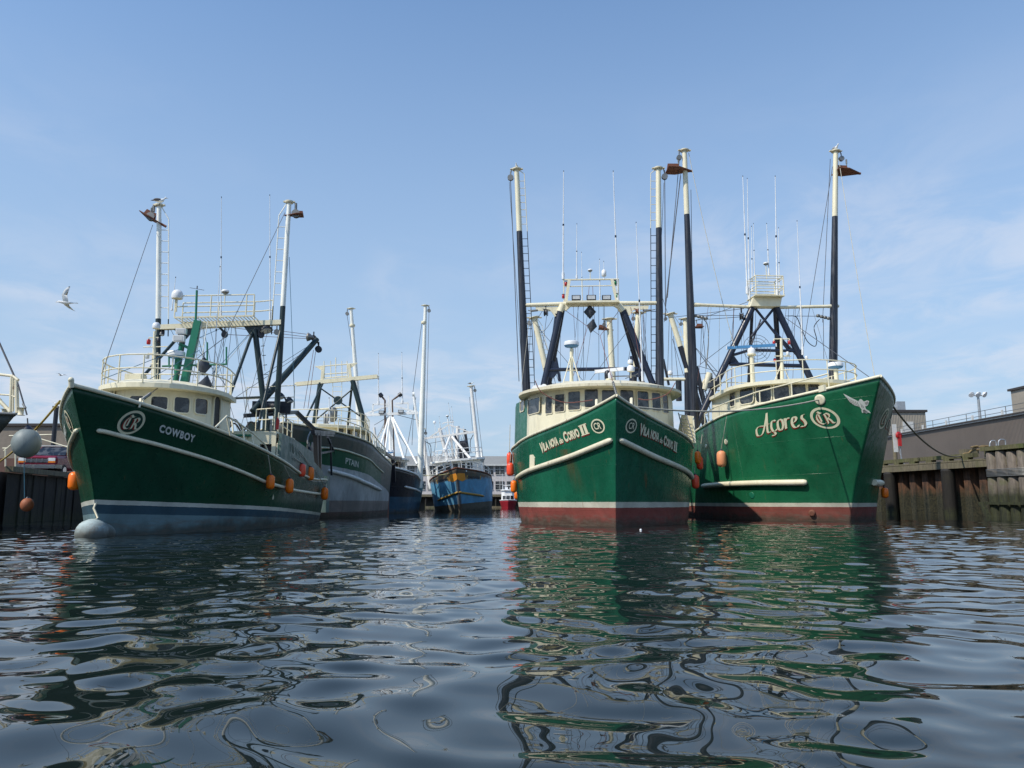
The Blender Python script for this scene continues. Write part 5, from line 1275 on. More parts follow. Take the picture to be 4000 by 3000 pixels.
rr_ = random.Random(9)
for b_o, gz, x_, hw, zd in ((vil, V5(500, 1100).z, vg, 3.4, 3.6), (ac, A7(400, 1160).z, ag, 4.0, 5.0)):
    for i in range(12):
        a = Vector((x_, rr_.uniform(-hw, hw), gz)); cable(b_o, a, (x_ + rr_.uniform(-5, 3), a.y + rr_.uniform(-1.2, 1.2), zd + rr_.uniform(0, 1.5)), rr_.choice(['wire', 'wire', 'rope', 'redrope']), .010, rr_.choice([0, 0, .2]))
    for i in range(5):
        y_ = rr_.uniform(-hw, hw) * .8; c_ = Vector((x_ - 1.5, y_, zd + rr_.uniform(.6, 1.6))); mb = MB(); block(mb, c_, .16, (.3, 1, 0)); mb.tube([c_, (x_, y_, gz)], .012, 5); mb.build('hanging_block', rr_.choice(['black', 'steel', 'rust']), b_o.root)
# ------------------------------------------------------------------ boats farther off
def simple_sheer(b, tab): return tab
# grey-green boat behind the near left one
cap = Boat('grey_trawler', 'weathered grey and green fishing boat lettered PTAIN, behind the COWBOY boat', 'fishing boat',
           (-12.1, 42.0), (-.03, 1), dict(stem=[(-1, -.2), (0, 0), (2, .6), (4.5, 1.5)], L=17.5, Bw=3.3, Bs=3.6, Ew=6, Es=7, pw=1.9, ps=2.0, q=.8, ztip=4.9, stern=(4, .93)))
cs = [R4(*p) for p in ((120, 938), (200, 940), (330, 960), (460, 1003), (560, 1050), (640, 1110), (700, 1172))]
cap_top = cap.fit_sheer(cs, 1)
def cap_paint(n, col, o):
    # broad panels of old paint: pale grey lower side, green name panel, dark brown-grey bulwark
    z = n.math('ADD', o[2], n.math('MULTIPLY', o[0], -.09)); v = n.obj()
    w1 = n.math('MULTIPLY', n.math('SUBTRACT', n.noise(v, 1.5, 4), .5), .12)
    z = n.math('ADD', z, w1); big = n.noise(n.obj((.8, .8, .5)), 1.2, 5, .65)
    up = n.mix(n.ramp(big, .35, .6), (.035, .055, .050), (.075, .072, .060))
    c = n.mix(n.math('GREATER_THAN', z, 4.05), col, up)
    gr = n.math('MULTIPLY', n.math('GREATER_THAN', z, 3.05), n.math('LESS_THAN', z, 4.06))
    c = n.mix(gr, c, n.mix(n.math('LESS_THAN', o[0], -10.5), (.012, .085, .045), up))
    s_ = n.noise(n.obj((2, 2, .2), (2, 2, 2)), 1.5, 6, .7); c = n.mix(n.math('MULTIPLY', n.ramp(s_, .55, .72), .55), c, (.06, .04, .03))
    return c
cap.H['raw'] = 0
cap.make_hull(hull_mat('old_grey_topsides', [(.35, (.13, .075, .06)), (1.0, (.24, .20, .18))], (.42, .43, .44), rust=.4, rough=.45, scuff=cap_paint), cap_top, rail='creamrust', rail_r=.05, n=60, m=18)
cap.rub([R4(*p) for p in ((300, 1222), (400, 1248), (480, 1275), (560, 1312), (640, 1350), (715, 1392))], .12, 'whiterust')
cap.rub([R4(*p) for p in ((240, 1075), (330, 1080), (420, 1098), (500, 1125), (560, 1150), (610, 1195), (660, 1240), (710, 1295))], .055, 'creamrust')
tv_, tf_ = text_mesh('PTAIN', .015, 0, 1.0)
lettering(cap, (tv_, tf_), R4(412, 1180), R4(495, 1206), R4(414, 1140), 'letterwhite', 'lettering', both=False)
mb = MB()
st_ = -17.2; mb.box((st_ - .7, 3.0, 1.75), (1.5, .12, 3.6)); mb.build('trawl_door', 'rust', cap.root)
gun_rail(cap, (-1.5, -12), .8, step=.8, sides=(1, -1), rails=(1.0,), r=.03)
kh = House(cap, ellfoot(4.5, 7.0, 2.6, 10.5), 3.4, 5.42, 'cream', .05); kh.roof(.3, .12, .15, 'cream', .3)
for p, wd, ht in (((385, 968), 32, 40), ((430, 980), 34, 42), ((475, 990), 34, 44), ((512, 1005), 20, 44)): kh.win(R4(*p), wd * .6028, ht * .6028, 'cream', .04)
railing([Vector((p.x, p.y * .95, kh.rooftop)) for p in kh.edge], .9, 'cream', kh.r, 1.1, (1.0, .5), .025, 'roof_railing', closed=True)
kg = -10.6; K = lambda x_, y_, k=kg: cap.X(R4(x_, y_), k)
mb = MB(); mb.bar(K(95, 665), K(622, 615), .28, .26); mb.tube([K(85, 662), K(120, 672)], .07, 6); mb.tube([K(600, 612), K(632, 618)], .06, 6); kb = mb.build('gantry_beam', 'cream', cap.root)
mb = MB()
for a, b_ in (((218, 552), (490, 530)), ((275, 600), (425, 590)), ((275, 625), (430, 612))): mb.tube([K(*a), K(*b_)], .04, 6)
for x0, x1, y0 in ((272, 262, 545), (436, 448, 535)): mb.bar(K(x0, y0), K(x1, 640), .2, .16, (1, 0, 0))
for x_ in (275, 318, 350, 390, 424): mb.tube([K(x_, 515 if x_ != 350 else 560), K(x_ + 2, 625)], .03, 5)
mb.prism([(p.y, p.z) for p in (K(220, 552), K(270, 548), K(268, 580))], .05, (kg, 0, 0), (0, 1, 0), (0, 0, 1)); mb.prism([(p.y, p.z) for p in (K(488, 532), K(438, 536), K(445, 562))], .05, (kg, 0, 0), (0, 1, 0), (0, 0, 1))
mb.build('light_frame', 'cream', kb)
mb = MB(); mb.tube([K(351, 560), K(351, 492)], .035, 6); mb.build('antenna', 'cream', kb)
for a, b_, k, r_ in (((250, 655), (212, 912), kg, .16), ((268, 658), (150, 905), -8, .07), ((460, 640), (568, 1030), kg, .18), ((458, 650), (432, 900), -12, .08)):
    t_ = K(*a); leg(cap, t_, extend(t_, K(*b_, k), 3.6), r_, 'dgreen')
for a, b_ in (((258, 695), (520, 880)), ((455, 700), (230, 890))): leg(cap, K(*a), K(*b_), .05, 'dgreen', 'cross_brace')
mb = MB(); mb.lathe([(.3, -.04), (.3, .04)], K(366, 770), 16, (1, 0, 0)); mb.build('brace_plate', 'dgreen', cap.root)
mb = MB(); ladder(mb, K(330, 900), K(332, 650), (0, 1, 0), .62, .3, .02); mb.build('ladder', 'cream', cap.root)
leg(cap, K(180, 832), K(440, 812), .06, 'cream', 'cross_beam'); whip(cap, K(310, 915, -8), K(308, 757, -8), .05)
mb = MB(); mb.lathe([(.12, 0), (.3, .2), (.32, .75), (.2, 1.0)], K(330, 910), 12); mb.build('exhaust_stack', 'steel', cap.root)
for x_ in (280, 297): mb = MB(); mb.lathe([(.09, 0), (.1, .6), (.04, .65)], K(x_, 920, -8), 8); mb.build('vent_pipe', 'steel', cap.root)
mb = MB(); q_ = cap.Y(R4(620, 1078), 3.2); mb.bar(q_, cap.Y(R4(715, 1140), 3.2), .18, .2); mb.bar(cap.Y(R4(715, 1140), 3.2), cap.Y(R4(775, 1150), 3.2), .18, .25); mb.bar(cap.Y(R4(722, 1150), 3.2), cap.Y(R4(727, 1300), 3.2), .3, .25, (1, 0, 0)); mb.bar(cap.Y(R4(765, 1170), 3.2), cap.Y(R4(770, 1310), 3.2), .15, .15, (1, 0, 0)); mb.build('stern_gallows', 'black', cap.root)
# dark blue and white boat behind it
dk_ = Boat('dark_trawler', 'dark blue fishing boat with white gantry and two tall white booms', 'fishing boat',
           (-11.9, 62.0), (-.02, 1), dict(stem=[(-1, -.2), (0, 0), (2, .6), (4.5, 1.5)], L=16.5, Bw=3.2, Bs=3.7, Ew=6, Es=7, pw=1.9, ps=2.0, q=.8, ztip=4.2, stern=(5, .8)))
dk_.make_hull(hull_mat('dark_blue_topsides', [(1.35, (.03, .085, .14))], (.006, .009, .022), rust=.02, rough=.3), [(0, 4.1), (3, 3.6), (6, 3.3), (9, 3.0), (12, 2.6), (14, 2.3), (16.5, 2.1)], rail='white', rail_r=.08, n=60, m=18)
dk_.rub([R4(*p) for p in ((795, 1328), (850, 1342), (900, 1365))], .1, 'whiterust')
dh_ = House(dk_, ellfoot(4.0, 6.5, 2.5, 8.6), 2.4, 4.6, 'white', .05); dh_.roof(.3, .12, .15, 'white', .3)
for p, wd, ht in (((780, 1185), 34, 36), ((740, 1185), 28, 36)): dh_.win(R4(*p), wd * .6028, ht * .6028, 'white', .04)
side_plate(dk_, [R4(*p) for p in ((728, 1195), (780, 1197), (820, 1210), (870, 1240), (900, 1262), (925, 1300))], 3.4, 'white', 'white_bulwark')
wg = -9.0; Wk = lambda x_, y_, k=wg: dk_.X(R4(x_, y_), k)
for (x0, y0), (x1, y1), (xa, ya), cut in (((450, 178), (503, 900), (458, 285), .8), ((932, 158), (897, 1230), (922, 265), .86)):
    t_ = Wk(x0, y0); b_ = extend(t_, Wk(x1, y1), 2.2); outrigger(dk_, b_, t_, .27, .15, cut, ('ivory', 'ivory'), 1 if x0 > 700 else -1, cap='cream', chain=b_ + Vector((0, .5, 2)))
    mb = MB(); c_ = Wk(xa, ya); mb.lathe([(.24, -.12), (.28, 0), (.24, .12)], c_, 12); mb.build('boom_collar', 'cream', dk_.root)
mb = MB(); mb.bar(Wk(515, 866), Wk(885, 850), .2, .24)
for a, b_ in (((515, 866), (690, 806)), ((730, 806), (880, 848)), ((592, 795), (690, 795)), ((740, 790), (820, 787)), ((592, 795), (592, 860)), ((820, 787), (820, 852)), ((692, 740), (700, 880)), ((710, 770), (715, 880))): mb.bar(Wk(*a), Wk(*b_), .13, .15)
mb.build('gantry_beam', 'white', dk_.root)
for a, b_, k, r_ in (((690, 880), (595, 1065), -11, .10), ((694, 885), (625, 1120), -7, .10), ((700, 885), (665, 1140), -5, .08), ((715, 880), (820, 1240), -7, .12), ((722, 880), (900, 1225), -5, .09), ((704, 880), (706, 1140), wg, .16), ((716, 880), (720, 1140), wg, .12)):
    t_ = Wk(*a); leg(dk_, t_, extend(t_, Wk(*b_, k), 4.2), r_, 'white')
mb = MB(); ladder(mb, Wk(602, 1065), Wk(686, 885), (0, 1, .5), .35, .4, .02); mb.build('ladder', 'white', dk_.root)
for xs_, tip in (((672, 1150), (650, 745)), ((728, 1150), (758, 740))):
    mb = MB(); p0 = Wk(xs_[0], xs_[1]); p1 = Wk(xs_[0] - (2 if tip[0] < 700 else 12), 770); p2 = Wk(*tip); mb.tube([p0, p1, p1.lerp(p2, .5), p2], [.10, .085, .085, .09], 8); mb.cur = 1; mb.tube([p2, p2 + (p2 - p1).normalized() * .35], [.2, .2], 8); mb.build('exhaust_pipe', ['brownpipe', 'black'], dk_.root)
for p, q in (((628, 795), (627, 468)), ((783, 790), (779, 462))): whip(dk_, Wk(*p), Wk(*q), .06)
for p in ((650, 848), (775, 843)): deck_light(dk_, Wk(*p) + Vector((.2, 0, 0)), (1, 0, 0), w_=.5)
radome(dk_, Wk(703, 1110, -6.5), .34, .3, kind='drum')
mb = MB(); t_ = Wk(855, 730); mb.tube([t_, extend(t_, Wk(905, 1100), 4)], .12, 8); mb.lathe([(.2, -.1), (.2, .1)], t_, 10, (0, 1, 0)); mb.build('cargo_boom', 'white', dk_.root)
mb = MB(); t_ = Wk(600, 945, -12); mb.tube([t_, t_ + Vector((0, .5, -3.5))], .12, 8); block(mb, t_ + Vector((0, .1, -.9)), .22); mb.build('cargo_boom', 'whiterust', dk_.root)
for a, b_, m in (((860, 740), (845, 1060), 'wire'), ((870, 750), (800, 1150), 'wire'), ((735, 860), (890, 900), 'wire'), ((722, 930), (850, 1130), 'wire'), ((700, 870), (600, 930), 'wire'), ((910, 260), (848, 740), 'wire')): cable(dk_, Wk(*a), Wk(*b_), m, .025)
# rusty blue boat
cr = Boat('blue_trawler', 'rust streaked light blue fishing boat lettered CRUSADER, far off between the rows', 'fishing boat',
          (-4.85, 73.0), (-.012, 1), dict(stem=[(-1, -.2), (0, 0), (2, .35), (4.6, 1.0)], L=18, Bw=2.75, Bs=3.1, Ew=5.5, Es=6, pw=1.9, ps=2.0, q=.8, ztip=4.1, stern=(4, .9)), roll=R(5.5))
def cr_rust(n, col, o):
    v = n.obj(); f = n.noise(n.obj((1.2, 1.2, .5)), 1.5, 7, .72, .5)
    z = n.math('ADD', o[2], n.math('MULTIPLY', n.noise(v, 2, 5), .8))
    col = n.mix(n.ramp(z, 3.25, 3.6), col, n.mix(n.ramp(f, .35, .65), (.14, .07, .03), (.06, .07, .06)))
    st = n.math('MULTIPLY', n.ramp(n.math('ABSOLUTE', o[1]), .28, .10), n.ramp(z, .3, 1.0)); col = n.mix(n.math('MULTIPLY', st, .85), col, n.mix(n.ramp(f, .3, .6), (.12, .05, .025), (.05, .04, .03)))
    return col
cr.make_hull(hull_mat('faded_blue_topsides', [(.75, (.11, .10, .075))], (.10, .31, .50), rust=.6, rough=.5, scuff=cr_rust), [(0, 4.1), (2, 3.75), (4, 3.45), (7, 3.1), (10, 2.8), (14, 2.5), (18, 2.4)], rail='rust', rail_r=.07, n=50, m=18)
cr.rub([RA(*p) for p in ((470, 1235), (400, 1262), (300, 1300), (200, 1345), (120, 1385))], .10, flat('yellow_rub_paint', (.45, .26, .05), .6))
RG = lambda x_, y_: (1660 + x_ * .11754, 1820 + y_ * .11754)
M['tanpatch'] = paint('orange_rust_primer', (.62, .24, .02), .5, .6, .15)
px_decal(cr, [RG(*p) for p in ((822, 290), (1030, 245), (1062, 330), (1068, 450), (935, 545), (822, 500))], 'tanpatch', 'primer_patch', .02)
sg = MB(); tv_, tf_ = text_mesh('CRUSADER', .03, 0, 1.0)
bgv = [(-.05, -.35, 0), (1.05, -.35, 0), (1.05, 1.35, 0), (-.05, 1.35, 0)]
a_, _ = cr.hit(RA(195, 1118)); b2, _ = cr.hit(RA(338, 1082)); c2_, _ = cr.hit(RA(193, 1088))
ux = (b2.x - a_.x, b2.z - a_.z); vz = (0, c2_.z - a_.z)
for sd in (-1, 1):
    if sd < 0: args = (a_.x, a_.z, ux, vz, sd)
    else: args = (b2.x, b2.z, (-ux[0], -ux[1]), vz, sd)
    cr.decal(bgv, [(0, 1, 2, 3)], *args, flat('yellow_name_board', (.42, .27, .06), .6), 'name_board', .015); cr.decal(tv_, tf_, *args, 'black', 'lettering', .03)
crh = House(cr, [(-10, -2.3), (-3.4, -2.3), (-2.9, -1.6), (-2.7, 0), (-2.9, 1.6), (-3.4, 2.3), (-10, 2.3)], 2.8, 4.95, 'white', .08); crh.roof(.3, .14, .08, 'white', .3)
for p, wd, ht in (((240, 935), 70, 70), ((335, 915), 68, 70), ((430, 900), 66, 70), ((520, 890), 66, 70), ((615, 890), 70, 70)): crh.win(RA(*p), wd * .3014, ht * .3014, 'white', .06, rnd=.1)
railing([Vector((p.x, p.y * .9, crh.rooftop)) for p in crh.edge], 1.0, 'white', crh.r, 1.3, (1.0, .6), .035, 'roof_railing', closed=True)
gun_rail(cr, (.2, -10), .8, 'whiterust', 1.3, (1, -1), (1.0, .5), .035)
qg = -7.0; Q = lambda x_, y_, k=qg: cr.X(RA(x_, y_), k)
mb = MB(); mb.bar(Q(20, 542), Q(695, 452), .2, .2)
for a, b_ in (((85, 530), (335, 365)), ((370, 370), (600, 455)), ((335, 365), (370, 370)), ((340, 365), (355, 520))): mb.bar(Q(*a), Q(*b_), .12, .12)
mb.tube([Q(255, 350), Q(290, 335), Q(410, 325)], .05, 6); mb.build('gantry_beam', 'whiterust', cr.root)
for a, b_, k, r_ in (((355, 520), (280, 720), -5, .12), ((385, 520), (620, 800), -5, .14), ((355, 520), (210, 840), -9, .09), ((370, 520), (400, 800), -9, .12)): leg(cr, Q(*a), Q(*b_, k), r_, 'whiterust')
for (x0, y0), (x1, y1), cut in (((638, 0), (738, 930), .6), ((-40, 20), (80, 1000), .6)):
    t_ = Q(x0, y0); 
    if x0 > 0:
        t_ = cr.X(R4(1228, 680), qg)
    else: t_ = cr.X(R4(1085 - 165, 700), qg) if False else Q(-8, 420)
    b_ = extend(t_, Q(x1, y1), 2.6); outrigger(cr, b_, t_, .22, .17, cut, ('whiterust', 'whiterust'), 1, cap='creamrust', chain=b_ + Vector((0, .5, 1.5)))
for a, b_ in (((222, 405), (270, 590)), ((460, 380), (455, 560))): mb = MB(); mb.tube([Q(*a, -11), Q(*b_, -11), extend(Q(*a, -11), Q(*b_, -11), 4.0)], [.2, .22, .2], 8); ladder(mb, Q(a[0] + 15, a[1] + 10, -11), Q(b_[0] + 15, b_[1], -11), (0, 1, 0), .5, .5, .03); mb.build('cargo_boom', 'whiterust', cr.root)
radome(cr, Q(158, 345), .16, 2.6, pm='white'); radome(cr, Q(325, 262), .18, .3, kind='mush', pm='black'); whip(cr, Q(395, 520), Q(338, 85), .05); whip(cr, Q(408, 490), Q(378, 135), .05); whip(cr, Q(232, 400), Q(217, 260), .04)
mb = MB(); mb.tube([Q(330, 285), Q(335, 365)], .06, 6); mb.build('mast_post', 'white', cr.root)
q_ = Q(302, 690, -4.5); radome(cr, q_, .26, 1.6, kind='drum', pm='white')
mb = MB(); mb.box((-9.5, .4, 5.6), (1.2, 1.0, 2.2)); mb.lathe([(.5, -.4), (.5, .4)], Vector((-8.8, .5, 6.9)), 12, (0, 1, 0)); mb.tube([(-9, .2, 6), (-8.6, -.4, 8.2)], .12, 6); mb.tube([(-9, .9, 6), (-9.2, .7, 8.6)], .15, 6); mb.build('winch_gear', 'black', cr.root)
for k in range(7): 
    a = Q(250 + 40 * k, 520 - 6 * k, -8); cable(cr, a, Vector((-8.5, .3 * (k - 3) * .8, 5.4)), 'wire', .02)
for a, b_ in (((90, 605), (270, 570)), ((490, 550), (640, 545)), ((610, 0), (655, 470)), ((520, 500), (600, 690)), ((180, 470), (150, 790))): cable(cr, Q(*a), Q(*b_), 'wire', .022)
mb = MB(); mb.tube(smooth_pts([Q(660, 490), Q(625, 560), Q(620, 640), Q(628, 720)], 5), .04, 6); mb.tube(smooth_pts([Q(35, 580), Q(100, 620), Q(112, 700), Q(108, 790)], 5), .04, 6); mb.build('slack_hose', 'rubber', cr.root)
mb = MB(); h_, n_ = cr.hit(RA(568, 962)); mb.lathe([(.08, 0), (.07, .05)], (h_ or Vector((-.6, .8, 3.5))), 10, n_ or Vector((1, .5, 0))); mb.build('bow_fairlead', 'radome', cr.root)
# two more boats mostly hidden behind the right-hand pair
def rear_boat(name, label, org, back, H, paintcol, sheer):
    b = Boat(name, label, 'fishing boat', org, back, H); b.make_hull(hull_mat(name + '_paint', [(.7, (.2, .05, .04))], paintcol, rust=.3), sheer, rail='cream', n=40, m=12); return b
rbt = rear_boat('green_trawler', 'fishing boat hidden behind the VILA NOVA boat, only its raked booms showing', (5.9, 55.0), (.06, 1), dict(stem=[(-1, -.2), (0, 0), (2, .4), (4.6, 1.2)], L=19, Bw=3.4, Bs=3.8, Ew=6, Es=7, pw=1.9, ps=2, q=.8, ztip=4.2, stern=(4, .9)), (.012, .1, .06), [(0, 4.2), (4, 3.6), (10, 3.0), (19, 2.6)])
T5 = lambda x_, y_, k=-8.0: rbt.X(R5(x_, y_), k)
rh_ = House(rbt, ellfoot(3.5, 6, 2.9, 9), 2.9, 5.0, 'cream', .05); rh_.roof(.3, .12, .12, 'cream')
for (x0, y0), (xc, yc), (x1, y1), cut, ld in (((345, 1185), (375, 1355), (450, 1650), .64, 1), ((885, 1195), (905, 1420), (912, 1650), .52, 0), ((1095, 1150), (1082, 1330), (1060, 1650), .62, 0)):
    t_ = T5(x0, y0); b_ = extend(t_, T5(x1, y1), 3.0); outrigger(rbt, b_, t_, .28, .24, cut, ('black', 'cream'), -1, lad=(0, 1, 0) if ld else None, lad_from=.1, lad_to=.95)
leg(rbt, T5(1050, 1460), T5(1045, 1640), .2, 'navy'); leg(rbt, T5(500, 1470), T5(530, 1640), .12, 'navy')
for a, b_ in (((320, 1220), (300, 1600)), ((345, 1250), (345, 1640)), ((380, 1240), (520, 1640)), ((1110, 1200), (1130, 1640)), ((1075, 1200), (1020, 1500)), ((1130, 1200), (1160, 1620))): cable(rbt, T5(*a), T5(*b_), 'wire', .022)
rb2 = rear_boat('green_trawler', 'fishing boat hidden between the VILA NOVA and Açores boats, only its rig showing', (14.6, 66.0), (0.0, 1), dict(stem=[(-1, -.2), (0, 0), (2, .4), (4.6, 1.2)], L=19, Bw=3.4, Bs=3.8, Ew=6, Es=7, pw=1.9, ps=2, q=.8, ztip=4.2, stern=(4, .9)), (.012, .1, .06), [(0, 4.2), (4, 3.6), (10, 3.0), (19, 2.6)])
TC = lambda x_, y_, k=-6.0: rb2.X(RC(x_, y_), k)
rh2 = House(rb2, ellfoot(3.5, 6, 2.9, 9), 2.9, 5.2, 'cream', .05); rh2.roof(.3, .12, .12, 'cream')
for (x0, y0), (x1, y1), cut, ld in (((105, 215), (330, 930), .30, 1), ((272, 270), (300, 1250), .66, 0)):
    t_ = TC(x0, y0); b_ = extend(t_, TC(x1, y1), 3.0); outrigger(rb2, b_, t_, .30, .26, .80 if ld else .66, ('black', 'cream'), -1, lad=(0, 1, 0) if ld else None, lad_from=.3, lad_to=.95)
leg(rb2, TC(35, 915), TC(310, 918), .16, 'cream', 'gantry_beam'); leg(rb2, TC(195, 935), TC(200, 1150), .28, 'black'); leg(rb2, TC(290, 930), TC(295, 1300), .3, 'black')
radome(rb2, TC(105, 870), .25, .4)
leg(rb2, TC(530, 850), TC(470, 1030), .3, 'creamrust', 'cargo_boom'); leg(rb2, TC(530, 850), TC(450, 960), .1, 'creamrust', 'cargo_boom')
mb = MB(); block(mb, TC(555, 950), .4); mb.build('pulley_block', 'black', rb2.root)
for a, b_ in (((95, 260), (75, 900)), ((120, 270), (125, 900)), ((140, 450), (190, 900)), ((130, 480), (250, 880)), ((445, 290), (430, 760)), ((120, 880), (540, 850)), ((400, 770), (640, 840)), ((10, 0), (75, 200)), ((70, 0), (40, 300)), ((385, 590), (620, 900))): cable(rb2, TC(*a), TC(*b_), 'wire', .025)
leg(rb2, TC(30, 700), TC(90, 980), .12, 'black'); leg(rb2, TC(385, 780), TC(480, 1210), .22, 'black')
mb = MB(); ladder(mb, TC(405, 1000), TC(470, 1250), (0, 1, 0), .6, .45, .04); mb.build('ladder', 'black', rb2.root)
# the bow poking in at the left edge
lf = Boat('grey_trawler', 'dark grey fishing boat at the left edge, only its flared bow showing', 'fishing boat',
          (-17.9, 24.6), (-.97, .25), dict(stem=[(-1, -.2), (0, 0), (1, .4), (2.4, 1.3), (3.6, 2.35)], L=18, Bw=2.4, Bs=3.2, Ew=7, Es=7, pw=1.7, ps=1.9, q=1.0, ztip=3.62, stern=(4, .9)))
lf.make_hull(hull_mat('dull_grey_topsides', [(.5, (.08, .03, .025))], (.055, .065, .06), rust=.5, rough=.5), [(0, 3.62), (2, 3.62), (5, 3.6), (9, 3.6), (18, 3.6)], rail='steel', rail_r=.045, n=40, m=14)
Lk = lambda x_, y_, k=.3: lf.Y(RB(x_, y_), k)
mb = MB()
for a, b_, r_ in (((90, 335), (80, 610), .05), ((102, 340), (100, 600), .03), ((125, 360), (132, 610), .06), ((-60, 310), (0, 318), .04), ((0, 318), (100, 330), .05), ((0, 470), (80, 475), .03), ((80, 475), (130, 495), .03), ((100, 330), (138, 362), .05), ((-40, 480), (0, 520), .07), ((0, 520), (80, 605), .06)): mb.tube([Lk(*a), Lk(*b_)], r_, 6)
mb.build('bow_pulpit', 'creamrust', lf.root)
cable(lf, Lk(-30, 20), Lk(140, 400), 'wire', .03); cable(lf, Lk(140, 400), Lk(205, 625), 'wire', .025)
for c_ in (Lk(160, 600), Lk(35, 610)):
    mb = MB(); mb.lathe([(.13, -.12), (.08, -.1), (.08, .1), (.13, .12)], c_, 10); mb.build('mooring_bitt', 'creamrust', lf.root) 
leg(lf, Lk(175, 540), Lk(195, 575), .035, 'steel', 'turnbuckle')
# ------------------------------------------------------------------ piers, buildings, far shore
def struct(o): o['kind'] = 'structure'; return o
def slab(poly, z0, z1, mat, name, kind=True):
    mb = MB(); n = len(poly); mb.add([(x, y, z0) for x, y in poly] + [(x, y, z1) for x, y in poly], [tuple(range(n))[::-1], tuple(range(n, 2 * n))] + [(i, (i + 1) % n, n + (i + 1) % n, n + i) for i in range(n)])
    o = mb.build(name, mat)
    return struct(o) if kind else o
def timber(name, col, col2=None, moss=.4, z_wet=None, vs=6.0):
    n = NT(name); g = n.noise(n.obj((vs, vs, .8)), 2, 6, .7); b = n.noise(n.obj(), .9, 5, .6)
    c = n.mix(n.ramp(g, .3, .7), tuple(x * .45 for x in col), col)
    c = n.mix(n.math('MULTIPLY', n.ramp(b, .5, .68), moss), c, col2 or (.07, .085, .02))
    if z_wet is not None:
        o = n.sepz(); f = n.ramp(n.math('ADD', o[2], n.math('MULTIPLY', n.noise(n.obj((1, 1, 1)), 2.5, 5), .9)), z_wet + .9, z_wet + .2)
        c = n.mix(f, c, n.mix(n.ramp(g, .3, .7), (.010, .012, .008), (.045, .050, .018)))
    n.set(c, .8); n.bump(g, .5, .03); return n.m
def rustpile():
    n = NT('rusted_sheet_piling'); o = n.sepz(); v = n.obj(); a = n.noise(n.obj((3, 3, .8)), 1.5, 6, .7); b = n.noise(v, 8, 5, .7)
    c = n.mix(n.ramp(a, .3, .7), (.035, .022, .016), (.17, .080, .042)); c = n.mix(n.ramp(b, .6, .75), c, (.05, .03, .02))
    zz_ = n.math('ADD', o[2], n.math('MULTIPLY', a, 1.4))
    c = n.mix(n.ramp(zz_, 2.9, 1.9), c, n.mix(n.ramp(b, .35, .65), (.012, .014, .009), (.050, .046, .024)))
    n.set(c, .85); n.bump(b, .5, .03); return n.m
def siding(name, col, per=.3, rough=.5):
    n = NT(name); wv = n.t.nodes.new('ShaderNodeTexWave'); wv.wave_type = 'BANDS'; wv.bands_direction = 'Y' if name != 'tan_siding' else 'X'
    n.lk(n.obj((1, 1, 1)), wv.inputs[0]); wv.inputs['Scale'].default_value = .5 / per; a = n.noise(n.obj((.15, .15, .3)), 1, 4)
    c = n.mix(n.ramp(a, .35, .65), tuple(x * .85 for x in col), col); s_ = n.noise(n.obj((2, 2, .1)), 1, 5, .7)
    c = n.mix(n.math('MULTIPLY', n.ramp(s_, .5, .75), .35), c, tuple(x * .6 for x in col)); n.set(c, rough); n.bump(wv.outputs[0], .8, .05); return n.m
M['oldwood'] = timber('weathered_timber', (.20, .17, .11)); M['mosswood'] = timber('mossy_timber', (.14, .13, .06), (.07, .09, .02), .7, vs=3)
M['wetwood'] = timber('tarred_piles', (.022, .019, .016), (.05, .045, .02), .4, .3); M['dolphin'] = timber('grey_timber_piles', (.20, .165, .135), (.09, .10, .035), .6, 1.5)
M['pile'] = rustpile(); M['brownsiding'] = siding('brown_metal_siding', (.135, .108, .088)); M['tansiding'] = siding('tan_siding', (.33, .29, .235), .4)
M['tanwall'] = flat('tan_wall', (.24, .20, .16), .8); M['whitetrim'] = flat('white_trim', (.6, .6, .58), .5); M['darkroof'] = flat('dark_roof', (.05, .045, .045), .8)
M['asphalt'] = flat('quay_asphalt', (.09, .085, .08), .9); M['pinkwall'] = flat('pale_rendered_wall', (.60, .56, .55), .85); M['greyroof'] = flat('grey_shingle_roof', (.27, .27, .26), .9)
M['galv'] = flat('galvanised_steel', (.42, .44, .46), .35, .5)
# right quay
pd = Vector((-.170, 1, 0)).normalized(); p0 = Vector((31.0, 50, 0))
E = lambda y: p0 + pd * ((y - 50) / pd.y)
slab([(E(20).x + .3, 20), (400, 20), (400, 400), (E(128).x + .3, 400), (E(128).x + .3, 128)], -2, 3.55, 'asphalt', 'right_quay_ground')
mb = MB(); pts = []; s = 0; L = 110; per = 1.5; ou = Vector((-pd.y, pd.x, 0)) * 1.0
k = 0
while s < L:
    for ds, off in ((0, 0), (.42, 0), (.60, .48), (1.17, .48)): pts.append(E(20) + pd * (s + ds) + ou * (off + .05))
    s += per * .9
mb.grid([[p + Vector((0, 0, z)) for z in (-2, -1, 0, 1, 2, 3.3)] for p in pts], False)
spw = mb.build('sheet_pile_wall', 'pile'); tag(spw, 'rusty steel sheet piling under the right pier, lit orange below the deck edge', 'retaining wall')
dock = empty('timber_pier_edge', 'mossy timber edge beam and deck along the right pier', 'pier', E(50))
def pbar(a, b, w, h, z, off, mat, name):
    mb = MB(); p, q = E(a) + ou * off - E(50), E(b) + ou * off - E(50); mb.bar(p + Vector((0, 0, z)), q + Vector((0, 0, z)), w, h); return mb.build(name, mat, dock)
pbar(20, 49.2, .45, .45, 3.95, .85, 'mosswood', 'curb_beam')
for y0, y1 in ((50.2, 55.1), (55.2, 60.4), (60.5, 68), (68.1, 90), (90.1, 125)): pbar(y0, y1, .40, .26, 3.93, .88, 'mosswood', 'curb_beam')
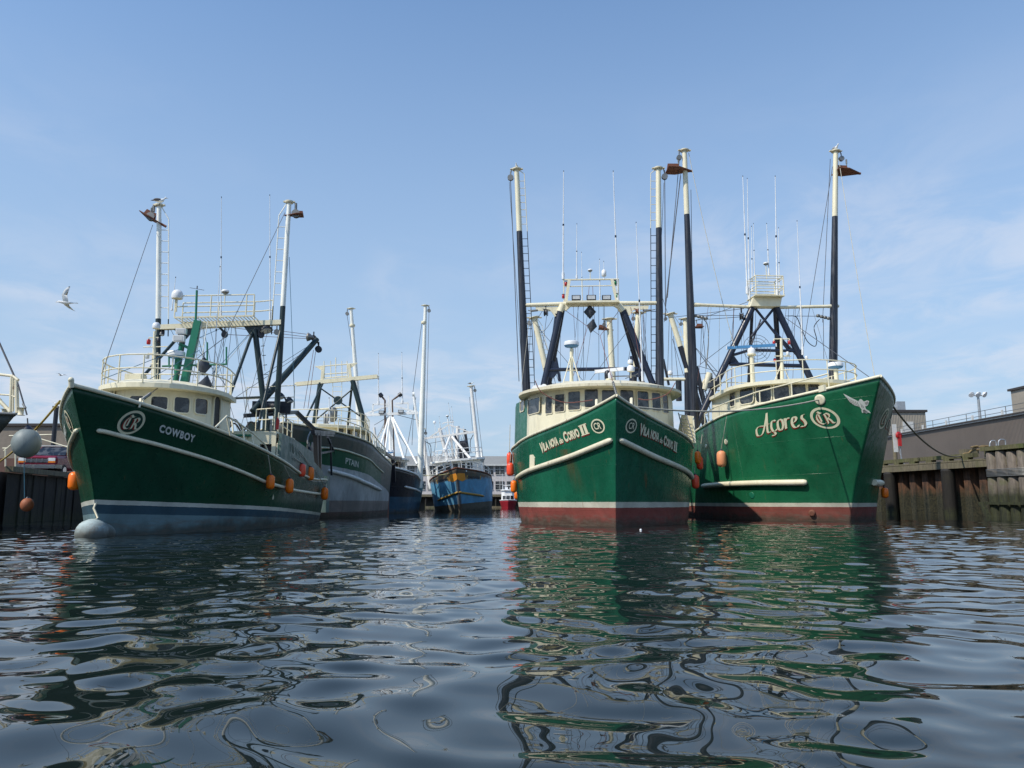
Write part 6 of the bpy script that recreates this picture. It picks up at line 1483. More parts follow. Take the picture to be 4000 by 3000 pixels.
for i in range(34): y = 50.6 + i * 1.7; pbar(y, y + .55, .40, .14, 3.73, .88, 'mosswood', 'curb_block')
pbar(20, 126, 1.7, .10, 3.61, .30, 'oldwood', 'deck_planks')
pbar(20, 126, .40, .40, 3.33, 1.0, 'oldwood', 'wale_beam')
mb = MB()
for i, y in enumerate((52.6, 58.6, 64.6, 71, 78, 85)):
    c = E(y) + ou * 1.0; o = MB(); prof = [(.40, -2)]
    z = -2.0
    while z < 3.0: prof += [(.44, z + .03), (.40, z + .12)]; z += .15
    prof.append((.30, 3.15)); o.lathe(prof, (0, 0, 0), 14); f = o.build('rubber_pile', 'wetwood'); f.location = c
    tag(f, ['dark ribbed fender pile beside the galvanised ladder, second rusty bay', 'dark ribbed fender pile between the orange sheet piles, left of the nearer one', 'dark ribbed fender pile in the shade right of the Açores bow', 'dark ribbed fender pile deep in the shade behind the bow', 'dark fender pile hidden beyond the bow', 'farthest dark fender pile along the right pier'][i], 'fender pile', 'dark fender piles of the right pier')
# galvanised post and ladder hoops
l0 = at(RD(1195, 390), 49.6); lb = Vector((l0.x, l0.y, .6)); ldr = empty('pier_ladder', 'galvanised ladder with two hoop handrails at the near end of the right pier', 'ladder', lb)
mb = MB(); mb.bar((0, 0, -1.5), (0, 0, l0.z - lb.z + .2), .28, .12, (0, 1, 0)); mb.bar((.34, .05, -1.5), (.34, .05, l0.z - lb.z), .08, .12, (0, 1, 0))
for i in range(14): mb.bar((0, 0, -.6 + i * .3), (.34, .05, -.6 + i * .3), .04, .04)
mb.build('rails', 'galv', ldr)
for (xa, xb, yt, yb_) in ((1165, 1262, 262, 372), (1290, 1396, 245, 400)):
    q = [at(RD(xa, yb_), 49.9), at(RD(xa + 3, yt + 40), 49.9), at(RD(xa + 22, yt + 6), 49.9), at(RD((xa + xb) / 2, yt), 49.9), at(RD(xb - 22, yt + 6), 49.9), at(RD(xb - 3, yt + 40), 49.9), at(RD(xb, yb_ - 20), 49.9)]
    mb = MB(); mb.tube([p - lb for p in smooth_pts(q, 4)], .04, 8); mb.build('hoop_handrail', 'galv', ldr)
# dolphin of timber piles at the right edge
db_ = E(48.55) + ou * .75; dl = empty('pile_cluster', 'cluster of thick grey timber piles bound with wire rope at the right edge', 'pile cluster', db_)
D_ = lambda a, o, z=0: -pd * a + ou * o + Vector((0, 0, z))
for a, o, r, h in ((0, .35, .36, 4.0), (.80, .38, .37, 4.05), (1.60, .35, .36, 3.95), (2.4, .36, .36, 4.0), (.4, -.25, .34, 4.1), (1.2, -.25, .34, 4.1), (2.0, -.25, .34, 4.1)):
    mb = MB(); mb.lathe([(r * 1.10, -2.4), (r * 1.08, 1.9), (r * 1.02, 2.35), (r * .96, 2.45), (r * .95, h - .05), (r * .8, h)], D_(a, o), 14); mb.build('pile', 'dolphin', dl)
mb = MB()
for k in range(6): z = 2.50 + k * .08; mb.tube([D_(-.42, -.3, z), D_(-.42, .5, z), D_(-.1, .76, z), D_(2.6, .78, z), D_(2.85, .4, z), D_(2.85, -.3, z)], .032, 6)
mb.build('wire_binding', 'steel', dl)
mb = MB(); mb.bar(D_(-.9, .80, .85), D_(2.9, .84, .82), .14, .16); mb.build('cross_timber', 'dolphin', dl)
mb = MB(); mb.bar(D_(-.6, .9, .8), D_(.5, 1.0, -.8), .22, .22); mb.build('cross_timber', 'dolphin', dl)
mb = MB(); mb.bar(D_(-.45, .2, 4.22), D_(2.9, .2, 4.22), 1.2, .26); mb.build('cap_timber', 'mosswood', dl)
# mooring blocks on the pier
a = at(RD(770, 440), 51.5); mb = MB(); mb.box((a.x + .45, a.y, 4.15), (1.0, .6, .5)); o = mb.build('mooring_block', 'oldwood'); tag(o, 'squat timber mooring block on the right pier with a frayed rope over it', 'mooring block')
mb = MB()
rp = [at(RD(*p), 51.2) for p in ((765, 480), (800, 450), (860, 440), (905, 400), (960, 370), (1000, 350), (1060, 352), (1165, 372))]
mb.tube(smooth_pts(rp, 4), .06, 7); mb.tube(smooth_pts([p + Vector((.05, 0, .07 * (i % 3))) for i, p in enumerate(rp[2:])], 4), .05, 6); mb.tube(smooth_pts([at(RD(*p), 51.1) for p in ((890, 360), (940, 345), (1000, 345), (1040, 385), (980, 392))], 4), .05, 6)
o = mb.build('coiled_rope', flat('yellowed_rope', (.24, .17, .08), .9)); tag(o, 'yellow frayed rope bundled on the timber block of the right pier', 'rope')
# warehouse
wh = empty('warehouse', 'long brown metal warehouse with a railed flat roof behind the right pier', 'building', (46.8, 60, 3.55))
mb = MB(); mb.box((15, 0, 2.7), (30, 78, 5.4)); mb.build('wall', 'brownsiding', wh)
mb = MB(); mb.box((14.9, 0, 5.47), (30.5, 78.5, .14)); mb.cur = 1; mb.box((-.18, 0, 5.43), (.12, 78.6, .28)); mb.build('roof', ['darkroof', 'whitetrim'], wh)
mb = MB()
for z in (6.15, 6.65): mb.tube([(1.6, -38, z), (1.6, 38, z)], .03, 6)
for i in range(24): mb.tube([(1.6, -38 + i * 3.3, 5.5), (1.6, -38 + i * 3.3, 6.65)], .035, 6, False)
mb.build('roof_railing', 'steel', wh)
for y in (-8, 3, 14, 25, 33): 
    mb = MB(); mb.lathe([(1.9, 0), (1.85, .15), (1.5, .38), (.8, .52), (.1, .56)], (3.6, y, 5.54), 20); mb.build('roof_vent', 'darkroof', wh)
for i in range(14):
    mb = MB(); mb.bar((.2, -30 + i * 4.8, 5.5), (.2, -30 + i * 4.8, 6.1), .16, .16, (0, 1, 0)); mb.build('roof_post', 'whitetrim', wh)
mb = MB(); mb.tube([(-.25, 4, 0), (-.25, 4, 4.6)], .09, 8); mb.tube([(-.25, 5.2, 0), (-.25, 5.2, .9)], .05, 6); mb.tube([(-.25, 2.4, 0), (-.25, 2.4, .9)], .05, 6); mb.tube([(-.25, 2.4, .85), (-.25, 5.2, .85)], .04, 6); mb.build('drain_pipe', 'galv', wh)
mb = MB(); mb.lathe([(.16, -.1), (.2, 0), (.1, .15)], (-.25, 0, 4.2), 10, (-1, 0, 0)); mb.build('wall_lamp', 'galv', wh)
tb = empty('tan_building', 'tan flat-roofed building with one pale window behind the warehouse', 'building', (62.0, 121, 3.55))
mb = MB(); mb.box((0, 4, 5.75), (7.0, 8, 11.5)); mb.build('wall', 'tansiding', tb); mb = MB(); mb.box((0, 4, 11.65), (7.5, 8.5, .35)); mb.build('roof', 'darkroof', tb)
mb = MB(); mb.cur = 0; mb.box((.6, -.04, 8.9), (1.7, .12, 2.1)); mb.build('window', 'whitetrim', tb); mb = MB(); mb.box((1.0, 3, 12.6), (1.3, 1.3, 1.8)); mb.box((.2, 3, 12.2), (.4, .4, .8)); mb.build('roof_unit', 'galv', tb)
tb2 = empty('tan_building', 'tall tan building cut off by the right edge above the warehouse', 'building', (80.2, 103, 3.55))
mb = MB(); mb.box((0, 0, 6.4), (20, 8, 12.8)); mb.build('wall', 'tansiding', tb2); mb = MB(); mb.box((0, 0, 12.95), (20.6, 8.6, .3)); mb.build('roof', 'darkroof', tb2)
# floodlight mast
fx = at(R9(1032, 660), 108); fl = empty('floodlight_mast', 'tall floodlight mast with a ring of lamps beyond the warehouse roof', 'light mast', (fx.x, 108, 3.55)); ht = at(R9(1018, 478), 108).z - 3.55
mb = MB(); mb.tube([(0, 0, 0), (0, 0, ht)], [.3, .16], 10); mb.tube([(-1.1, 0, ht), (1.1, 0, ht)], .08, 6); mb.build('pole', 'galv', fl)
for i in range(6): mb = MB(); mb.lathe([(.12, -.25), (.32, 0), (.34, .15)], (-1.15 + i * .46, (.3 if i % 2 else -.3), ht + .05 + .25 * (i % 2)), 10, (.2 * (i - 2.5), -1, -.7)); mb.build('lamp', 'radome', fl)
# life ring stand on the right pier
sp_ = at(R9(400, 960), 60.5); stn = empty('life_ring_stand', 'red life ring hung on a white board on the right pier', 'life ring stand', (sp_.x, 60.5, 3.66))
t_ = at(R9(395, 742), 60.5)
mb = MB(); mb.box((-.05, 0, (t_.z - 3.66) * .78), (.32, .06, 2.2)); mb.build('board', 'whitetrim', stn)
mb = MB(); mb.tube([(.28, -.08, 0), (.28, -.05, 2.2)], .04, 6); mb.tube([(.55, -.08, 0), (.1, -.05, 1.4)], .03, 6); mb.build('bracket', 'galv', stn)
mb = MB(); mb.lathe([(.12, -.09), (.26, -.09), (.30, 0), (.26, .09), (.12, .09)], (.2, -.12, 2.45), 16, (.4, -1, 0)); mb.box((.22, -.15, 2.05), (.24, .14, .9)); mb.build('life_ring', 'redlamp', stn)
b_ = at(R9(372, 770), 61); mb = MB(); mb.lathe([(.16, 0), (.14, b_.z - 3.7)], (0, 0, 0), 10); o = mb.build('timber_post', 'oldwood'); o.location = (b_.x, 61, 3.66); tag(o, 'bare brown timber post standing left of the life ring', 'post')
# left quay
slab([(-24.0, 42), (-22.0, 33.2), (-90, 35), (-200, 35), (-200, 400), (-27.5, 400), (-26.5, 110)], -2, 2.2, 'asphalt', 'left_quay_ground')
lw = empty('timber_quay_wall', 'dark timber quay wall with a stringer along its top, left behind the bow', 'quay wall', (-23, 38, 0))
def wall_run(a, b, mat='wetwood', top=2.15, off=.22):
    a, b = Vector((*a, 0)), Vector((*b, 0)); d = (b - a); L = d.length; d.normalize(); n_ = Vector((d.y, -d.x, 0)) * off; rows = []; s = 0; o = Vector((-23, 38, 0))
    i = 0
    while s < L:
        j = (.09 if i % 5 == 0 else .0) + random.uniform(0, .03)
        for e in (0.01, .29): rows.append([a + d * (s + e) + n_ * (1 + j * 3) + Vector((0, 0, z)) - o for z in (-2, 0, 1, top)])
        s += .31; i += 1
    mb = MB(); mb.grid(rows, False); mb.build('planking', mat, lw)
    mb = MB(); mb.bar(a + n_ * 1.5 + Vector((0, 0, 2.32)) - o, b + n_ * 1.5 + Vector((0, 0, 2.32)) - o, .32, .24); mb.build('stringer', 'oldwood', lw)
wall_run((-90, 35), (-22.0, 33.2)); wall_run((-22.0, 33.2), (-24.0, 42)); wall_run((-24.0, 42), (-26.5, 110))
sh = empty('brown_shed', 'low tan brown shed behind the red vehicle on the left quay', 'building', (-42, 62, 2.2))
mb = MB(); mb.box((1.5, 3, 2.4), (13, 6, 4.8)); mb.build('wall', 'tanwall', sh); mb = MB(); mb.box((1.5, 3, 4.9), (13.4, 6.4, .2)); mb.build('roof', 'darkroof', sh)
mb = MB(); mb.box((1.5, -.03, 1.1), (12.9, .08, 2.2)); mb.build('lower_cladding', flat('brown_cladding', (.12, .06, .045), .8), sh)
pq = at(RB(404, 870), 46); pl = empty('timber_post', 'dark post with a gull on top behind the red vehicle', 'post', (pq.x, 46, 2.2)); pt_ = at(RB(402, 572), 46)
mb = MB(); mb.tube([(0, 0, 0), (0, 0, pt_.z - 2.2)], .13, 10); mb.build('shaft', 'black', pl); mb = MB(); mb.box((0, 0, pt_.z - 2.15), (.36, .3, .1)); mb.build('cap', 'steel', pl)
pipe = MB(); 
for (xa, ya), (xb, yb_) in (((70, 785), (395, 776)), ((150, 752), (280, 750)), ((42, 880), (42, 1020)), ((118, 905), (118, 1018)), ((20, 880), (60, 880)), ((280, 752), (285, 800)), ((150, 752), (152, 810)), ((280, 800), (545, 880)), ((150, 800), (30, 900))): pipe.tube([at(RB(xa, ya), 39.4), at(RB(xb, yb_), 39.4)], .035, 6)
o = pipe.build('pipe_railing', 'cream'); tag(o, 'pale pipe railing on the left quay around the red vehicle', 'railing')
# red four-wheel-drive
car = empty('parked_truck', 'dark red four-wheel-drive with a white roof, nose towards the water on the left quay', 'car', (-24.95, 40.5, 2.2), R(-84))
W = .98
def car_part(name, mat, fn, parent=None): mb = MB(); fn(mb); return mb.build(name, mat, parent or car)
M['carred'] = flat('dark_red_car_paint', (.20, .010, .025), .22); M['chrome'] = flat('chrome', (.6, .6, .62), .15, .9); M['headlight'] = flat('clear_lens', (.75, .78, .78), .08); M['indicator'] = flat('amber_lens', (.8, .22, .02), .2)
def loft(mb, st):
    rows = []
    for x, hw, z0, z1, r in st:
        row = []
        for yy, z in ((-hw * .96, z0), (-hw, z0 + .12), (-hw, z1 - r), (-hw + r * .6, z1), (0, z1 + .03), (hw - r * .6, z1), (hw, z1 - r), (hw, z0 + .12), (hw * .96, z0)): row.append(Vector((x, yy, z)))
        rows.append(row)
    mb.grid(rows, False); mb.add(rows[0], [tuple(range(9))[::-1]]); mb.add(rows[-1], [tuple(range(9))])
body = car_part('body', 'carred', lambda m: loft(m, [(0.02, W * .92, .50, 1.02, .10), (-.10, W, .45, 1.10, .12), (-1.25, W, .42, 1.18, .12), (-1.3, W, .42, 1.18, .1), (-4.5, W, .42, 1.15, .1), (-4.65, W * .97, .5, 1.1, .1)]))
car_part('cab', 'carred', lambda m: loft(m, [(-1.35, W * .93, 1.1, 1.16, .05), (-1.95, W * .84, 1.1, 1.72, .12), (-4.3, W * .84, 1.1, 1.74, .12), (-4.6, W * .88, 1.1, 1.2, .05)]), body)
car_part('roof', 'whitetrim', lambda m: m.box((-3.1, 0, 1.77), (2.5, 1.5, .06)), body)
def ws(m):
    m.add([(-1.32, -.80, 1.20), (-1.32, .80, 1.20), (-1.86, .68, 1.67), (-1.86, -.68, 1.67)], [(0, 1, 2, 3)])
car_part('windscreen', 'glass', ws, body).location = (.03, 0, .02)
for s_ in (1, -1):
    car_part('side_window', 'glass', lambda m: m.add([(-1.75, s_ * .905, 1.22), (-2.9, s_ * .905, 1.22), (-2.9, s_ * .85, 1.62), (-2.1, s_ * .85, 1.62)], [(0, 1, 2, 3)]), body)
    h = car_part('headlight', ['headlight', 'indicator'], lambda m: (m.box((.03, s_ * .74, .93), (.05, .34, .16)), setattr(m, 'cur', 1), m.box((.03, s_ * .74, .80), (.05, .36, .08))), body)
    car_part('wing_mirror', 'black', lambda m: m.box((-1.5, s_ * 1.1, 1.25), (.1, .18, .15)), body)
    for x in (-.9, -3.7):
        w_ = car_part('wheel', 'rubber', lambda m: m.lathe([(.30, -.13), (.38, -.10), (.38, .10), (.30, .13)], (x, s_ * .86, .38), 18, (0, 1, 0))); car_part('rim', 'chrome', lambda m: m.lathe([(.2, -.14), (.2, .14)], (x, s_ * .87, .38), 14, (0, 1, 0)), w_)
def grille(m):
    m.box((.03, 0, .87), (.04, 1.08, .22)); m.cur = 1
    for z in (.80, .86, .92): m.box((.06, 0, z), (.02, 1.06, .018))
    for y in (-.54, -.27, 0, .27, .54): m.box((.062, y, .87), (.02, .02, .22))
car_part('grille', ['black', 'chrome'], grille, body); car_part('bumper', 'chrome', lambda m: (m.bar((.10, -.96, .56), (.10, .96, .56), .12, .2), m.bar((.10, .94, .56), (-.5, 1.0, .56), .1, .2), m.bar((.10, -.94, .56), (-.5, -1.0, .56), .1, .2)), body)
# far shore
slab([(-300, 131), (300, 131), (600, 900), (-600, 900)], -1.5, 1.9, 'asphalt', 'far_shore_ground')
fb = empty('harbour_building', 'long pale three-storey building with dark windows and grey roof on the far shore', 'building', (0, 136, 1.9))
X0, X1 = -22, 14; zt = at((1950, 1817), 136).z - 1.9
mb = MB(); mb.box(((X0 + X1) / 2, 5, zt / 2), (X1 - X0, 10, zt)); mb.build('wall', 'pinkwall', fb)
zr_ = at((1950, 1782), 136).z - 1.9
mb = MB(); mb.add([(X0 - .5, -.5, zt - .05), (X1 + .5, -.5, zt - .05), (X1 + .5, 5, zr_ + .3), (X0 - .5, 5, zr_ + .3), (X1 + .5, 10.5, zt - .05), (X0 - .5, 10.5, zt - .05), (X0 - .5, -.5, zt + .15), (X1 + .5, -.5, zt + .15)], [(0, 1, 7, 6), (6, 7, 2, 3), (3, 2, 4, 5), (6, 3, 5, 0), (7, 1, 4, 2)]); mb.cur = 1; mb.box(((X0 + X1) / 2, -.45, zt + .02), (X1 - X0 + 1, .3, .3)); mb.build('roof', ['greyroof', 'whitetrim'], fb)
wx = at(RA(1005, 950), 136).x; dxw = 145 * .3014 / 3000 * 136
for r_, (ya, yb_) in enumerate(((898, 1010), (1095, 1205))):
    za, zb_ = at(RA(1005, ya), 136).z - 1.9, at(RA(1005, yb_), 136).z - 1.9
    for i in range(-10, 8):
        x = wx + i * dxw
        if X0 + 1 < x < X1 - 1:
            mb = MB(); mb.cur = 1; mb.box((x, -.02, (za + zb_) / 2), (1.55, .10, za - zb_)); mb.cur = 0
            mb.bar((x, -.09, zb_), (x, -.09, za), .08, .06, (0, 1, 0)); mb.bar((x - .78, -.09, zb_ + (za - zb_) * .62), (x + .78, -.09, zb_ + (za - zb_) * .62), .06, .07); mb.bar((x - .78, -.09, zb_), (x + .78, -.09, zb_), .08, .08)
            w_ = mb.build('window', ['whitetrim', 'glass'], fb)
mb = MB(); zb_ = at(RA(1000, 1262), 131).z
fd = empty('far_dock', 'dark timber dock on piles below the pale building on the far shore', 'dock', (0, 129, 0))
mb.box((-4, 1, zb_ - .25), (70, 3.5, .4)); mb.build('deck', 'oldwood', fd)
for i in range(46): mb = MB(); x = -36 + i * 1.45; mb.tube([(x, -.4, -1.5), (x, -.4, zb_ - .3)], .16, 7); mb.build('pile', 'wetwood', fd)
mb = MB(); mb.box((-4, 2.4, .6), (70, .2, 3)); mb.build('back_wall', 'wetwood', fd)
mb = MB(); mb.box((-3, 0, .12), (22, 1.6, .3)); o = mb.build('floating_pontoon', 'oldwood'); o.location = (0, 126.5, 0); tag(o, 'low grey floating pontoon beside the small red boat', 'pontoon')
# small red boat
rx = at(RA(1112, 1430), 122).x
rbo = Boat('small_red_boat', 'small white cabin boat with a red hull at the far dock', 'motor boat', (rx, 121.0), (0, 1), dict(stem=[(-1, -.1), (0, 0), (1, .3), (1.4, .4)], L=7, Bw=1.05, Bs=1.35, Ew=2, Es=1.8, pw=2, ps=2.5, q=.8, ztip=1.3, stern=(2, .95)))
rbo.make_hull(flat('red_boat_paint', (.36, .02, .03), .35), [(0, 1.25), (2, 1.15), (7, 1.0)], rail='white', rail_r=.06, n=24, m=8)
rh = House(rbo, [(-5.5, -1.1), (-1.4, -1.1), (-1.0, -.6), (-1.0, .6), (-1.4, 1.1), (-5.5, 1.1)], .8, 2.75, 'white', .08); rh.roof(.15, .10, .08, 'white', .1)
for p, wd, ht in (((1062, 1320), 40, 75), ((1112, 1318), 44, 75), ((1162, 1320), 40, 75)): rh.win(RA(*p), wd * .3014, ht * .3014, 'white', .05, rnd=.1)
mb = MB(); mb.box((-2.0, -.3, 3.1), (.5, .5, .35)); mb.box((-2.2, .5, 3.1), (.5, .6, .2)); mb.tube([(-2, -.9, 2.9), (-2, -.95, 5.4)], .04, 5); mb.tube([(-1.2, -.8, 2.9), (-1.2, -.8, 3.5), (-1.2, .8, 3.5), (-1.2, .8, 2.9)], .04, 5); mb.build('roof_gear', 'radome', rbo.root)
# trees on the far shore
def leafmat(name, c0, c1):
    n = NT(name); a = n.noise(n.obj(), .8, 4, .6); return n.set(n.mix(n.ramp(a, .35, .65), c0, c1), .7)
M['leaf'] = leafmat('tree_leaves', (.022, .045, .016), (.06, .095, .03)); M['bark'] = flat('bark', (.06, .045, .035), .9)
def tree(x, y, h, wd, label, seed):
    rng = random.Random(seed); t = empty('broadleaf_tree', label, 'tree', (x, y, 1.9), group='trees beyond the far shore')
    mb = MB(); mb.tube([(0, 0, 0), (.1, 0, h * .3), (-.1, .1, h * .7)], [.28, .2, .07], 7)
    cl = []
    for i in range(22):
        a = rng.uniform(0, 6.28); r = wd * rng.uniform(.15, .9) / 2; z = h * rng.uniform(.28, .98); r *= max(.25, math.sin(math.pi * min(.95, (z / h - .15) / .95)))
        cl.append((Vector((r * math.cos(a), r * math.sin(a), z)), rng.uniform(.10, .20) * h))
    for c, r in cl[:9]: mb.tube([(0, 0, h * .25 + c.z * .2), c * .6 + Vector((0, 0, c.z * .2)), c], [.12, .08, .03], 5)
    mb.build('trunk', 'bark', t); mb = MB()
    for c, r in cl:
        for k in range(95):
            d = Vector((rng.gauss(0, 1), rng.gauss(0, 1), rng.gauss(0, .8))); d = d.normalized() * r * rng.uniform(.4, 1.1); p = c + d; s_ = rng.uniform(.10, .22)
            u = Vector((rng.gauss(0, 1), rng.gauss(0, 1), rng.gauss(0, 1))).normalized(); v = u.cross(Vector((rng.gauss(0, 1), rng.gauss(0, 1), 1))).normalized()
            mb.add([p - u * s_, p + v * s_ * .6, p + u * s_, p - v * s_ * .6], [(0, 1, 2, 3)])
    mb.build('crown', 'leaf', t)
for i, (px_, py_, Y, wd, lb_) in enumerate(((1655, 1795, 150, 6.5, 'dark green tree showing between the white booms and the rusty blue boat'), (1612, 1830, 148, 5, 'low dark tree behind the dark blue boat stern'), (1690, 1845, 152, 5, 'low dark tree just left of the rusty blue boat wheelhouse'), (1560, 1850, 155, 6, 'dark tree mostly hidden behind the white gantry legs'), (1500, 1862, 158, 7, 'farthest left dark tree behind the white gantry'))):
    q = at((px_, py_), Y); tree(q.x, Y, q.z - 1.9, wd, lb_, i + 3)
# ------------------------------------------------------------------ fenders, ropes, stabilisers, gulls, buoys
def hung(b, p, rp, lp, mat, label, rope, x=None, push=.0, capmat='darkcap', ropex=None):
    """fender hanging on a hull, by the pixel of its centre and its half sizes in pixels"""
    if x is None:
        h, n_ = b.hit(p)
        if h is None: h = b.Y(p, 3.15); n_ = Vector((0, 1, 0))
        c = h; nn = Vector((n_.x, n_.y, 0)).normalized(); d = (b.W(c) - CAMP).length; r = rp * d / 3050; c = c + nn * (r * 1.02 + .07)
    else:
        c = b.X(p, x); d = (b.W(c) - CAMP).length; r = rp * d / 3050
    L = 2 * lp * d / 3050; w_ = b.W(c)
    top = None
    if rope is not None:
        if x is None:
            h2, _ = b.hit(rope); top = b.W(h2 + Vector((0, .12 if h2.y > 0 else -.12, 0))) if h2 is not None else b.W(b.Y(rope, c.y))
        else: top = b.W(b.X(rope, x))
    return fender(w_, (0, 0, 0), r, L, mat, label, top, capmat=capmat)
for p, rp, lp, mt, lb_, rope in (((430, 1075), 29, 50, 'orange', 'orange fender nearest the doorway on the COWBOY boat, first of five', (430, 880)), ((567, 1103), 28, 52, 'orange', 'orange fender hanging just above the pale rub rail, second of five', (548, 960)),
        ((655, 990), 28, 46, 'redorange', 'only red fender on the COWBOY side, higher than its neighbours', (642, 900)), ((718, 1015), 27, 48, 'orange', 'orange fender right of the red one near the stern', (680, 850)), ((825, 1158), 25, 44, 'orange', 'small orange fender lowest at the COWBOY stern', (790, 980))):
    q = R3(*p); hung(cow, q, rp * .5426, lp * .5426, mt, lb_, R3(*rope))
hung(cow, R1(537, 1067), 38 * .5426, 58 * .5426, 'orange', 'orange fender under the bow on the far side of the COWBOY boat', R1(520, 900), x=-2.6)
for p, rp, lp, mt, lb_, rope, x in (((187, 918), 23, 52, 'redorange', 'red orange fender partly hidden behind another at the left side of the VILA NOVA hull', (192, 640), -7.6), ((193, 1002), 30, 54, 'redorange', 'large red orange fender at the left edge of the VILA NOVA hull', (198, 860), -6.2),
        ((222, 1142), 26, 50, 'orange', 'orange fender below the red one at the left side of the VILA NOVA hull', (228, 1070), -6.2), ((245, 1212), 20, 34, 'orange', 'small orange fender lowest at the left side of the VILA NOVA hull', (245, 1150), -8.0),
        ((1712, 908), 25, 52, 'orange', 'orange fender squeezed between the two green hulls', (1715, 800), -10.6), ((1728, 950), 26, 54, 'redorange', 'red fender behind the orange one between the two green hulls', (1748, 720), -11.4), ((1692, 1103), 31, 55, 'redorange', 'red fender lowest between the two green hulls', (1678, 970), -9.2)):
    hung(vil, R6(*p), rp * .4823, lp * .4823, mt, lb_, R6(*rope), x=x)
hung(ac, R8(395, 918), 37 * .4823, 64 * .4823, 'pinkorange', 'sun-faded pinkish fender hanging on the Açores starboard side', R8(410, 575))
hung(ac, R8(1672, 1193), 25 * .4823, 38 * .4823, 'orange', 'orange fender at the far right side of the Açores bow above the water', R8(1676, 1145), x=-2.4)
# big grey ball fender at the left edge
c = lf.Y(R1(190, 795), .3); cw = lf.W(c); rb_ = 92 * .5426 * (cw - CAMP).length / 3060
o = empty('ball_fender', 'large round grey ball fender hanging from the bow at the left edge', 'fender', cw)
mb = MB(); mb.ball((0, 0, 0), rb_, 24, (.9, .9, 1)); mb.build('body', 'greyvinyl', o); mb = MB(); mb.lathe([(rb_ * .34, rb_ * .93), (rb_ * .22, rb_ * 1.08), (rb_ * .1, rb_ * 1.2)], (0, 0, 0), 14); mb.build('cap', 'darkcap', o)
mb = MB(); mb.tube([(0, 0, rb_ * 1.15), lf.W(lf.Y(R1(197, 615), .3)) - cw], .02, 6); mb.build('rope', 'wire', o)
c2 = lf.Y(R1(195, 1238), .3); cw2 = lf.W(c2); r2 = 42 * .5426 * (cw2 - CAMP).length / 3060
o = empty('ball_fender', 'orange ball fender on a thin line by the left quay, shade painted into its colour', 'fender', cw2); mb = MB(); mb.ball((0, 0, 0), r2, 20, (.9, .9, 1)); mb.build('body', 'shadeorange', o)
mb = MB(); mb.lathe([(r2 * .3, r2 * .94), (r2 * .15, r2 * 1.15)], (0, 0, 0), 10); mb.build('cap', 'darkcap', o); mb = MB(); mb.tube([(-.1, 0, r2 * 1.0), lf.W(lf.Y(R1(172, 705), .2)) - cw2], .012, 5); mb.build('rope', 'bluerope', o)
# white net float on the water
q = water_at(R6(1250, 1497)); mb = MB(); mb.ball((0, 0, 0), .04, 12); o = mb.build('net_float', 'radome'); o.location = q + Vector((0, 0, .015)); tag(o, 'tiny white float on the water before the VILA NOVA bow', 'float')
def rope(p, q, d, r, mat, name, label, cat='mooring rope', n=24):
    mb = MB(); mb.tube(sag(p, q, d, n), r, 7); o = mb.build(name, mat); return tag(o, label, cat)
h1, _ = vil.near(R6(1200, 482)); h2, _ = ac.near(R8(1148, 440))
rope(vil.W(h1 + Vector((0, -.2, .12))), ac.W(h2 + Vector((0, -.1, 0))), .35, .035, 'rope', 'mooring_rope', 'pale mooring rope stretched between the VILA NOVA and Açores bows')
a = ac.X(R9(345, 530), -1.0); rope(ac.W(a), at(RD(770, 480), 51.3), .9, .05, 'brownrope', 'mooring_rope', 'brown sagging mooring rope from the Açores bow to the right pier')
a = cow.X(R1(432, 492), -1.6); rope(cow.W(a), Vector((at(R1(-60, 960), 36).x, 36, at(R1(-60, 960), 36).z)), .25, .035, flat('yellow_rope', (.42, .30, .05), .8), 'mooring_rope', 'yellow mooring rope from the COWBOY bow down to the left quay')
rope(at(RE(780, 1058), 76), cr.W(cr.near(RA(365, 990))[0]), .2, .03, flat('pale_yellow_rope', (.40, .38, .18), .8), 'mooring_rope', 'thin pale rope from the dark blue boat to the rusty blue bow')
# stabilisers
hk = lambda b, Z, p, x: b.W(b.X(Z(*p), x))
bird(hk(cow, R2, (370, 225), xg) , (-1, -.1, 0), 0, .62, 'rusty stabiliser at the left boom head of the COWBOY boat, tilted', R(28))
bird(hk(cow, R2, (1392, 215), xg), (1, .2, 0), 0, .42, 'small dark stabiliser at the right boom head of the COWBOY boat', R(5))
bird(hk(ac, R7, (165, 215), ag), (-1, 0, 0), 0, 1.0, 'rusty stabiliser at the left boom head of the Açores boat', R(3))
bird(hk(ac, R7, (1255, 228), ag), (-1, 0, 0), 0, 1.0, 'rusty stabiliser at the right boom head of the Açores boat', R(6))
bird(hk(rbt, R5, (855, 1225), -8.0), (-1, 0, 0), 0, .75, 'rusty stabiliser on a boom seen through the VILA NOVA gantry', R(8))
bird(hk(rb2, RC, (390, 300), -6.0), (1, 0, 0), 0, .8, 'rusty stabiliser peeking out right of the Açores left boom', R(0))
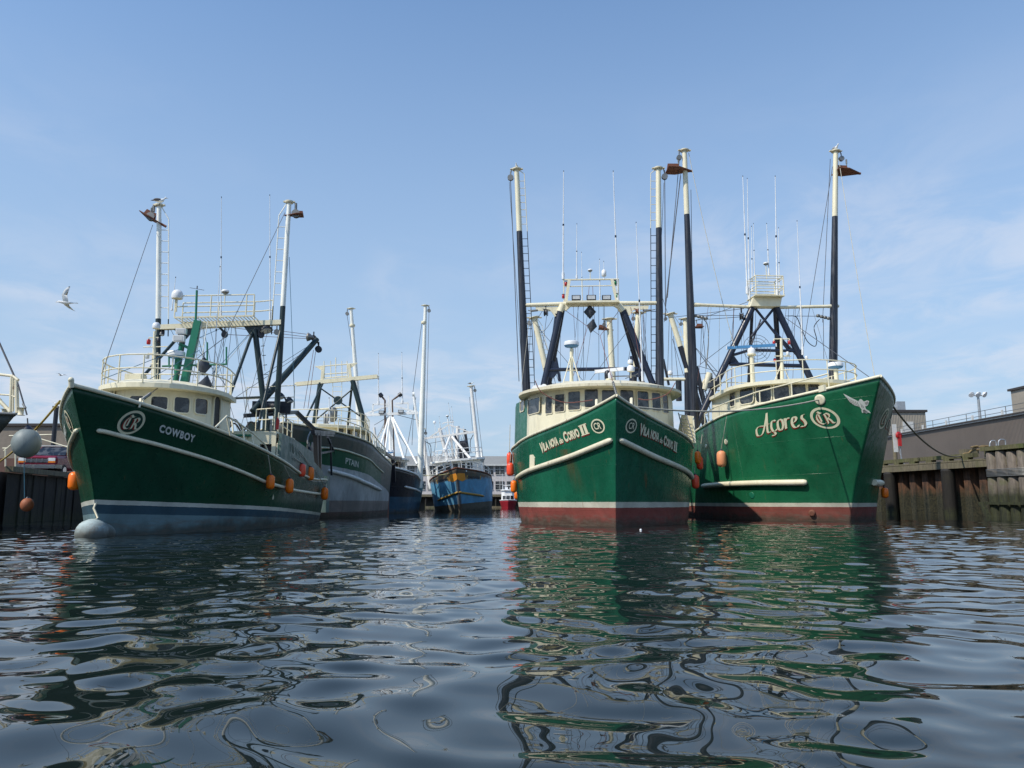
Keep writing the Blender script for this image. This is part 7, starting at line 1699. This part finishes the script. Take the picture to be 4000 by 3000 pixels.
# gulls
tip = lambda b, Z, p, x: b.W(b.X(Z(*p), x))
gull_sit(sm_w := cow.W(sm_t) + Vector((0, 0, .08)), R(10), 'dark-backed gull standing on the left boom of the COWBOY boat', 1.0, 'gulldark')
gull_sit(ac.W(ra_t) + Vector((0, 0, .1)), R(-70), 'white gull standing on the right boom of the Açores boat', 1.1)
gull_sit(vil.W(lm_t) + Vector((0, 0, .09)), R(-100), 'gull on the left boom top of the VILA NOVA boat', .8)
gull_sit(cr.W(cr.X(R4(1226, 676), qg)) + Vector((0, 0, .08)), R(0), 'brown gull on the right boom of the rusty blue boat', 1.1, 'gulldark')
gull_sit(Vector((pq.x, 46, pt_.z + .1)), R(190), 'gull on the dark post behind the red vehicle', .9)
def gull_fly(p, ang, label, sc=1.0, wings=((.30, .25, .62), (.35, -.3, -.1)), bank=0):
    o = empty('flying_gull', label, 'gull', p, ang, group='gulls in flight'); mb = MB(); n = 10; vs = []
    st = [(-.30, .0, .01), (-.2, 0, .035), (-.05, 0, .065), (.08, 0, .07), (.17, .01, .05), (.24, .02, .04), (.29, .02, .03), (.33, .01, .008)]
    for x, z, r in st:
        for k in range(n): a = 2 * math.pi * k / n; vs.append(Vector((x, r * math.cos(a), z + r * math.sin(a))) * sc)
    mb.add(vs, [(i * n + k, i * n + (k + 1) % n, (i + 1) * n + (k + 1) % n, (i + 1) * n + k) for i in range(len(st) - 1) for k in range(n)], True); mb.build('body', 'gull', o)
    for s_, pts in zip((1, -1), wings):
        rows = []
        for f, (x, y, z, ch) in enumerate(pts):
            x, y, z, ch = x * sc, y * sc, z * sc, ch * sc; rows.append([Vector((x + ch * .5, y, z)), Vector((x + ch * .3, y, z + .012)), Vector((x - ch * .5, y, z - .005)), Vector((x + ch * .2, y, z - .008)), Vector((x + ch * .5, y, z))])
        mb = MB(); mb.grid(rows, True); mb.cur = 1; tp_ = rows[-1]; mb.add([tp_[0], tp_[2], tp_[0] * .5 + tp_[2] * .5 + (Vector(rows[-1][0]) - Vector(rows[-2][0])) * .45], [(0, 1, 2)]); mb.build('wing', ['gull', 'gulldark'], o)
    mb = MB(); mb.add([(-.28 * sc, -.03 * sc, 0), (-.28 * sc, .03 * sc, 0), (-.43 * sc, .07 * sc, .005), (-.43 * sc, -.07 * sc, .005)], [(0, 1, 2, 3)]); mb.build('tail', 'gull', o)
    mb = MB(); mb.tube([Vector((.32, 0, .01)) * sc, Vector((.38, 0, -.01)) * sc], [.012 * sc, .004 * sc], 5); mb.build('beak', 'beak', o); return o
gp = at((258, 1182), 30)
gull_fly(gp, R(195), 'white gull gliding with one wing raised in the sky left of the COWBOY boat', 1.0,
         (((0, .05, .02, .20), (.04, .14, .28, .20), (.0, .10, .48, .17), (-.06, .06, .62, .10)), ((0, -.05, .02, .20), (.05, -.30, -.04, .18), (-.02, -.55, -.10, .12), (-.1, -.72, -.14, .05))))
gull_fly(at(R1(440, 305), 75), R(170), 'tiny distant gull low in the sky just left of the COWBOY bow', 1.0,
         (((0, .05, .02, .20), (.04, .3, .12, .18), (.0, .5, .1, .14), (-.06, .68, .05, .08)), ((0, -.05, .02, .20), (.05, -.30, .14, .18), (-.02, -.5, .12, .12), (-.1, -.68, .08, .06))))
